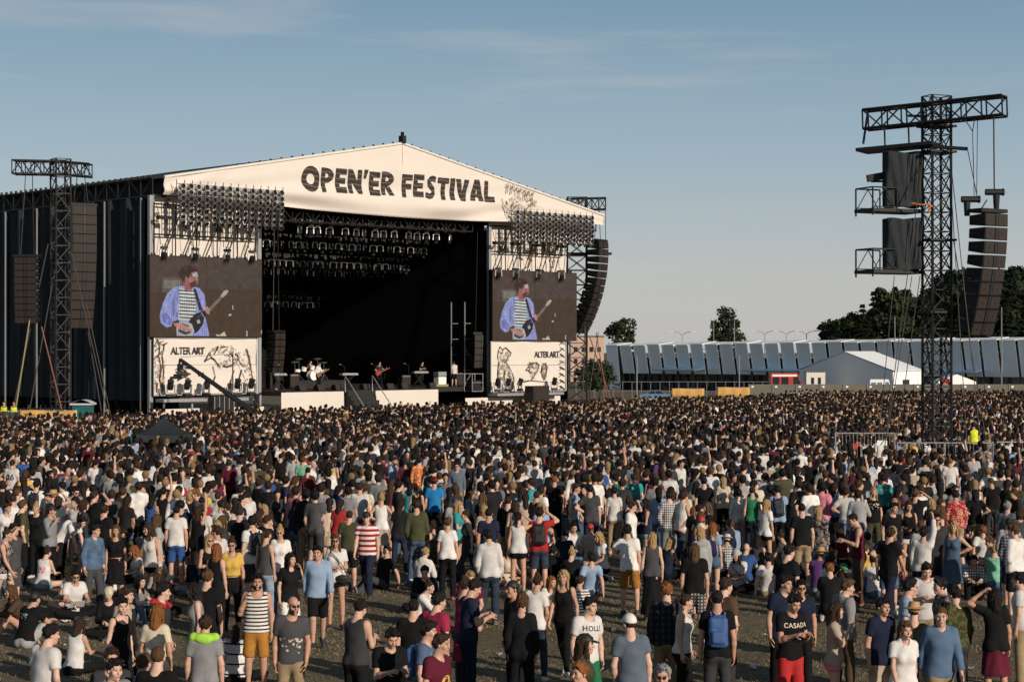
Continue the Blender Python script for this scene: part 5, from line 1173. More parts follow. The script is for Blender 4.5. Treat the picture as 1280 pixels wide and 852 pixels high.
class Field:
    def __init__(s, lo, hi, h, fine=None, hf=None):
        ax = []
        for i in range(3):
            if fine is None: a = np.arange(lo[i], hi[i] + h, h)
            else:
                a = []; x = lo[i]
                while x < hi[i]: a.append(x); x += hf if fine[0][i] - hf < x < fine[1][i] else h
                a = np.array(a)
            ax.append(a.astype(f32))
        s.ax = ax; s.h = h; s.a = np.full([len(x) for x in ax], .25, f32)
    def sl(s, lo, hi, m):
        return tuple(slice(int(np.searchsorted(x, l_ - m)), int(np.searchsorted(x, h_ + m)) + 1) for x, l_, h_ in zip(s.ax, lo, hi))
    def xyz(s, q): return s.ax[0][q[0]][:, None, None], s.ax[1][q[1]][None, :, None], s.ax[2][q[2]][None, None, :]
    def add(s, prim, k=.03, infl=0.0):
        lo, hi, fn, cuts = prim; q = s.sl(lo, hi, infl + max(k, 2.2 * s.h)); X, Y, Z = s.xyz(q)
        if X.size == 0 or Y.size == 0 or Z.size == 0: return
        d = (fn(X, Y, Z) - infl).astype(f32)
        for c_ in cuts: d = np.maximum(d, c_(X, Y, Z)).astype(f32)
        A = s.a[q]
        if k > 0: h = np.maximum(k - np.abs(A - d), 0) / k; s.a[q] = np.minimum(A, d) - h * h * k * .25
        else: s.a[q] = np.minimum(A, d)
    def cut(s, fn): X, Y, Z = s.xyz((slice(None),) * 3); s.a = np.maximum(s.a, fn(X, Y, Z)).astype(f32)
    def sub(s, prim, infl=0.0):
        lo, hi, fn, _ = prim; q = s.sl(lo, hi, infl + .03); s.a[q] = np.maximum(s.a[q], -(fn(*s.xyz(q)) - infl))
    def wrinkle(s, amp, seed, kz=1.0, fx=17):
        X, Y, Z = s.xyz((slice(None),) * 3); p = [seed * 1.7 + i * 2.1 for i in range(5)]
        n = np.sin(fx * X + 5 * np.sin(5 * Z * kz + p[0]) + p[1]) * np.sin(fx * .8 * Y + 3 * np.sin(7 * Z * kz + p[2])) + .8 * np.sin(19 * Z * kz + 11 * X + 3 * np.sin(7 * Y + p[3]) + p[4]) * np.cos(9 * X - 6 * Z + p[0])
        s.a = (s.a + amp * n).astype(f32)
    def surface(s):
        a = s.a; ins = a < 0; nx, ny, nz = a.shape; ax = s.ax; c = (nx - 1, ny - 1, nz - 1)
        P = np.zeros(c + (3,), f32); N = np.zeros(c, np.int16)
        def sl3(d): return tuple(slice(d_, d_ + n_ - 1) for d_, n_ in zip(d, (nx, ny, nz)))
        for axis in range(3):
            o = [i for i in range(3) if i != axis]; e = [0, 0, 0]; e[axis] = 1; e = tuple(e)
            for b0 in (0, 1):
                for b1 in (0, 1):
                    d0 = [0, 0, 0]; d0[o[0]] = b0; d0[o[1]] = b1; d1 = [x + y for x, y in zip(d0, e)]
                    A, B = a[sl3(d0)], a[sl3(d1)]; m = ins[sl3(d0)] != ins[sl3(d1)]
                    idx = np.nonzero(m)
                    if len(idx[0]) == 0: continue
                    av, bv = A[idx], B[idx]; t = av / (av - bv)
                    for j in range(3):
                        x0 = ax[j][idx[j] + d0[j]]; x1 = ax[j][idx[j] + d1[j]]; P[idx + (j,)] += x0 + (x1 - x0) * t
                    N[idx] += 1
        act = np.nonzero(N); ids = np.full(c, -1, np.int64); ids[act] = np.arange(len(act[0])); V = P[act] / N[act][:, None]
        Fs = []
        for axis in range(3):
            o = [i for i in range(3) if i != axis]
            s0 = [slice(None)] * 3; s1 = [slice(None)] * 3; s0[axis] = slice(0, -1); s1[axis] = slice(1, None)
            m = ins[tuple(s0)] != ins[tuple(s1)]; idx = np.nonzero(m); idx = [np.asarray(i) for i in idx]
            ok = (idx[o[0]] > 0) & (idx[o[1]] > 0) & (idx[o[0]] < a.shape[o[0]] - 1) & (idx[o[1]] < a.shape[o[1]] - 1); idx = [i[ok] for i in idx]
            flip = ins[tuple(idx)]; 
            def cell(b0, b1): q = [i.copy() for i in idx]; q[o[0]] = q[o[0]] - b0; q[o[1]] = q[o[1]] - b1; return ids[tuple(q)]
            quad = np.stack([cell(1, 1), cell(0, 1), cell(0, 0), cell(1, 0)], 1)
            if axis == 1: flip = ~flip
            quad[~flip] = quad[~flip][:, ::-1]; Fs.append(quad)
        Fq = np.concatenate(Fs) if Fs else np.zeros((0, 4), int); return V, Fq[(Fq >= 0).all(1)]
def to_mesh(name, V, Fq, tintv=None, smooth=True, extra=None):
    V = np.asarray(V, float)
    if extra is not None:
        eV, eF = extra; off = len(V); V = np.concatenate([V, eV]); faces = Fq.tolist() + [[i + off for i in f] for f in eF]
        if tintv is not None: tintv = np.concatenate([tintv, np.zeros((len(eV), 4))])
    else: faces = Fq.tolist()
    me = bpy.data.meshes.new(name); me.from_pydata(V.tolist(), [], faces)
    if tintv is not None:
        at_ = me.attributes.new('tint', 'FLOAT_COLOR', 'POINT'); at_.data.foreach_set('color', np.asarray(tintv, f32).ravel())
    if smooth: me.shade_smooth()
    return me

# poses: body faces -Y, its left is +X. u/f = upper arm / forearm, t/s = thigh / shin
def P_(**k):
    d = dict(sp=(2, 0, 0), ul=(.23, .06, -1), fl=(.02, -.18, -1), ur=(-.23, .06, -1), fr=(-.02, -.18, -1), tl=(.07, -.02, -1), sl=(.02, .05, -1), tr=(-.07, -.02, -1), sr=(-.02, .05, -1), hd=(0, 4), ft=None, g=.0); d.update(k); return d
POSES = {
 'stand': P_(), 'stand2': P_(sp=(1, 3, 6), tl=(.12, -.14, -1), sl=(.06, .12, -1), tr=(-.03, .02, -1), fl=(-.1, -.4, -.9), hd=(22, 6)),
 'stand3': P_(sp=(4, -3, -6), tr=(-.16, -.10, -1), sr=(-.04, .10, -1), ur=(-.22, .12, -1), fr=(.25, -.45, -.85), hd=(-25, 8)),
 'pockets': P_(ul=(.30, .18, -1), fl=(-.28, -.28, -.9), ur=(-.30, .18, -1), fr=(.28, -.28, -.9), sp=(-2, 0, 3), hd=(12, 2)),
 'hips': P_(ul=(.72, .34, -.72), fl=(-.80, -.30, -.42), ur=(-.72, .34, -.72), fr=(.80, -.30, -.42)),
 'hip1': P_(sp=(0, 4, -4), ul=(.74, .32, -.7), fl=(-.82, -.28, -.42), tr=(-.15, -.12, -1), sr=(-.03, .08, -1), hd=(15, 4)),
 'cross': P_(ul=(.22, -.16, -1), fl=(-.80, -.58, .10), ur=(-.22, -.12, -1), fr=(.80, -.60, .05), sp=(-1, 0, 0)),
 'phone': P_(ul=(.16, -.22, -1), fl=(-.38, -.86, .32), ur=(-.16, -.22, -1), fr=(.38, -.86, .30), hd=(0, 24), sp=(4, 0, 0)),
 'read': P_(ul=(.22, -.22, -1), fl=(-.15, -.95, -.02), ur=(-.22, -.22, -1), fr=(.25, -.92, .0), hd=(-8, 14)),
 'mouth': P_(ur=(-.28, -.46, -.85), fr=(.34, -.38, .86), hd=(4, 4), sp=(0, 2, 6)),
 'ear': P_(ul=(.48, -.38, -.72), fl=(-.38, .05, .95), hd=(20, 4)),
 'shade': P_(ur=(-.70, -.50, .20), fr=(.72, -.12, .55), hd=(-10, 2), sp=(-2, 0, 0)),
 'headtop': P_(ul=(.80, -.10, .42), fl=(-.80, .05, .62), hd=(10, 2), sp=(-2, 2, 0)),
 'walk': P_(sp=(4, 0, 5), tl=(.03, -.46, -1), sl=(.0, .10, -1), tr=(-.03, .30, -1), sr=(-.02, .62, -1), ul=(.16, .38, -1), fl=(.02, .0, -1), ur=(-.16, -.32, -1), fr=(.06, -.55, -.85), hd=(6, 3)),
 'walk2': P_(sp=(3, 0, -5), tr=(-.03, -.40, -1), sr=(.0, .06, -1), tl=(.03, .26, -1), sl=(.02, .52, -1), ur=(-.18, .34, -1), fr=(-.05, .05, -1), ul=(.18, -.25, -1), fl=(.02, -.48, -.9), hd=(-14, 4)),
 'armup': P_(ur=(-.22, -.12, 1), fr=(.12, -.16, 1), sp=(-3, -4, 0), hd=(0, -6)),
 'armsup': P_(ur=(-.42, -.15, 1), fr=(.22, -.1, 1), ul=(.42, -.15, 1), fl=(-.22, -.1, 1), sp=(-4, 0, 0), hd=(0, -8)),
 'bend': P_(sp=(62, 0, 0), ul=(.1, -.30, -1), fl=(-.05, -.25, -1), ur=(-.1, -.35, -1), fr=(.05, -.25, -1), tl=(.08, .12, -1), tr=(-.08, .02, -1), hd=(0, -24)),
 'sitknees': P_(sp=(22, 0, 0), tl=(.14, -.80, .56), sl=(.0, -.42, -.92), tr=(-.14, -.80, .56), sr=(.0, -.42, -.92), ul=(.14, -.72, -.62), fl=(-.42, -.82, -.05), ur=(-.14, -.72, -.62), fr=(.42, -.82, .02), hd=(0, -6), g=1),
 'sitback': P_(sp=(-20, 0, 4), tl=(.10, -.92, .32), sl=(.04, -.82, -.56), tr=(-.12, -.96, .10), sr=(-.02, -.98, -.16), ul=(.26, .42, -.88), fl=(.10, .22, -.97), ur=(-.26, .42, -.88), fr=(-.10, .22, -.97), hd=(12, 14), g=1),
 'sitcross': P_(sp=(14, 0, -4), tl=(.78, -.60, .06), sl=(-.90, -.30, -.14), tr=(-.78, -.60, .06), sr=(.90, -.42, -.12), ul=(.24, -.38, -.90), fl=(-.32, -.86, -.10), ur=(-.24, -.38, -.90), fr=(.32, -.86, -.06), hd=(-8, 8), g=1),
 'kneel': P_(sp=(8, 0, 4), tl=(.22, -.90, -.36), sl=(-.06, .98, -.12), tr=(-.22, -.90, -.36), sr=(.06, .98, -.12), ul=(.20, -.22, -1), fl=(-.25, -.80, -.40), ur=(-.20, -.22, -1), fr=(.25, -.80, -.35), hd=(8, 12), g=2),
 'guitar': P_(ul=(.45, -.20, -.85), fl=(.30, -.80, .35), ur=(-.42, .22, -.88), fr=(.72, -.52, -.25), hd=(12, 14), tl=(.14, -.08, -1)),
 'sitdrum': P_(sp=(8, 0, 0), tl=(.34, -.94, -.06), sl=(.02, -.12, -1), tr=(-.34, -.94, -.06), sr=(-.02, -.12, -1), ul=(.34, -.34, -.88), fl=(-.12, -.92, .30), ur=(-.34, -.34, -.88), fr=(.12, -.92, .42), hd=(0, 10), g=0),
}
SIT = ('sitknees', 'sitback', 'sitcross', 'kneel')
SK = {}
def skel(pose, sex):
    if (pose, sex) in SK: return SK[pose, sex]
    p = POSES[pose]; m = sex == 'm'; S = {}
    sh = .168 if m else .146; hip = .088 if m else .090
    Rf = Rz(p['sp'][2]) @ Ry(p['sp'][1]) @ Rx(p['sp'][0]); Rh_ = Rz(p['sp'][2] * .4) @ Ry(p['sp'][1] * .5) @ Rx(p['sp'][0] * .45)
    Rp = np.eye(3) if p['g'] == 0 else Rx(min(14, p['sp'][0] * .4))
    waist = Rh_ @ np.array([0, 0, .17])
    T = lambda x, y, z: waist + Rf @ np.array([x, y, z - .17])
    S['T'] = T; S['Rf'] = Rf; S['Rm'] = Rh_; S['Rp'] = Rp
    nk0, nk1 = T(0, .012, .535), T(0, -.012, .618)
    Rhd = Rz(p['sp'][2]) @ Rz(p['hd'][0]) @ Ry(p['sp'][1] * .3) @ Rx(p['sp'][0] * (.75 if p['sp'][0] < 40 else .9) + p['hd'][1])
    S['nk'] = (nk0, nk1); S['Rhd'] = Rhd; S['hc'] = nk1 + Rhd @ np.array([0, -.018, .080])
    for sd_, sg in (('l', 1), ('r', -1)):
        s0 = T(sg * sh, .012, .478); e = s0 + .285 * unit(p['u' + sd_]); wv = e + .255 * unit(p['f' + sd_])
        h0 = Rp @ np.array([sg * hip, .0, -.02]); k = h0 + .425 * unit(p['t' + sd_]); a = k + .415 * unit(p['s' + sd_])
        S['S' + sd_], S['E' + sd_], S['W' + sd_], S['H' + sd_], S['K' + sd_], S['A' + sd_] = s0, e, wv, h0, k, a
        shin = unit(p['s' + sd_])
        if p['g'] == 2: fw = unit((0, .75, -.35)); up = unit((0, -.3, -1))
        elif pose == 'sitback': fw = unit((sg * .25, -.45, .85)); up = np.array([0, 1., .3])
        elif pose == 'sitcross': fw = unit((sg * .75, -.65, -.05)); up = np.array([0, 0, 1.])
        elif shin[1] > .3: fw = unit((sg * .12, -.80, -.62)); up = np.array([0, -.6, .8])
        elif shin[1] < -.6 and p['g'] == 0: fw = unit((sg * .2, -1, .25)); up = np.array([0, 0, 1.])
        else: fw = unit((sg * .28, -1, 0)); up = np.array([0, 0, 1.])
        up = unit(up - fw * (up @ fw)); S['F' + sd_] = np.stack([np.cross(-fw, up), -fw, up], 1)      # shoe frame: x side, -y toe, z up
    lows = [S['A' + d_][2] - .082 for d_ in 'lr'] if p['g'] == 0 else []
    if p['g'] == 0: lows += [(S['A' + d_] + S['F' + d_] @ np.array([0, -.17, -.078]))[2] for d_ in 'lr']
    if p['g'] == 1: lows += [-.125] + [S['A' + d_][2] - .06 for d_ in 'lr'] 
    if p['g'] == 2: lows += [S['K' + d_][2] - .055 for d_ in 'lr'] + [S['A' + d_][2] - .05 for d_ in 'lr']
    dz_ = np.array([0, 0, -min(lows)])
    if p['g'] == 1: dz_ = np.array([0, 0, .125])
    for k in list(S):
        if k[0] in 'SEWHKA' and len(k) == 2: S[k] = S[k] + dz_
    S['nk'] = (nk0 + dz_, nk1 + dz_); S['hc'] = S['hc'] + dz_; S['P'] = dz_; S['T'] = lambda x, y, z: T(x, y, z) + dz_
    S['m'] = m; SK[pose, sex] = S; return S
def torso_prims(S):
    T, m, P = S['T'], S['m'], S['P']; Rf, Rm, Rp = S['Rf'], S['Rm'], S['Rp']
    o = [(E(P + Rp @ np.array([0, .005, .02]), (.162, .112, .125) if m else (.168, .115, .13), Rp), .05), (E(T(0, .0, .17), (.142, .098, .15) if m else (.122, .088, .15), Rm), .06),
         (E(T(0, .0, .345), (.160, .112, .18) if m else (.137, .095, .17), Rf), .06), (C(T(-.125 if m else -.105, .015, .468), T(.125 if m else .105, .015, .468), .066 if m else .054, .066 if m else .054), .06),
         (E(T(0, -.045, .375), (.135, .07, .10), Rf), .05)]
    for sg in (-1, 1):
        o.append((C(P + Rp @ np.array([sg * .078, .055, -.05]), P + Rp @ np.array([sg * .078, .055, -.03]), .088, .088), .04))
        if not m: o.append((E(T(sg * .068, -.078, .345), (.062, .058, .064), Rf), .03))
    return o
def arm_prims(S, d, m):
    s0, e, w_ = S['S' + d], S['E' + d], S['W' + d]; q = 1 if m else .84
    return [(C(s0, s0 + (e - s0) * .25, .060 * q, .054 * q), .045), (C(s0, e, .050 * q, .040 * q), .03), (C(e, e + (w_ - e) * .35, .041 * q, .042 * q), .02), (C(e + (w_ - e) * .3, w_, .041 * q, .027 * q), .02)]
def leg_prims(S, d, m):
    h, k, a = S['H' + d], S['K' + d], S['A' + d]; q = 1 if m else .97; sh = unit(a - k); back = unit(np.array([0, 1, 0]) - sh * sh[1]) if abs(sh[1]) < .95 else np.array([0, 0, -1.])
    return [(C(h, k, .088 * q, .054 * q), .05), (C(k, a, .052 * q, .036 * q), .025), (C(k + (a - k) * .18 + back * .016, k + (a - k) * .5 + back * .008, .050 * q, .040 * q), .04)]
def head_prims(c, M, q=1.0):
    L_ = lambda x, y, z: c + M @ (np.array([x, y, z]) * q)
    o = [(E(L_(0, .014, .030), np.array((.076, .094, .088)) * q, M), .0), (E(L_(0, -.028, -.045), np.array((.057, .066, .070)) * q, M), .04), (C(L_(0, -.076, -.094), L_(0, -.07, -.09), .021 * q, .021 * q), .03),
         (C(L_(0, -.088, .018), L_(0, -.112, -.024), .008 * q, .014 * q), .012), (C(L_(-.04, -.078, .030), L_(.04, -.078, .030), .012 * q, .012 * q), .02), (C(L_(-.017, -.095, -.060), L_(.017, -.095, -.060), .010, .010), .012)]
    for s in (-1, 1): o += [(E(L_(s * .079, .012, -.008), (.010, .021, .032), M @ Rz(s * 20)), .006), (E(L_(s * .042, -.062, -.022), (.026, .026, .028), M), .025)]
    return o
def hand_geo(S, d):
    w_, e = S['W' + d], S['E' + d]; fd = unit(w_ - e); sg = 1 if d == 'l' else -1
    side = np.array([0, -1., 0]) - fd * (-fd[1])
    if np.linalg.norm(side) < .3: side = np.array([-sg, 0, 0]) + fd * (sg * fd[0]); 
    side = unit(side); n = unit(np.cross(fd, side)) 
    inward = np.array([-sg, 0, -.2]); n = n if n @ inward > 0 else -n
    return w_, fd, side, n
def hand_mesh(S):
    V, Fs = [], []
    def tube(pts, rs):
        i0 = len(V); ns = 5
        for j, (p, r) in enumerate(zip(pts, rs)):
            t = unit(pts[min(j + 1, len(pts) - 1)] - pts[max(j - 1, 0)]); a = unit(np.cross(t, (.31, .52, .79))); b = np.cross(t, a)
            for k in range(ns): an = 2 * math.pi * k / ns; V.append(p + (a * math.cos(an) + b * math.sin(an)) * r)
        for j in range(len(pts) - 1):
            for k in range(ns): Fs.append([i0 + j * ns + k, i0 + j * ns + (k + 1) % ns, i0 + (j + 1) * ns + (k + 1) % ns, i0 + (j + 1) * ns + k])
        Fs.append([i0 + (len(pts) - 1) * ns + k for k in range(ns)])
    for d in 'lr':
        w_, fd, side, n = hand_geo(S, d)
        for k, (o, l_) in enumerate(((.031, .92), (.011, 1.05), (-.010, 1.0), (-.030, .80))):
            p = w_ + fd * .075 + side * o; a0 = 12 + 4 * k; pts = [p - fd * .02, p]; ang = a0
            for seg in (.042, .027, .022): v = fd * math.cos(R(ang)) + n * math.sin(R(ang)) + side * (.10 * o / .03); p = p + unit(v) * seg * l_; pts.append(p); ang += 26
            tube(pts, (.010, .0098, .009, .008, .006))
        p = w_ + fd * .03 + side * .028; pts = [p, p + unit(fd * .6 + side * .75 + n * .2) * .040]; pts.append(pts[-1] + unit(fd * .85 + side * .35 + n * .35) * .032); pts.append(pts[-1] + unit(fd + n * .5) * .022)
        tube(pts, (.014, .0125, .0105, .007))
    return np.array(V), Fs
def bounds(S):
    pts = np.array([S[k] for k in S if len(k) == 2 and k[0] in 'SEWHKA'] + [S['hc'] + np.array([0, 0, .1])]); return pts.min(0) - .22, pts.max(0) + .22
BODY = {}
def body_mesh(pose, sex, h=.0155, hf=.0075):
    if (pose, sex) in BODY: return BODY[pose, sex]
    S = skel(pose, sex); m = S['m']; lo, hi = bounds(S); lo[2] = max(lo[2], -.04); c = S['hc']; M = S['Rhd']; q = .965 if m else .93
    fl = Field(lo, hi, h, (c - .135, c + .14), hf)
    for pr, k in torso_prims(S): fl.add(pr, k)
    for d in 'lr':
        for pr, k in arm_prims(S, d, m) + leg_prims(S, d, m): fl.add(pr, k)
        w_, fd, side, n = hand_geo(S, d); fl.add(E(w_ + fd * .045, (.055, .040, .019), np.stack([fd, side, n], 1)), .02)
        A, Fm = S['A' + d], S['F' + d]; fl.add(C(A + Fm @ np.array([0, .02, -.03]), A + Fm @ np.array([0, -.13, -.052]), .038, .026), .03)
    fl.add(C(S['nk'][0], S['nk'][1], .060 if m else .049, .054 if m else .045), .05); fl.add(C(S['T'](0, .02, .50), S['nk'][0] + (S['nk'][1] - S['nk'][0]) * .4, .075, .05), .05)
    for pr, k in head_prims(c, M, q): fl.add(pr, k)
    for s in (-1, 1): fl.sub(E(c + M @ np.array([s * .031, -.098, .010]), (.017, .018, .011), M))
    V, Fq = fl.surface(); tv = np.zeros((len(V), 4)); L_ = (V - c) @ M; x, y, z = L_[:, 0], L_[:, 1], L_[:, 2]; fr = (y < -.055) & (np.abs(z) < .13)
    def paint(msk, col, a): tv[msk, :3] = col; tv[msk, 3] = a
    paint(fr & (np.abs(np.abs(x) - .031) < .0135) & (np.abs(z - .008) < .0075), (.03, .02, .018), .9)
    paint(fr & (np.abs(np.abs(x) - .033) < .021) & (np.abs(z - .0275) < .006), (.05, .03, .02), .75)
    paint(fr & (np.abs(x) < .024) & (np.abs(z + .060) < .0085) & (y < -.08), (.34, .10, .085), .8)
    me = to_mesh('body', V, Fq, tv, True, hand_mesh(S)); me.materials.append(MATS['skin']); BODY[pose, sex] = me; return me
CLO = {}
def neckpt(S): return S['T'](0, -.03, .545)
def top_field(kind, S, h, infl=.019, wr=True):
    m = S['m']; lo, hi = bounds(S); fl = Field(lo, hi, h); T, P = S['T'], S['P']; Rf, Rm = S['Rf'], S['Rm']; seated = S['P'][2] < .6
    hem = -.07 if kind in ('tee', 'polo', 'long', 'shirt', 'hoodie', 'jacket') else (-.05 if kind in ('tank',) else (.14 if kind == 'crop' else .0))
    if seated: hem = max(hem, -.02)
    for pr, k in torso_prims(S)[: (1 if kind in ('crop',) else 0)] : pass
    tp = torso_prims(S)
    for i, (pr, k) in enumerate(tp): fl.add(pr, k + .01, infl)
    if hem < .05:
        for d in 'lr':
            h0, k_ = S['H' + d], S['K' + d]; fl.add(C(h0, h0 + (k_ - h0) * (.12 if not seated else .02), .088, .086), .05, infl)
    # loose drape from chest to hem
    rr = (.156, .160) if m else (.130, .155)
    loose = 1.0 if kind not in ('tank', 'crop', 'dress') or m else .95
    fl.add(FC(T(0, 0, .17), Rm, .16, hem - .17 - .05, rr[0] * loose + .014, rr[1] * loose + .014, .70 if m else .72), .05)
    sl_ = {'tee': .62, 'polo': .55, 'crop': .55, 'tank': 0, 'dress': 0, 'long': 2, 'shirt': 2, 'hoodie': 2, 'jacket': 2}[kind]
    si = .017 + (.012 if kind in ('hoodie', 'jacket') else 0)
    for d in 'lr':
        s0, e, w_ = S['S' + d], S['E' + d], S['W' + d]; q = 1 if m else .86
        if sl_ > 0:
            u_ = unit(e - s0); t_ = min(1, sl_); fl.add(C(s0, s0 + (e - s0) * .30, .054 * q + si, .054 * q + si), .05); fl.add(C(s0 + (e - s0) * .25, s0 + (e - s0) * (t_ + .1), .057 * q + si, (.055 if sl_ < 1 else .045) * q + si, (plane(s0 + (e - s0) * t_, u_),) if sl_ < 1 else ()), .012)
            if sl_ > 1: v = unit(w_ - e); tt = .94 if kind != 'shirt' else .80; fl.add(C(e, e + (w_ - e) * (tt + .08), .043 * q + si, .033 * q + si, (plane(e + (w_ - e) * tt, v),)), .014)
    if kind == 'hoodie': fl.add(E(T(0, .085, .515), (.115, .06, .085), Rf), .04)
    if kind in ('polo', 'shirt'): fl.add(C(T(-.045, .0, .545), T(.045, .0, .545), .058, .058), .03)
    if wr: fl.wrinkle(.0052 if kind not in ('tank', 'crop') else .0035, len(kind) + (3 if m else 5), .8)
    up = Rm @ np.array([0, 0, -1.]); fl.cut(plane(P + Rm @ np.array([0, 0, hem]), up))
    neck = {'tee': .078, 'polo': .058, 'crop': .088, 'tank': .105, 'dress': .115, 'long': .078, 'shirt': .060, 'hoodie': .070, 'jacket': .075}[kind]
    fl.sub(C(T(0, -.045 if kind in ('tank', 'dress', 'crop') else -.03, .535), T(0, -.06, .72), neck, neck * 1.2))
    if kind in ('polo', 'shirt', 'jacket'):
        for sg in (-1, 1): fl.add(C(T(sg * .062, .035, .548), T(sg * .030, -.098, .495), .020, .014), .008)
        fl.add(C(T(-.062, .035, .548), T(.062, .035, .548), .022, .022), .008); fl.sub(C(T(0, -.02, .50), T(0, -.05, .70), .052, .06))
    if kind in ('tank', 'dress'):
        for d, sg in (('l', 1), ('r', -1)): fl.sub(C(S['S' + d] + (S['T'](sg * .045, 0, .2) - S['T'](0, 0, .2)), S['E' + d], .082 if m else .074, .07))
    if kind == 'dress':
        fl2 = bottom_field('skirt', S, h); 
        fl.a = np.minimum(fl.a, fl2.a)
    return fl
def bottom_field(kind, S, h, low=False):
    m = S['m']; lo, hi = bounds(S); fl = Field(lo, hi, h); P, Rp = S['P'], S['Rp']; inf = .011
    if kind in ('skirt', 'longskirt') and P[2] > .6:
        z1 = -.42 if kind == 'skirt' else -.80; fl.add(FC(P, np.eye(3), .10, z1 - .05, .135 if not m else .15, .235 if kind == 'skirt' else .27, .78), .03)
        for i_ in (0, 5, 6 if m else 7): fl.add(torso_prims(S)[i_][0], .05, inf)
        for d in 'lr': fl.add(C(S['H' + d], S['H' + d] + (S['K' + d] - S['H' + d]) * .5, .088, .074), .05, inf)
        fl.wrinkle(.010, 3, .15, 34); fl.cut(plane(P + np.array([0, 0, z1]), (0, 0, -1))); fl.cut(plane(P + np.array([0, 0, -.035 if low else .12]), (0, 0, 1))); return fl
    tp = torso_prims(S)
    for i in (0, 5, 6 if m else 7): fl.add(tp[i][0], .05, inf)
    fl.add(C(P + Rp @ np.array([-.06, .045, -.04]), P + Rp @ np.array([.06, .045, -.04]), .09, .09), .05, inf)
    fl.add(FC(P, Rp, .12, -.02, .142 if m else .128, .158, .72), .04)
    wz = .115 if not low else (-.035 if P[2] > .6 else .03); wcut = plane(P + Rp @ np.array([0, 0, wz]), Rp @ np.array([0, 0, 1.]))
    if P[2] < .6: fl.cut(wcut)
    for d in 'lr':
        h0, k, a = S['H' + d], S['K' + d], S['A' + d]; v = unit(k - h0); q = 1 if m else .97
        if kind == 'shorts': fl.add(C(h0, k, .098 * q + inf, .078 * q + inf, (plane(h0 + (k - h0) * .92, v),)), .045)
        elif kind == 'minis': fl.add(C(h0, h0 + (k - h0) * .5, .096 * q + inf, .092 * q + inf, (plane(h0 + (k - h0) * .30, v),)), .045)
        else:
            ex = .010 if kind == 'trousers' else .002
            for pr, kk in leg_prims(S, d, m): fl.add(pr, kk, inf + ex)
            if kind == 'trousers': fl.add(C(k, a, .055, .052), .03, inf)
            w2 = unit(a - k); 
    fl.wrinkle(.0045 if kind != 'leggings' else .002, 7, 1.2)
    if kind in ('trousers', 'leggings'):
        for d in 'lr': pass
    if P[2] >= .6: fl.cut(wcut)
    return fl
def cloth_mesh(which, kind, pose, sex, low=False, h=.0165):
    key = (which, kind, pose, sex, low)
    if key not in CLO:
        S = skel(pose, sex); fl = top_field(kind, S, h) if which == 'top' else bottom_field(kind, S, h, low)
        V, Fq = fl.surface(); CLO[key] = to_mesh(which, V, Fq); 
    return CLO[key]
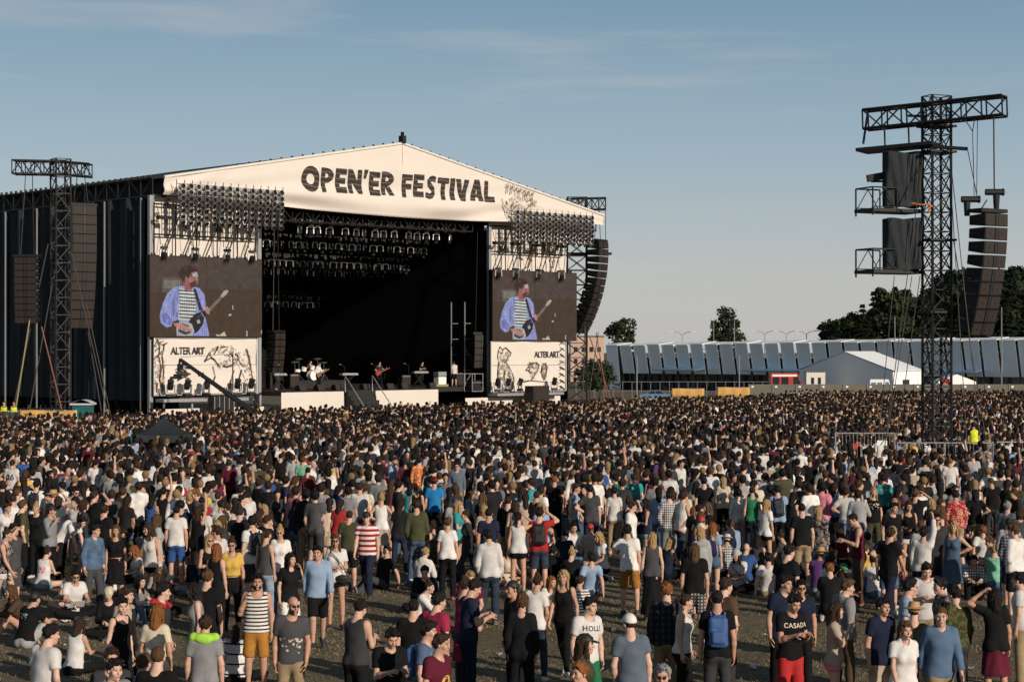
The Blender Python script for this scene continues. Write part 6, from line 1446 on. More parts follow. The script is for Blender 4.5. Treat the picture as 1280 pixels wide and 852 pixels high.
# hair, hats, glasses and shoes in head / foot coordinates
HEADW = {}
def hl(kind):
    if kind in HEADW: return HEADW[kind]
    lo, hi = np.array([-.2, -.2, -.42]), np.array([.2, .26, .24]); fl = Field(lo, hi, .0095)
    cran = lambda g_: E((0, .014, .030), (.076 + g_, .094 + g_, .088 + g_))
    front = plane((0, -.070, .052), (0, -1, -.55))       # hairline: away from the face
    def face_off(amt=1.0): fl.cut(plane((0, -.060, .055), (0, -.80, -.85))); 
    def strands(a, f): 
        X, Y, Z = fl.xyz((slice(None),) * 3); fl.a = (fl.a + a * np.sin(f * X + 3 * np.sin(20 * Z)) * np.sin(f * Y + 2 * np.sin(17 * Z + 1)) + a * .6 * np.sin(f * 1.7 * X + f * .8 * Y + 20 * Z)).astype(f32)
    if kind in ('s', 'c', 'p', 'u', 'l', 'b', 'k'):
        g_ = {'s': .017, 'c': .008, 'p': .011, 'u': .011, 'l': .016, 'b': .019, 'k': .035}[kind]; fl.add(cran(g_), 0)
        if kind == 's': fl.add(E((.012, -.055, .108), (.058, .050, .028)), .03)
        strands({'s': .010, 'c': .003, 'p': .004, 'u': .004, 'l': .006, 'b': .007, 'k': .016}[kind], {'k': 62, 's': 52}.get(kind, 70))
        Xc, Yc, Zc = fl.xyz((slice(None),) * 3); jag = .006 * np.sin(140 * Xc) + .004 * np.sin(310 * Xc + 1); side = .012 * np.clip(np.abs(Xc) / .07, 0, 1)
        fl.cut(lambda X, Y, Z: (-(Y + .082 - side * 1.5) - .80 * (Z - .066) + jag) / 1.28)
        if kind in ('s', 'c'): fl.cut(plane((0, .06, -.072), (0, -.35, -1)))
        elif kind in ('p', 'u'): fl.cut(plane((0, .06, -.060), (0, -.2, -1)))
    if kind in ('l', 'b'):
        zl = -.34 if kind == 'l' else -.13
        fl.add(C((0, .070, .02), (0, .080, zl * .55), .082, .082), .04); fl.add(FC((0, .062, 0), np.eye(3), -.02, zl, .098, .072 if kind == 'l' else .10, .55), .04)
        for s in (-1, 1): fl.add(C((s * .076, -.018, .035), (s * .092, -.035 if kind == 'l' else -.01, zl * (.72 if s > 0 else .62)), .026, .024), .025)
        strands(.006, 75)
    if kind == 'p': fl.add(C((0, .105, .050), (0, .155, .02), .030, .034), .02); fl.add(C((0, .155, .02), (.01, .145, -.20), .036, .016), .02); strands(.004, 80)
    if kind == 'u': fl.add(C((0, .050, .125), (0, .055, .135), .046, .046), .015); strands(.004, 70)
    if kind == 'cap': fl.add(cran(.021), 0); fl.cut(plane((0, 0, .036), (0, -.28, -1))); fl.add(E((0, -.118, .046), (.074, .072, .009), Rx(8)), .008)
    if kind == 'bucket': fl.add(cran(.025), 0); fl.cut(plane((0, 0, .03), (0, 0, -1))); fl.add(FC((0, .012, .0), np.eye(3), .060, .012, .100, .150, 1.1, (plane((0, 0, .022), (0, 0, -1)),)), .01)
    if kind == 'straw': fl.add(FC((0, .012, 0), np.eye(3), .05, .135, .100, .082, 1.15, (plane((0, 0, .142), (0, 0, 1)),)), 0); fl.add(E((0, .012, .046), (.185, .205, .016)), .012)
    if kind == 'beard': fl.add(E((0, -.030, -.060), (.066, .070, .070)), 0); strands(.003, 90); fl.cut(plane((0, 0, -.052), (0, .32, 1))); fl.cut(plane((0, .0, 0), (0, 1, 0)))
    if kind == 'scarf': fl.add(cran(.026), 0); fl.add(E((0, .11, .03), (.05, .05, .04)), .03); strands(.004, 60); fl.cut(plane((0, 0, .02), (0, .45, -1)))
    V, Fq = fl.surface(); HEADW[kind] = to_mesh(kind, V, Fq); return HEADW[kind]
def shades_mesh():
    if 'sh' in HEADW: return HEADW['sh']
    mb = MB()
    for s in (-1, 1):
        mb.prism([(s * .010, -.112, .020), (s * .052, -.100, .022), (s * .050, -.100, -.004), (s * .030, -.108, -.012), (s * .014, -.112, -.006)], (0, .004, 0)); mb.bar((s * .052, -.100, .018), (s * .080, .005, .012), .003, 4)
    mb.bar((-.012, -.113, .014), (.012, -.113, .014), .003, 4); me = bpy.data.meshes.new('sunglasses'); me.from_pydata(mb.v, [], mb.f); HEADW['sh'] = me; return me
def shoe_mesh(bare=False):
    if 'shoe' in HEADW: return HEADW['shoe']
    fl = Field((-.09, -.25, -.11), (.09, .13, .08), .010); fl.add(C((0, .035, -.035), (0, -.12, -.048), .046, .038), 0); fl.add(E((0, -.07, -.05), (.046, .125, .030)), .02); fl.add(C((0, .02, -.04), (0, .005, .015), .046, .044), .03)
    fl.cut(plane((0, 0, -.080), (0, 0, -1))); fl.cut(plane((0, 0, .022), (0, .0, 1))); V, Fq = fl.surface(); tv = np.zeros((len(V), 4)); k = V[:, 2] < -.060; tv[k] = (.5, .49, .46, .8); HEADW['shoe'] = to_mesh('shoe', V, Fq, tv); return HEADW['shoe']
def m4(M, t): return Matrix([[*M[0], t[0]], [*M[1], t[1]], [*M[2], t[2]], [0, 0, 0, 1]])

COLS = {'white': (.60, .575, .545), 'cream': (.52, .44, .33), 'beige': (.42, .33, .25), 'grey': (.19, .19, .19), 'light grey': (.33, .33, .33), 'dark grey': (.055, .055, .058), 'charcoal': (.035, .035, .037), 'black': (.009, .009, .0095), 'navy': (.014, .018, .038),
        'blue': (.03, .08, .22), 'bright blue': (.02, .16, .38), 'light blue': (.24, .32, .44), 'denim blue': (.075, .12, .19), 'teal': (.03, .26, .27), 'mint': (.18, .42, .30), 'green': (.02, .15, .07), 'olive': (.055, .055, .028), 'khaki': (.27, .20, .115), 'mustard': (.33, .15, .03), 'yellow': (.58, .38, .08),
        'orange': (.50, .14, .03), 'red': (.34, .025, .025), 'crimson': (.24, .02, .05), 'maroon': (.09, .012, .025), 'pink': (.58, .20, .26), 'purple': (.10, .04, .13), 'brown': (.075, .045, .028), 'lime': (.32, .58, .06), 'hivis': (.62, .68, .04), 'blue grey': (.10, .125, .155), 'tan': (.30, .17, .07), 'straw': (.38, .22, .09)}
HAIRC = {'d': (.011, .008, .007), 'b': (.035, .019, .011), 'm': (.085, .045, .02), 'y': (.34, .22, .10), 'g': (.20, .075, .02), 'w': (.24, .23, .22)}
HAIRN = {'d': 'dark', 'b': 'brown', 'm': 'light brown', 'y': 'blond', 'g': 'ginger', 'w': 'grey'}
SKINS = [(.50, .30, .215), (.46, .27, .185), (.54, .34, .25), (.42, .235, .155)]
PEOPLE = []; NP = [0]
def cloth_obj(name, me, col, parent):
    """col: colour name, or *pattern material, or denim"""
    c_ = COLS['denim blue']; mname = 'cloth'
    if col.startswith('*'): mname = col[1:]
    elif col == 'denim': mname = 'denim'
    elif col == 'dark denim': mname = 'denim'; c_ = (.03, .042, .065)
    elif col == 'light denim': mname = 'denim'; c_ = (.24, .30, .36)
    else: c_ = COLS[col]
    o = bpy.data.objects.new(name, me); COL.objects.link(o); o.parent = parent; j = rng.uniform(.85, 1.12)
    if not me.materials: me.materials.append(MATS['cloth'])
    o.material_slots[0].link = 'OBJECT'; o.material_slots[0].material = MATS[mname]; o.color = (c_[0] * j, c_[1] * j, c_[2] * j, 1); return o
def plain_obj(name, me, m_, c_, parent, M4=None):
    o = bpy.data.objects.new(name, me); COL.objects.link(o); o.parent = parent
    if not me.materials: me.materials.append(MATS[m_])
    o.material_slots[0].link = 'OBJECT'; o.material_slots[0].material = MATS[m_]; o.color = (*c_, 1)
    if M4 is not None: o.matrix_local = M4
    return o
TOPN = {'tee': 'tshirt', 'polo': 'polo_shirt', 'tank': 'tank_top', 'crop': 'crop_top', 'long': 'long_sleeved_top', 'shirt': 'shirt', 'hoodie': 'hoodie', 'jacket': 'jacket', 'dress': 'dress'}
BOTN = {'trousers': 'trousers', 'shorts': 'shorts', 'minis': 'short_shorts', 'skirt': 'skirt', 'longskirt': 'long_skirt', 'leggings': 'leggings'}
def print_on(txt, shirt, pose, sex, back, size, col, parent_body, zc=.36):
    """lettering pressed onto the chest or back of a shirt"""
    S = skel(pose, sex); T, Rf = S['T'], S['Rf']; sg = 1 if back else -1
    if txt == '#':
        r2 = random.Random(3); mb = MB()
        for k in range(26):
            cx, cy, r0 = r2.gauss(0, size * .55), r2.gauss(0, size * .28), size * r2.uniform(.05, .16); n0 = r2.randint(5, 8); mb.quad(*[(cx + r0 * r2.uniform(.5, 1.1) * math.cos(6.283 * j / n0), cy + r0 * r2.uniform(.5, 1.1) * math.sin(6.283 * j / n0), 0) for j in range(n0)])
        tm = bpy.data.meshes.new('t'); tm.from_pydata(mb.v, [], mb.f)
    else: tm = text_mesh(txt, size * 1.15, .002 if len(txt) > 2 else .012, .0, 1.12)
    bvh = BVHTree.FromPolygons([v.co[:] for v in shirt.data.vertices], [tuple(p.vertices) for p in shirt.data.polygons]); c0 = T(0, 0, zc); d = Rf @ np.array([0, float(sg), 0]); pts = []
    w0 = (max(v.co.x for v in tm.vertices) + min(v.co.x for v in tm.vertices)) / 2
    for v in tm.vertices:
        q = c0 + Rf @ np.array([(v.co.x - w0) * (-1 if back else 1) , sg * .45, v.co.y]); h = bvh.ray_cast(Vector(q), Vector(-d)); pts.append((h[0] + Vector(d) * .006) if h[0] is not None else Vector(q - d * .3))
    mb = MB(); mb.v = [tuple(p) for p in pts]; mb.f = [tuple(p.vertices) for p in tm.polygons]; bpy.data.meshes.remove(tm)
    me = bpy.data.meshes.new('print'); me.from_pydata(mb.v, [], mb.f); o = plain_obj('print', me, 'gear', col, shirt); return o
def person(loc, face, sex, pose, hair, top, bottom, ex, label, scale=1.0, skin=None, group='people in the festival crowd'):
    S = skel(pose, sex); me = body_mesh(pose, sex); b = bpy.data.objects.new('person', me); COL.objects.link(b); NP[0] += 1
    b.material_slots[0].link = 'OBJECT'; b.material_slots[0].material = MATS['skin']; sk = skin or rng.choice(SKINS); b.color = (*sk, 1); tag(b, label, 'person', group)
    b.location = loc; b.rotation_euler = (0, 0, R(face)); b.scale = (scale * .935, scale * .935, scale)
    H4 = m4(S['Rhd'] * (.965 if S['m'] else .935), S['hc'])
    ht, hc_ = hair[0], HAIRC.get(hair[1:], HAIRC['d'])
    hat = next((e for e in ex if e.split(':')[0] in ('cap', 'bcap', 'bucket', 'straw', 'scarf')), None)
    if ht != 'n': plain_obj('hair', hl(ht if not (hat and ht in 'suk') else 'c'), 'hair', hc_, b, H4)
    tk, tcx = top.split(':'); shirt = cloth_obj(TOPN[tk], cloth_mesh('top', tk, pose, sex), tcx, b)
    if bottom != '-':
        bk, bc = bottom.split(':')
        if bk in ('skirt', 'longskirt') and pose in SIT: bk = 'leggings'
        cloth_obj(BOTN[bk], cloth_mesh('bot', bk, pose, sex, tk not in ('crop', 'dress')), bc, b)
    scol = rng.choice([(.02, .02, .02), (.03, .03, .035), (.5, .49, .47), (.12, .08, .05), (.3, .05, .05), (.02, .02, .02)])
    for d in 'lr':
        Fm = S['F' + d] * (1 if S['m'] else .92); plain_obj('shoe', shoe_mesh(), 'shoe', scol, b, m4(Fm, S['A' + d]))
    for e in ex:
        k, _, v = e.partition(':')
        if k == 'shades': plain_obj('sunglasses', shades_mesh(), 'lens', (0, 0, 0), b, H4)
        elif k in ('cap', 'bcap'): plain_obj('cap', hl('cap'), 'gear', COLS[v], b, H4 @ Matrix.Rotation(R(180 if k == 'bcap' else 0), 4, 'Z'))
        elif k in ('bucket', 'straw', 'scarf'): plain_obj({'bucket': 'bucket_hat', 'straw': 'straw_hat', 'scarf': 'headscarf'}[k], hl(k), 'gear', COLS[v], b, H4)
        elif k == 'beard': plain_obj('beard', hl('beard'), 'hair', hc_, b, H4)
        elif k in ('print', 'bprint'): t_, sz_, cc_ = v.split('/'); print_on(t_, shirt, pose, sex, k == 'bprint', float(sz_), COLS[cc_], b, .375 if float(sz_) < .15 else .22)
        elif k == 'vest': cloth_obj('safety_vest', cloth_mesh('top', 'tank', pose, sex), 'hivis', b).scale = (1.06, 1.10, 1.0)
        elif k in ('pack', 'bag', 'cup', 'paper', 'hood', 'jacketon', 'phone'): carry(k, v, S, b, loc, face, scale, label, sex)
    PEOPLE.append((loc, label, sex, top)); return b
def carry(k, v, S, b, loc, face, scale, label, sex):
    who = 'man' if sex == 'm' else 'woman'; Mw = Matrix.Translation(loc) @ Matrix.Rotation(R(face), 4, 'Z') @ Matrix.Diagonal((scale * .935, scale * .935, scale, 1)); T, Rf = S['T'], S['Rf']
    short = ' '.join(label.split()[:8])
    if k == 'pack':
        fl = Field((-.2, -.15, -.28), (.2, .2, .28), .014); fl.add(B((0, .065, -.01), (.135, .070, .205), .055), 0); fl.add(B((0, .135, -.075), (.10, .035, .085), .03), .012); fl.add(C((-.05, .06, .20), (.05, .06, .20), .02, .02), .02); fl.wrinkle(.004, 5); fl.cut(plane((0, -.01, 0), (0, -1, 0))); V, Fq = fl.surface()
        P4 = Mw @ m4(Rf, T(0, .125, .30)); t_ = thing('backpack', P4.translation, v.split('/')[0] + ' backpack on the back of ' + short, 'backpack'); t_.rotation_euler = P4.to_euler(); t_.scale = P4.to_scale()
        plain_obj('bag_body', to_mesh('bag_body', V, Fq), 'gear', COLS[v.split('/')[0]], t_)
        for sg in (-1, 1):
            mb = MB(); mb.tube([(sg * .085, .02, .17), (sg * .10, -.03, .235), (sg * .105, -.13, .22), (sg * .11, -.26, .10), (sg * .13, -.24, -.05), (sg * .15, -.10, -.15), (sg * .13, .01, -.18)], .018, 5); me = bpy.data.meshes.new('strap'); me.from_pydata(mb.v, [], mb.f); plain_obj('strap', me, 'gear', COLS[v.split('/')[-1]], t_)
    elif k == 'bag':
        p = T(.14, -.15, .0); P4 = Mw @ m4(Rf, p); t_ = thing('shoulder_bag', P4.translation, v + ' shoulder bag worn by ' + short, 'bag'); t_.rotation_euler = P4.to_euler(); t_.scale = P4.to_scale()
        fl = Field((-.16, -.1, -.14), (.16, .1, .14), .012); fl.add(E((0, 0, 0), (.125, .045, .085)), 0); fl.add(E((0, -.02, .03), (.115, .04, .05)), .02); V, Fq = fl.surface(); plain_obj('pouch', to_mesh('pouch', V, Fq), 'gear', COLS[v], t_)
        mb = MB(); mb.tube([(.10, .0, .06), (.04, -.03, .20), (-.08, -.04, .36), (-.20, -.02, .47), (-.25, .10, .52), (-.24, .22, .46), (-.05, .28, .2), (.10, .2, .04)], .010, 4); me = bpy.data.meshes.new('strap'); me.from_pydata(mb.v, [], mb.f); plain_obj('strap', me, 'gear', COLS['charcoal'], t_)
    elif k in ('cup', 'phone', 'paper'):
        d = 'r'; w_, fd, side, n = hand_geo(S, d); p = w_ + fd * .10 + n * .035; P4 = Mw @ m4(np.eye(3), p)
        nm, mb = {'cup': 'drinking_cup', 'phone': 'phone', 'paper': 'leaflet'}[k], MB()
        if k == 'cup': mb.lathe([(.030, -.06), (.042, .06), (.038, .06), (.028, -.05)], 10)
        elif k == 'phone': mb.box((0, 0, 0), (.07, .010, .14), Matrix.Rotation(R(35), 3, 'X'))
        else:
            for a_, x_ in ((12, -.075), (-14, .075)): mb.box((x_, 0, .02), (.15, .004, .21), Matrix.Rotation(R(a_), 3, 'Z') @ Matrix.Rotation(R(50), 3, 'X'))
        me = bpy.data.meshes.new(nm); me.from_pydata(mb.v, [], mb.f); o = plain_obj(nm, me, 'gear', COLS[v or 'white'], None); o.location = P4.translation; o.rotation_euler = (0, 0, R(face))
        tag(o, '%s %s in the hand of %s' % (v or 'white', nm.replace('_', ' '), short), nm.replace('drinking_', ''))
    elif k in ('hood', 'jacketon'):
        fl = Field((-.32, -.3, -.2), (.32, .3, .2), .014); fl.add(C((-.15, .05, .02), (.15, .05, .02), .052, .052), 0); fl.add(C((-.15, .05, .02), (-.10, -.10, -.03), .05, .04), .03); fl.add(C((.15, .05, .02), (.10, -.10, -.03), .05, .04), .03); fl.add(E((0, .10, .0), (.12, .05, .07)), .03); fl.wrinkle(.006, 4)
        V, Fq = fl.surface(); plain_obj('neck_wrap', to_mesh('neck_wrap', V, Fq), 'cloth', COLS[v], b, m4(Rf, T(0, .0, .53)))
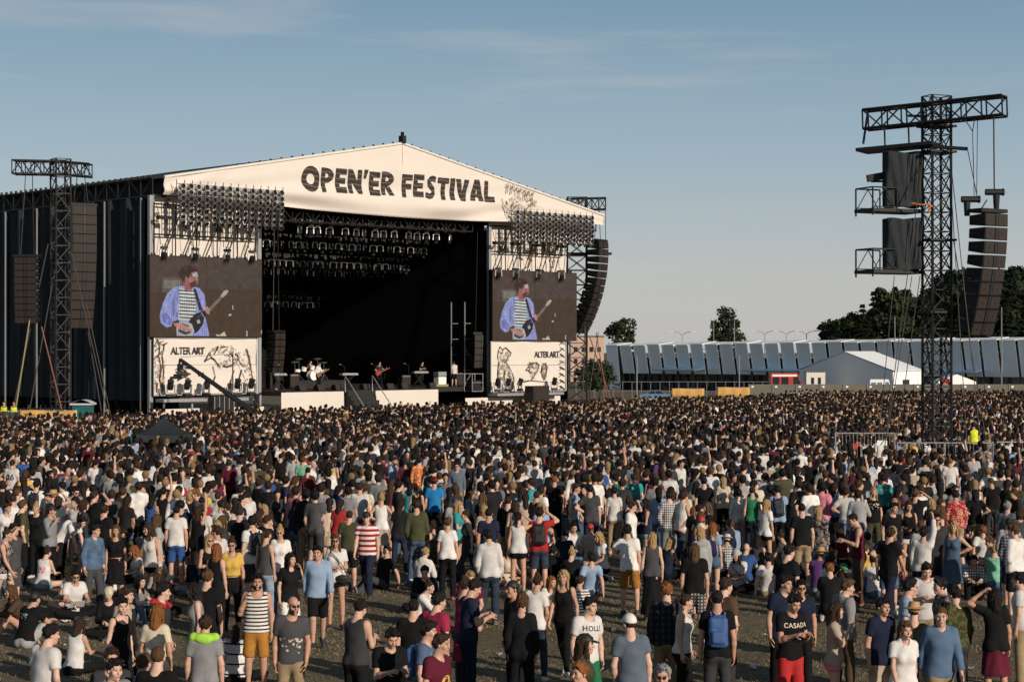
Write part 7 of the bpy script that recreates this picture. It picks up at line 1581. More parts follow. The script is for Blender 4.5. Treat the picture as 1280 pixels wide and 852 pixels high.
# ------------------------------------------------------------------ who stands where: head position in the photograph, sex, pose, facing, looks
TABLE = '''
65 779 m stand3 150 sd tee:white trousers:black - | man in plain white tee seen from behind at the lower left corner
102 771 f sitcross 160 lb tank:white leggings:black - | woman with long brown hair in white tank sitting before the man with leaflet
95 711 m sitcross 35 sd tee:white trousers:black shades;paper:white | man in sunglasses and white tee sitting with an open leaflet
45 739 m sitknees 150 cd tee:black shorts:light_grey cap:black;bprint:#/.08/white | man in black cap and printed black tee sitting near the left edge
12 730 f sitknees -60 lm long:brown minis:denim - | woman in brown top and denim shorts sitting at the left edge
10 660 f walk 80 ub tank:*fl_dark minis:white - | woman in dark patterned top and white shorts striding at the left edge
18 653 m shade 75 sd tee:dark_grey shorts:dark_grey - | man in dark grey tee with a hand raised to his forehead, left edge
60 683 f sitcross 165 ub tank:white minis:light_denim bprint:99/.17/pink | woman sitting in a white vest with a large pink 99 on her back
120 655 m stand2 40 sd shirt:denim trousers:dark_grey - | man in blue denim shirt standing behind the man with the leaflet
104 645 m bend 75 sd tee:white trousers:black - | man in white tee bending far forward in the left crowd
62 632 m mouth 70 sd long:grey trousers:black cap:black | man in black cap and grey top holding something to his mouth
45 628 f stand -10 uy tee:black leggings:black - | blond woman in black standing left of the man in black cap eating
10 628 f stand2 30 sb tee:white minis:denim - | woman in white tee at the far left edge beside a man in black
145 655 f stand 10 lm crop:black skirt:black - | woman with loose light brown hair in black crop top and black skirt
155 661 f kneel -5 lb tee:olive leggings:black - | girl in olive tee crouching beside the woman in black skirt
185 653 f stand3 -25 lb tank:white minis:black - | woman in white tank and black shorts with long brown hair falling forward
166 681 f sitcross -60 lg tee:white leggings:black - | woman with long ginger hair in white tee sitting left of the walkers
221 631 m stand 180 cd tee:white shorts:blue - | man in white tee and blue denim shorts seen from behind at the left
262 667 f cross 30 ly tank:black minis:light_denim shades;cup:white | blond woman in sunglasses holding a cup beside the woman in yellow
271 678 f stand2 150 lg tank:black trousers:black - | woman with straight ginger hair in black tank talking to the woman in yellow
290 672 f stand 5 ub crop:yellow leggings:black shades | woman in yellow crop top and black leggings wearing sunglasses
260 711 m stand 170 sm tee:black shorts:black - | person with fair hair in black tee seen from behind, before the woman in yellow
241 727 f stand3 -70 ld tank:grey minis:dark_denim - | woman with long dark hair in grey tank facing left near the red jacket
257 768 m stand 180 sb tee:grey trousers:denim hood:lime | man in grey tee with a bright lime hood round his neck
300 777 f sitcross 170 lb tee:*st_thin leggings:black - | woman in white tee with thin black stripes sitting with her back turned
322 716 m mouth 0 sd tank:*st_black shorts:mustard beard | man in striped vest and mustard shorts holding a hand to his mouth
205 728 m stand2 70 sd tee:charcoal shorts:grey jacketon:red | man with a red jacket over his shoulders facing right
197 754 f stand 170 lg tee:cream leggings:navy - | woman with long ginger hair in loose cream tee seen from behind
160 733 f stand2 50 sb tee:beige leggings:black - | woman with short brown hair in beige tee behind the woman in black dress
153 745 f stand3 60 sd dress:black - - | woman with short dark hair in a black dress looking down
177 718 f sitknees 60 ld tee:grey leggings:denim - | woman with black hair in grey tee sitting behind the black dress
136 733 f sitcross 20 sb long:black leggings:black scarf:cream | person in pale patterned headscarf sitting behind the leaflet reader
203 711 f sitcross 20 ky tee:brown leggings:black - | woman with curly fair hair sitting behind the red jacket
140 808 m stand 20 sb tee:charcoal trousers:black shades | man in sunglasses low at the bottom edge beside a grey hoodie
144 822 m stand 40 sd hoodie:grey trousers:black - | man in grey hoodie at the bottom edge looking right
198 806 m stand 175 cm tee:black trousers:black - | man with cropped fair hair in black tee at the bottom edge
180 818 f stand 150 sm tank:light_blue minis:denim - | woman in pale blue top at the bottom edge beside the cropped man
367 744 m stand2 5 nb tee:dark_grey trousers:khaki shades;beard;print:#/.16/cream | bald bearded man in sunglasses and dark printed tee
364 690 f ear 30 ld tee:black skirt:white - | woman with long black hair holding a phone to her ear
397 681 m walk2 10 sd shirt:light_blue shorts:black - | man in light blue shirt and black shorts walking forward
420 667 f cross 0 lm tee:white minis:black shades;bag:black | woman in sunglasses and white tee with a black hip bag
350 657 f stand 0 uy tee:white trousers:denim shades | woman in sunglasses and white tee behind the woman on the phone
334 660 f stand 150 pb tank:dark_grey trousers:light_denim - | woman in grey vest and pale jeans seen from behind
458 639 m walk -15 cd polo:*st_red trousers:navy cap:black | man in red and white striped polo shirt and dark cap
437 637 m stand 175 cb tee:olive shorts:black - | man in olive tee standing behind the striped polo shirt
520 624 m stand2 178 sb long:olive trousers:denim - | broad man in olive long sleeves and jeans seen from behind
560 646 f stand 175 sm tee:white trousers:black - | person in loose white tee and black trousers beside the white hoodie
610 661 m stand2 178 sd shirt:white trousers:dark_denim - | man in white shirt and jeans seen from behind on the grass
611 634 m stand 180 cd tee:navy shorts:dark_grey - | man in navy tee standing behind the man in white shirt
451 748 m phone 150 sd tank:charcoal trousers:black - | man in black vest and black trousers alone on the grass looking down
490 784 m phone 25 sd tee:black trousers:dark_denim - | smiling man in black tee holding his hands together
517 747 m stand 178 cd tee:black trousers:black - | man in black tee seen from behind left of the crimson tee
536 742 m stand3 150 sd tee:crimson trousers:denim - | man in crimson tee seen from behind
535 776 m stand 80 sd tee:denim_blue trousers:denim pack:blue/teal | man with dark hair and blue backpack facing right
552 791 m stand2 50 sb tee:maroon trousers:charcoal print:O/.15/yellow | man in maroon tee with a yellow emblem on the chest
583 721 f stand 120 ub dress:crimson leggings:charcoal - | woman in crimson dress over patterned leggings behind the navy tee
594 723 m phone 110 sd tee:navy trousers:navy - | tall man in navy tee and navy trousers facing right
531 706 m sitcross 10 sd jacket:black trousers:black - | man in black leather jacket sitting before the white hoodie
538 725 f sitknees 70 ub long:white leggings:black - | woman with tied dark hair sitting and looking right behind the crimson tee
532 683 f sitcross 170 sy hoodie:white leggings:denim - | person with short blond hair in white hoodie sitting
484 681 m sitback -50 sd tee:black trousers:dark_grey - | man in black tee sitting on the grass leaning back
588 713 m kneel 0 sy tee:maroon shorts:grey - | fair haired man in maroon tee crouching behind the navy tee
704 711 f walk -25 ly tank:black leggings:black - | blond woman in black vest and leggings walking
673 717 f stand3 170 ub tee:white leggings:dark_denim - | woman in loose white top seen from behind beside the blond walker
738 745 m stand2 25 sd tee:white shorts:green print:HOLL!/.085/black | man in white tee reading HOLL! and green shorts
733 791 f stand 80 lb tee:olive leggings:light_denim cap:black | woman in black cap and olive tee looking right
724 826 m ear -70 sg tee:charcoal trousers:black - | ginger man at the bottom edge with a hand near his face
786 766 m stand2 180 cb polo:blue_grey shorts:white cap:white | man in white cap and blue grey polo seen from behind
833 727 m stand 178 sg jacket:*pl_black trousers:khaki - | ginger man in dark plaid shirt and khaki trousers
858 741 f stand2 70 pb tank:white leggings:black print:#/.09/charcoal | woman in white printed vest beside the dark plaid shirt
828 829 m stand -10 sw tee:charcoal trousers:black shades | grey haired man in sunglasses at the bottom edge
896 737 m stand 178 cd tee:black trousers:charcoal bcap:black;pack:blue/blue | man in black cap with a blue drawstring bag on his back
908 721 m stand3 150 sb tee:brown shorts:charcoal - | man in brown tee standing behind the black cap
784 655 m hip1 172 sd tee:white shorts:mustard - | man in white tee and mustard shorts with a hand on his hip
815 664 f stand 178 ly tank:dark_grey longskirt:black - | woman in grey vest and long black skirt seen from behind
868 678 m stand 175 lm tee:black shorts:*pl_grey - | long haired man in black tee and plaid shorts seen from behind
739 690 m sitback 178 sd tee:light_blue trousers:dark_denim - | person in pale blue tee sitting with the back turned
653 741 f stand 170 km jacket:black trousers:black - | woman in black leather jacket and black trousers seen from behind
640 725 m stand -60 cd jacket:black trousers:black cap:black | man in black cap looking left beside the leather jacket
725 718 f sitcross 175 sb long:*st_black leggings:black - | woman in black and white striped top sitting behind the HOLL! tee
648 639 f shade 176 pd tank:white minis:black - | woman in white tank and black shorts seen from behind
669 634 m shade 178 sd tee:red shorts:dark_denim pack:black/black | man in red tee with a black backpack and raised hand
691 681 m sitknees 170 sd hoodie:black trousers:black - | person in black hoodie sitting among the seated group
715 684 f sitcross 172 uy long:black leggings:black - | blond woman with a bun in black sitting among the seated group
721 604 m walk2 90 sb tee:*fl_blue trousers:denim - | man in blue floral shirt and jeans facing right
737 605 m hip1 178 sd tee:dark_grey shorts:navy - | man in dark grey tee with navy shorts seen from behind
693 594 m stand 180 sg tee:black trousers:black - | ginger man in plain black tee and trousers seen from behind
668 575 m pockets 180 sb hoodie:white trousers:brown - | person in long white hooded jacket seen from behind
768 608 f stand 178 sd tee:white trousers:khaki - | person with dark hair in white tee and khaki trousers
792 592 m stand2 176 sb tee:teal trousers:charcoal pack:teal/black | man in teal tee with a bag on his back
543 596 m stand 180 sb tee:bright_blue shorts:black bcap:red | man in bright blue tee and red cap
385 583 m stand 178 cd shirt:*pl_red shorts:khaki - | man in red checked shirt and khaki shorts
450 603 m stand 178 sb tee:white trousers:denim - | man in big white tee seen from behind in the middle left
477 616 f hips 176 uy tank:white skirt:beige - | woman in white vest and beige skirt with hands on hips
392 575 m stand3 90 nb tee:white trousers:black - | bald man in white tee facing right in the middle left
379 570 m stand 176 sm tee:mint trousers:brown - | man in mint green tee seen from behind
351 566 m stand 180 cd tee:black trousers:grey - | man in black tee and grey trousers left of the mint tee
366 568 m stand2 176 sb tee:light_grey trousers:black - | man in light grey tee between black and mint tees
571 577 m stand 0 sd shirt:blue_grey trousers:khaki shades | man in blue grey shirt and sunglasses looking back
493 571 m stand3 80 sb shirt:light_blue shorts:*pl_white - | man in light blue shirt and checked shorts
507 573 m stand 180 sb shirt:*pl_red trousers:black - | person in dark red checked shirt right of the light blue shirt
524 571 m stand 178 sd shirt:*fl_orange trousers:khaki - | man in bright orange flowered shirt
520 605 f stand2 176 pb tank:black leggings:black - | woman in black vest in front of the orange flowered shirt
590 613 f kneel 70 lm jacket:light_blue leggings:black - | woman in pale blue denim jacket crouching right of the bright blue tee
1002 628 m stand 180 cd tee:black shorts:khaki - | man in black tee and khaki shorts seen from behind at the right
987 680 m stand3 150 sd tee:black trousers:charcoal - | man in black tee leaning over the seated group
982 718 m stand2 20 sd polo:navy trousers:black - | man in navy polo shirt behind the red shorts
992 725 m stand 5 sd tee:navy trousers:black shades | man in sunglasses looking straight ahead behind the red shorts
993 741 m phone 25 sd tee:black shorts:red print:CASADA/.075/cream | man in black tee reading CASADA and bright red shorts
1046 752 f mouth 75 lb tee:beige minis:pink - | woman in beige tee and pink shorts with a hand at her chin
1060 723 m stand3 120 sm hoodie:grey trousers:brown - | man in grey hoodie behind the pink shorts
1053 703 m sitcross 75 sd tee:grey shorts:denim bcap:green | man in backwards green cap sitting in grey tee
1104 746 m stand 30 sd polo:navy trousers:beige - | man in dark navy polo and beige trousers
1132 775 f walk 5 bm polo:white trousers:charcoal - | woman in white polo shirt walking beside the denim shirt
1176 757 m walk2 8 cm shirt:denim_blue trousers:khaki - | man in blue denim shirt and khaki trousers walking forward
1135 751 f stand 160 sb long:black leggings:black straw:straw | person in a tan straw hat behind the white polo
1138 722 m stand2 70 sd tee:light_blue trousers:khaki shades | man in sunglasses and pale blue tee behind the straw hat
1158 702 m phone 0 sb tee:white shorts:khaki - | man in white tee looking down at his hands at the right
1174 721 m stand -80 sd shirt:*fl_dark trousers:black - | dark haired man in flowered shirt left of the camouflage jacket
1192 731 m stand -150 sd jacket:*camo trousers:charcoal - | man in green camouflage jacket
1242 734 f headtop 178 ld tee:black skirt:maroon - | woman with long black hair and dark red skirt lifting her arms
1272 714 m stand -120 sd tee:white trousers:khaki - | man in white tee and khaki trousers at the right edge
1171 641 m stand 0 sd tee:charcoal trousers:charcoal shades;beard | bearded man in sunglasses and dark tee facing the camera
1192 650 f hip1 -30 ly dress:denim - - | blond woman in blue denim dress
1091 692 f sitknees 178 sd tee:white leggings:denim - | person in white tee sitting hunched in the right crowd
1243 681 f sitcross 160 uy tank:mint leggings:denim - | woman in mint green tank sitting at the right
1217 693 m sitknees -10 sd shirt:*pl_white trousers:black - | boy in black and white checked shirt sitting at the right
1194 612 m stand 178 sd shirt:*fl_red shorts:khaki - | man in bright red flowered shirt seen from behind
1219 611 f hips 178 ld tee:black trousers:khaki - | woman in black tee with hands on hips and khaki trousers
1238 596 m stand2 176 cm tee:black trousers:charcoal - | man in black tee and dark trousers beside the woman with hands on hips
1187 572 m stand 176 cg tee:white trousers:black - | man with cropped ginger hair in white tee near the fence
1215 566 m stand2 178 cm tee:light_grey shorts:light_grey - | man in light grey tee and shorts near the fence
1231 566 f stand 176 sy tank:white leggings:black - | woman with short blond hair in white tank near the fence
1104 593 m stand 178 sd tee:teal trousers:black bprint:STAFF/.08/cream | man in teal tee with printing on the back
1092 608 f stand 0 ly tee:black trousers:olive print:#/.13/cream | blond woman with hair over a printed black tee facing the camera
1136 625 f read 5 lb tank:black minis:white phone:black | woman in white shorts holding a phone
1012 570 m stand 178 cm tee:black shorts:grey - | man in black tee with grey shorts beside the fence
1050 659 f sitcross 176 sd tee:black leggings:black - | person in black tee sitting behind the man in khaki shorts
1022 631 f stand2 150 ly jacket:*fl_dark trousers:denim - | blond woman in flowered cardigan seen from behind
940 607 f stand 178 ub tank:green leggings:navy - | woman in bright green halter top
909 668 m sitcross 176 sd shirt:*pl_white trousers:black straw:cream | person in pale panama hat and checked shirt sitting
920 686 f sitcross -30 lb tee:white leggings:black bucket:light_grey;bag:black | person in grey bucket hat sitting
933 678 m sitknees 160 nb tee:blue trousers:black - | bald man in blue tee sitting
862 614 f sitknees 80 ld tank:black trousers:light_denim cap:black | woman in black vest and pale jeans sitting with her knee up
904 595 f stand 176 ly tee:cream trousers:black bag:black | blond woman in cream top with a round black bag
880 596 m stand 178 sd tee:black trousers:black bcap:black | man in black cap and black tee left of the blond in cream
971 606 m stand2 170 sd tee:light_blue trousers:black pack:navy/navy | man with a large navy rucksack
960 690 m sitback 165 sd tee:white trousers:khaki - | man in white tee sitting and leaning back behind the grass gap
16 574 m stand 170 sb tee:white trousers:brown bprint:26/.20/black | man in white jersey with a black number 26
120 574 m stand 175 sd tee:white trousers:black bag:navy | man in white tee with a navy bag across his chest
111 553 m stand 178 cd tee:maroon trousers:black bcap:red | man in red cap and maroon tee in the left crowd
286 574 m stand2 170 sb tee:maroon trousers:black - | man in maroon tee at the left of the middle crowd
46 600 m stand 176 sd tee:white trousers:brown pack:black/black | man with a black backpack over a white tee at the left
205 608 m armup 170 sd tank:black trousers:black - | man in black vest raising one arm with a cup
243 632 f armup 150 lb tank:black leggings:black - | woman in black raising her arm high at the left
300 633 m stand 178 cb tee:black shorts:beige bag:tan | man in black tee with a sling bag seen from behind
'''
def parse(line):
    a, label = line.split(' | '); f = a.split(); d = dict(zip(('x', 'y', 'sex', 'pose', 'face', 'hair', 'top', 'bottom', 'ex'), f))
    fix = lambda s_: ':'.join(p if p.startswith('*') else p.replace('_', ' ') for p in s_.split(':')) if s_ != '-' else '-'
    d['top'], d['bottom'] = fix(d['top']), fix(d['bottom'])
    if d['bottom'].startswith('leggings') or d['bottom'] == '-': pass
    d['ex'] = [] if d['ex'] == '-' else [e.replace('_', ' ') if not e.startswith(('print', 'bprint')) else e for e in d['ex'].split(';')]
    return d, label.strip()
def nd(c): return c
def headtop(pose, sex): S = skel(pose, sex); return max(S['hc'][2] + .125, 0)
anchors = []; placed = []
for line in TABLE.strip().splitlines():
    d, label = parse(line); sex = d['sex']; scl = rng.uniform(.97, 1.03) * (1.0 if sex == 'm' else .965); ht = headtop(d['pose'], sex) * scl
    Y = (CAM_H - ht) * F / (float(d['y']) - 436); X = sx(float(d['x']), Y)
    hx = skel(d['pose'], sex)['hc']; off = Rz(float(d['face'])) @ np.array([hx[0], hx[1], 0]) * scl
    loc = Vector((X - off[0], Y - off[1], 0)); 
    for (q, _) in placed:
        dd = Vector((loc.x - q.x, loc.y - q.y, 0))
        if dd.length < .46:
            dd = dd.normalized() if dd.length > .01 else Vector((1, 0, 0)); loc += dd * (.46 - (loc - q).length)
    top = d['top']; bt = d['bottom']
    if bt.startswith(('denim', 'dark denim')): bt = 'trousers:' + bt
    person(loc, float(d['face']), sex, d['pose'], d['hair'], top, bt, d['ex'], label, scl)
    placed.append((loc, d['pose'])); anchors.append((loc, label))
n_hand = NP[0]

# the rest of the near crowd: same bodies, own looks, told apart by looks and neighbours
TC_ = [('black', 26), ('white', 27), ('grey', 7), ('dark grey', 8), ('navy', 8), ('light grey', 5), ('cream', 4), ('charcoal', 8), ('blue', 2), ('light blue', 4), ('red', 1.5), ('maroon', 2.5), ('olive', 3), ('beige', 3), ('green', .6), ('pink', .8), ('teal', .8), ('mustard', .6), ('purple', .4), ('brown', 2), ('blue grey', 3), ('mint', .5), ('yellow', .5), ('crimson', 1)]
BC_ = [('black', 10), ('denim', 8), ('dark denim', 7), ('khaki', 3), ('charcoal', 5), ('light denim', 3), ('grey', 3), ('navy', 3), ('beige', 2), ('brown', 2)]
def pick(r_, tab): return r_.choices([a for a, _ in tab], [b for _, b in tab])[0]
def ground_px(X, Y): return 640 + X / Y * F, 436 + CAM_H / Y * F
GAPS = [(330, 690, 520, 860), (690, 725, 850, 800), (0, 760, 60, 860), (560, 760, 640, 860), (905, 728, 1000, 780), (60, 735, 130, 760), (400, 735, 640, 775)]
r_ = random.Random(21); used = set(); tries = 0; LIM = 312
pool = []
while len(pool) < 5200:
    Y = r_.uniform(34.5, 62); X = r_.uniform(-.285, .285) * Y; pool.append((Y, X))
pool.sort()
pool = sorted(pool, key=lambda q: q[0] + r_.uniform(-2.0, 2.0))
PN = {'stand': 'standing', 'stand2': 'standing', 'stand3': 'standing', 'pockets': 'hands in pockets', 'hips': 'hands on hips', 'hip1': 'hand on hip', 'cross': 'arms folded', 'phone': 'looking down', 'walk': 'walking', 'walk2': 'walking', 'mouth': 'hand at mouth', 'shade': 'shading the eyes', 'ear': 'on the phone', 'armup': 'arm raised', 'armsup': 'arms raised',
      'sitknees': 'sitting', 'sitback': 'sitting', 'sitcross': 'sitting', 'kneel': 'crouching', 'headtop': 'arms up'}
auto = []
for (Y, X) in pool:
    if NP[0] >= LIM: break
    px, py = ground_px(X, Y)
    if any(a < px < c and b < py < d for a, b, c, d in GAPS): continue
    sit = r_.random() < (.42 if 655 < py < 745 else .10)
    md = .62 if Y < 40 else .52
    if any((q.x - X) ** 2 + (q.y - Y) ** 2 < (md if p_ not in SIT and not sit else md + .12) ** 2 for q, p_ in placed): continue
    # keep the marked people in view: nobody right in front of them
    blocked = False
    for q, lab in anchors:
        if q.y > Y and q.y - Y < 7 and abs(q.x / q.y - X / Y) * F < 16: blocked = True; break
    if blocked and not sit: continue
    sex = 'm' if r_.random() < .52 else 'f'
    pose = r_.choice(['sitknees', 'sitcross', 'sitcross', 'sitback', 'kneel']) if sit else r_.choices(['stand', 'stand2', 'stand3', 'pockets', 'hips', 'hip1', 'cross', 'phone', 'walk', 'mouth', 'armup', 'shade'], [9, 9, 8, 4, 2, 4, 5, 3, 2, 3, 1, 1])[0]
    face = r_.gauss(178, 38) if r_.random() < .74 else r_.uniform(0, 360)
    if sex == 'm': hair = r_.choices(['sd', 'sb', 'cd', 'cb', 'sm', 'cm', 'sg', 'nb', 'sw'], [9, 7, 5, 4, 4, 2, 1, 1, 1])[0]; tk = r_.choices(['tee', 'polo', 'shirt', 'long', 'hoodie', 'tank', 'jacket'], [12, 2, 3, 2, 2, 2, 1])[0]; bk = r_.choices(['trousers', 'shorts'], [6, 5])[0]
    else: hair = r_.choices(['ld', 'lb', 'lm', 'ly', 'lg', 'pb', 'py', 'ub', 'by', 'bb', 'kb'], [5, 7, 5, 5, 2, 4, 2, 3, 2, 3, 1])[0]; tk = r_.choices(['tee', 'tank', 'crop', 'long', 'hoodie', 'jacket', 'dress'], [8, 7, 2, 2, 1, 1, 1])[0]; bk = r_.choices(['leggings', 'minis', 'skirt', 'trousers'], [4, 5, 2, 2])[0]
    if tk == 'dress' and pose in SIT: tk = 'tank'
    tcol = pick(r_, TC_); bcol = pick(r_, BC_)
    if tk == 'shirt' and r_.random() < .5: tcol = r_.choice(['*pl_grey', '*pl_red', '*pl_white', '*fl_blue', 'light blue', 'white'])
    ex = []
    if hair[0] in 'scl' and r_.random() < .10: ex.append(r_.choice(['cap:black', 'bcap:navy', 'cap:red', 'bucket:cream', 'cap:white', 'straw:straw']))
    if abs((face + 180) % 360 - 180) < 70 and r_.random() < .4: ex.append('shades')
    if pose.startswith('stand') and abs(face - 180) < 60 and r_.random() < .10: pc_ = r_.choice(['black', 'navy', 'maroon', 'olive']); ex.append('pack:%s/black' % pc_)
    # label
    who = 'man' if sex == 'm' else 'woman'; PATN = {'*pl_grey': 'grey checked', '*pl_red': 'red checked', '*pl_white': 'white checked', '*fl_blue': 'blue flowered'}
    tw = PATN.get(tcol, tcol) + ' ' + {'tee': 'tee', 'polo': 'polo', 'tank': 'vest', 'crop': 'crop top', 'long': 'sweater', 'shirt': 'shirt', 'hoodie': 'hoodie', 'jacket': 'jacket', 'dress': 'dress'}[tk]
    bw = '' if tk == 'dress' else ' and ' + bcol + ' ' + {'trousers': 'trousers', 'shorts': 'shorts', 'minis': 'shorts', 'skirt': 'skirt', 'leggings': 'leggings'}[bk]
    hatw = next((e for e in ex if e.split(':')[0] in ('cap', 'bcap', 'bucket', 'straw')), None)
    hw_ = 'bald' if hair[0] == 'n' else {'s': 'short ', 'c': 'cropped ', 'l': 'long ', 'p': 'tied ', 'u': 'pinned ', 'b': 'bobbed ', 'k': 'curly '}[hair[0]] + HAIRN[hair[1]] + ' haired'
    if hatw: kk, cc_ = hatw.split(':'); hw_ = {'cap': cc_ + ' capped', 'bcap': cc_ + ' capped', 'bucket': cc_ + ' hatted', 'straw': 'straw hatted'}[kk]
    base = '%s %s in %s%s, %s' % (hw_, who, tw, bw, PN[pose])
    nb = sorted(anchors, key=lambda q: (q[0].x - X) ** 2 + (q[0].y - Y) ** 2)
    if base in used: continue
    used.add(base)
    if len(base.split()) <= 8:
        nl = ' '.join(nb[0][1].split()[:5]); 
    loc = Vector((X, Y, 0)); scl = r_.uniform(.95, 1.05) * (1.0 if sex == 'm' else .96)
    person(loc, face, sex, pose, hair, tk + ':' + tcol, '-' if tk == 'dress' else bk + ':' + bcol, ex, base, scl); placed.append((loc, pose))
Y_EDGE = max(q.y for q, _ in placed[n_hand:]) if NP[0] > n_hand else 50
Y_EDGE = sorted(q.y for q, _ in placed[n_hand:])[int(.97 * (len(placed) - n_hand))]

# musicians, stagehand, stewards
def extra(loc, *a, **k): return person(loc, *a, **k)
SF = 44.4
Yq = 75.0; zq_ = sz(527, Yq) - 1.79; lq = Vector((sx(1217, Yq), Yq, zq_)); extra(lq, 178, 'm', 'stand', 'sd', 'tee:black', 'trousers:black', ['vest'], 'security steward in a bright yellow vest on a step by the delay tower', group='stewards'); anchors.append((lq, 'steward'))
sp2 = thing('steward_step', (lq.x, Yq, 0), 'low dark step under the steward by the delay tower', 'step'); mb = MB(); mb.box((lq.x, Yq, zq_ / 2), (1.3, .8, zq_ - .004)); mb.build('deck', 'deck', sp2)
gp = on(398, -.3); gt = extra(gp, SF + 20, 'm', 'guitar', 'sb', 'shirt:white', 'trousers:black', [], 'guitarist in a white shirt playing at the front of the stage', group='people on the stage')
g2 = extra(on(474, 3.0), SF - 15, 'm', 'guitar', 'sd', 'tee:charcoal', 'trousers:black', [], 'bass player in dark clothes in the middle of the stage', group='people on the stage')
extra(on(387, 6.1) + UP * .5, SF, 'm', 'sitdrum', 'sd', 'tee:maroon', 'trousers:black', [], 'drummer sitting behind the pale drum kit', group='people on the stage')
extra(on(568, .6), SF + 160, 'm', 'stand2', 'sd', 'tee:white', 'shorts:black', [], 'stagehand in white tee at the right end of the stage', group='people on the stage')
extra(on(343, 2.0), SF + 30, 'm', 'phone', 'sd', 'shirt:light grey', 'trousers:black', [], 'keyboard player at the left end of the stage', group='people on the stage')
extra(on(527, 3.9), SF, 'm', 'phone', 'sd', 'tee:black', 'trousers:black', [], 'keyboard player in black among the gear on the stage', group='people on the stage')
for px, lab in ((5, 'steward in yellow vest at the left edge'), (17.5, 'second steward in yellow vest beside the ochre banner')):
    extra(Vector((sx(px, 99.5), 99.5, .55)), 10, 'm', 'cross', 'sd', 'tee:black', 'trousers:black', ['vest'], lab, group='stewards by the left tower')
pf = thing('steward_platform', (sx(11, 99.6), 99.6, 0), 'low dark platform under the stewards at the left edge', 'platform'); mb = MB(); mb.box((sx(11, 99.6), 99.6, .27), (2.4, 1.2, .52)); mb.build('deck', 'deck', pf)
pos = skel('sitdrum', 'm'); st = thing('drum_stool', on(387, 6.1) + UP * .5, 'round black stool under the drummer', 'stool'); mb = MB(); q = on(387, 6.1) + UP * .5; zs = pos['P'][2] - .115
mb.lathe([(.18, zs - .08), (.19, zs - .02), (.17, zs)], 12, Matrix.Translation(q)); mb.build('seat', 'black_metal', st); mb = MB(); mb.bar(q + UP * (zs - .08), q, .03)
[mb.bar(q + UP * .25, q + Vector((.25 * math.cos(a), .25 * math.sin(a), 0)), .015, 4) for a in (0, 2.1, 4.2)]; mb.build('stand', 'alu', st)
def guitar(body, label, colr):
    S = skel('guitar', 'm'); M_ = Matrix.Translation(body.location) @ Matrix.Rotation(body.rotation_euler.z, 4, 'Z') @ Matrix.Scale(body.scale[0], 4)
    a = S['Wr'] + np.array([-.02, -.07, -.05]); b_ = S['Wl'] + unit(S['Wl'] - S['El']) * .08 + np.array([0, -.02, 0]); ax = unit(b_ - a); nrm = unit(np.array([0, -1., 0]) - ax * (-ax[1])); cr_ = np.cross(ax, nrm); P4 = M_ @ m4(np.stack([ax, nrm, cr_], 1), a)
    t_ = thing('guitar', P4.translation, label, 'guitar'); t_.rotation_euler = P4.to_euler(); t_.scale = P4.to_scale()
    out = [(-.24, .0), (-.21, .13), (-.10, .17), (-.02, .125), (.06, .13), (.13, .15), (.17, .09), (.13, .05), (.13, -.05), (.17, -.10), (.11, -.15), (.02, -.125), (-.06, -.14), (-.14, -.17), (-.22, -.12)]
    for nm, mb_, mm in (('body', MB().prism([(x, -.022, z) for x, z in out], (0, .044, 0)), colr), ('neck', MB().box((.42, -.012, 0), (.60, .03, .05)), 'wood'), ('headstock', MB().prism([(.71, -.02, -.03), (.87, -.02, -.06), (.89, -.02, .03), (.73, -.02, .04)], (0, .025, 0)), colr), ('pickup', MB().box((.02, -.03, 0), (.14, .02, .07)), 'silver'), ('strap', MB().tube([(-.23, .03, .05), (-.12, .20, .42), (.18, .30, .50), (.40, .12, .20), (.14, .03, .08)], .018, 4), 'black_metal')):
        me = bpy.data.meshes.new(nm); me.from_pydata(mb_.v, [], mb_.f); link(nm, me, mm, t_)
guitar(gt, 'pale electric guitar held by the guitarist in white', 'strap_orange'); guitar(g2, 'dark bass guitar held by the bass player', 'red_paint')

# ------------------------------------------------------------------ the packed crowd beyond: one object
def lod(pose, sex, hair, tk, bk, h):
    S = skel(pose, sex); m = S['m']; lo, hi = bounds(S); c, M = S['hc'], S['Rhd']
    def mk(prs):
        fl = Field(lo, hi, h)
        for pr, k, inf in prs: fl.add(pr, k, inf)
        return fl
    skin = mk([(pr, k, .004) for d in 'lr' for pr, k in arm_prims(S, d, m) + leg_prims(S, d, m)] + [(E(S['W' + d] + hand_geo(S, d)[1] * .08, (.05, .05, .05)), .02, 0) for d in 'lr'] + [(C(S['nk'][0], S['nk'][1], .055, .05), .04, .004)] + [(pr, k, .004) for pr, k in head_prims(c, M)[:4]])
    top = top_field(tk, S, h, .020, False); top.a = top.a if top.a.shape == skin.a.shape else None
    bot = bottom_field(bk, S, h)
    H_ = [(E(c + M @ np.array([0, .026, .030]), (.092, .106, .100), M, (plane(c + M @ np.array([0, -.072, .06]), M @ np.array([0, -1, -.8])),)), 0, .012)]
    if hair == 'l': H_ += [(C(c + M @ np.array([0, .07, .0]), c + M @ np.array([0, .075, -.22]), .085, .075), .03, .0)]
    hr = mk(H_); hr_s = mk([(C(S['A' + d], S['A' + d] + S['F' + d] @ np.array([0, -.14, -.045]), .055, .045), .02, 0) for d in 'lr'])
    st_ = np.stack([skin.a, top.a, bot.a, hr.a, hr_s.a]); fl = Field(lo, hi, h); fl.a = st_.min(0); V, Fq = fl.surface()
    cen = V[Fq].mean(1); ix = [np.clip(np.round((cen[:, i] - fl.ax[i][0]) / h).astype(int), 0, len(fl.ax[i]) - 1) for i in range(3)]
    reg = st_[:, ix[0], ix[1], ix[2]].argmin(0); return V.astype(f32), Fq.astype(np.int32), reg
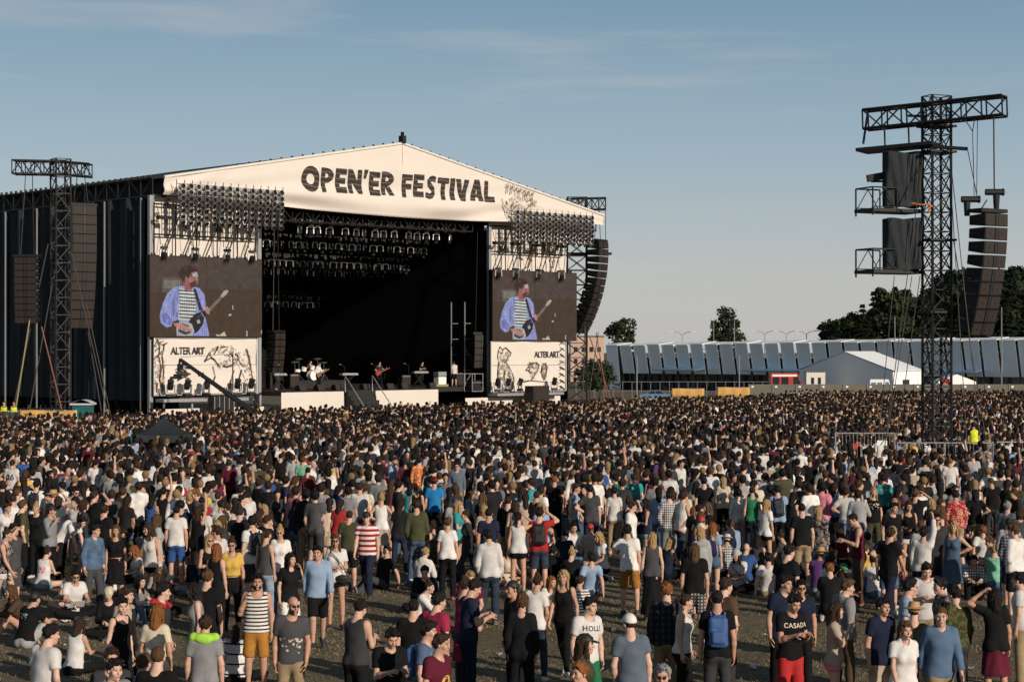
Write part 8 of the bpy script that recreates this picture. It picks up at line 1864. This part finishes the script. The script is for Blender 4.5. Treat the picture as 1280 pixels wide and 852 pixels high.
VAR = [('stand', 'm', 's', 'tee', 'trousers'), ('stand2', 'm', 's', 'tee', 'shorts'), ('hip1', 'm', 's', 'tee', 'trousers'), ('armup', 'm', 's', 'tee', 'trousers'), ('stand3', 'f', 'l', 'tee', 'leggings'), ('stand', 'f', 'l', 'tank', 'minis'), ('cross', 'f', 'l', 'long', 'leggings'), ('mouth', 'm', 's', 'long', 'shorts'), ('pockets', 'm', 's', 'hoodie', 'trousers'), ('phone', 'f', 'l', 'tank', 'skirt')]
g = np.random.default_rng(12)
near = [lod(*v, .029) for v in VAR]; mid = [lod(*v, .05) for v in VAR]; far = [lod(*v, .070) for v in VAR]
tcols = [COLS[a] for a, b in TC_]; tw_ = np.array([b for a, b in TC_], float); tw_ /= tw_.sum(); bcols = [COLS['denim blue'] if 'denim' in a else COLS[a] for a, b in BC_]; bw_ = np.array([b for a, b in BC_], float); bw_ /= bw_.sum()
hcols = [tuple(x * .55 for x in HAIRC[k]) for k in 'ddddddddddbbbbbbbmmyy']
pts = []
def in_stage(x, y):
    dx, dy = x - LX, y - LY; u = dx * DU.x + dy * DU.y; v = dx * DN.x + dy * DN.y; return v > -7.2 and -14 < u < 60 and v < 60 and not (u > 41 and v < 12 and False)
cell = {}
def free(x, y, d):
    i, j = int(x // 1), int(y // 1)
    for a in (-1, 0, 1):
        for b in (-1, 0, 1):
            for (p, q) in cell.get((i + a, j + b), ()):
                if (p - x) ** 2 + (q - y) ** 2 < d * d: return False
    return True
for q, p_ in placed: cell.setdefault((int(q.x // 1), int(q.y // 1)), []).append((q.x, q.y))
for (bx, by, rr) in ((x3, Y3, 1.0), (sx(205, Y5), Y5, 1.1)):
    for a in range(24): qx, qy = bx + rr * .6 * math.cos(a), by + rr * .6 * math.sin(a); cell.setdefault((int(qx // 1), int(qy // 1)), []).append((qx, qy))
fences = [(sx(1044, 66), sx(1292, 66), 65.2, 68.0)]
def near_anchor(x, y):
    for q, _ in anchors:
        if q.y > y and abs(q.x / q.y - x / y) * F < 14 and q.y - y < 8: return True
    return False
N_TRY = 60000
for t_ in range(N_TRY):
    y = math.sqrt(g.uniform((Y_EDGE - 3) ** 2, 152 ** 2)); xm = .288 * y + (5 + 4 * math.sin(y * .21) if y > 56 else 0); x = g.uniform(-xm, xm)
    if y < Y_EDGE and g.random() < .6: continue
    dens = .47 if y > 80 else (.52 if y > 68 else .60)
    if in_stage(x, y) or (y > 96 and x < sx(100, 100) and y > 97.5): continue
    if any(a < x < b_ and c < y < d for a, b_, c, d in fences): continue
    if not free(x, y, dens): continue
    if y < 84 and near_anchor(x, y): continue
    cell.setdefault((int(x // 1), int(y // 1)), []).append((x, y)); pts.append((x, y))
Vs, Fs_, Cs = [], [], []; off = 0
for (x, y) in pts:
    lib = near if y < 70 else (mid if y < 88 else far); k = g.choice(len(VAR), p=np.array([3, 3, 1.5, .3, 3, 2, 1, 1.5, 1, 1]) / 17.3); V, Fq, reg = lib[k]
    a = R(g.normal(178, 28) if g.random() < .85 else g.uniform(0, 360)); s_ = g.normal(1.0, .04) * (1 if VAR[k][1] == 'm' else .955); ca, sa = math.cos(a) * s_, math.sin(a) * s_
    W = np.empty_like(V); W[:, 0] = V[:, 0] * ca - V[:, 1] * sa + x; W[:, 1] = V[:, 0] * sa + V[:, 1] * ca + y; W[:, 2] = V[:, 2] * s_ + gz(x, y); W[:, :2] = (W[:, :2] - (x, y)) * .935 + (x, y)
    j = g.uniform(.75, 1.15, 5); sk = SKINS[g.integers(4)]; pal = np.array([sk, tcols[g.choice(len(tcols), p=tw_)], bcols[g.choice(len(bcols), p=bw_)], hcols[g.integers(len(hcols))], (.02, .02, .02)]) * j[:, None]
    if y > 84:
        keep = W[Fq].mean(1)[:, 2] > .55; Fk, rk = Fq[keep], reg[keep]
    else: Fk, rk = Fq, reg
    Vs.append(W); Fs_.append(Fk + off); Cs.append(pal[rk]); off += len(W)
V = np.concatenate(Vs); Fq = np.concatenate(Fs_); Cf = np.concatenate(Cs)
used_ = np.zeros(len(V), bool); used_[Fq.ravel()] = True; remap = np.cumsum(used_) - 1; V = V[used_]; Fq = remap[Fq]
me = bpy.data.meshes.new('crowd'); nF = len(Fq); me.vertices.add(len(V)); me.vertices.foreach_set('co', V.astype(f32).ravel()); me.loops.add(nF * 4); me.loops.foreach_set('vertex_index', Fq.astype(np.int32).ravel()); me.polygons.add(nF)
me.polygons.foreach_set('loop_start', np.arange(0, nF * 4, 4, dtype=np.int32)); me.polygons.foreach_set('use_smooth', np.ones(nF, bool))
at_ = me.attributes.new('col', 'FLOAT_COLOR', 'FACE'); at_.data.foreach_set('color', np.c_[Cf, np.ones(nF)].astype(f32).ravel()); me.update(calc_edges=True)
tag(link('crowd', me, 'crowd_mix'), 'packed crowd of festival goers reaching all the way to the stage', 'crowd', kind='stuff')
print('PEOPLE', NP[0], 'hand', n_hand, 'edge', Y_EDGE, 'crowd', len(pts), 'faces', nF)

# litter on the grass
r_ = random.Random(40); cup_ = None
for k in range(46):
    for _ in range(60):
        Y = r_.uniform(26, 48); X = r_.uniform(-.27, .27) * Y
        if all((q.x - X) ** 2 + (q.y - Y) ** 2 > .16 for q, p_ in placed): break
    if k % 2 == 0:
        mb = MB(); mb.lathe([(.032, -.055), (.043, .055), (.040, .055), (.030, -.05)], 9); me = bpy.data.meshes.new('paper_cup'); me.from_pydata(mb.v, [], mb.f) if cup_ is None else None
        cup_ = cup_ or me; o = plain_obj('paper_cup', cup_, 'gear', COLS['white'], None); o.location = (X, Y, .045); o.rotation_euler = (R(90), 0, r_.uniform(0, 6.28)); tag(o, 'empty white paper cup lying on the trampled grass', 'cup', 'cups dropped on the grass')
    else:
        mb = MB(); a, b_ = r_.uniform(.10, .2), r_.uniform(.08, .14); mb.grid(lambda p, q: Vector(((p - .5) * a, (q - .5) * b_, .012 + .02 * math.sin(p * 7 + k) * math.sin(q * 6 + k))), 5, 4); me = bpy.data.meshes.new('paper_scrap'); me.from_pydata(mb.v, [], mb.f)
        o = plain_obj('paper_scrap', me, 'gear', COLS[r_.choice(['white', 'cream', 'light grey', 'white', 'yellow'])], None); o.location = (X, Y, .004); o.rotation_euler = (0, 0, r_.uniform(0, 6.28)); tag(o, 'crumpled paper scrap lying on the trampled grass', 'litter', 'paper dropped on the grass')
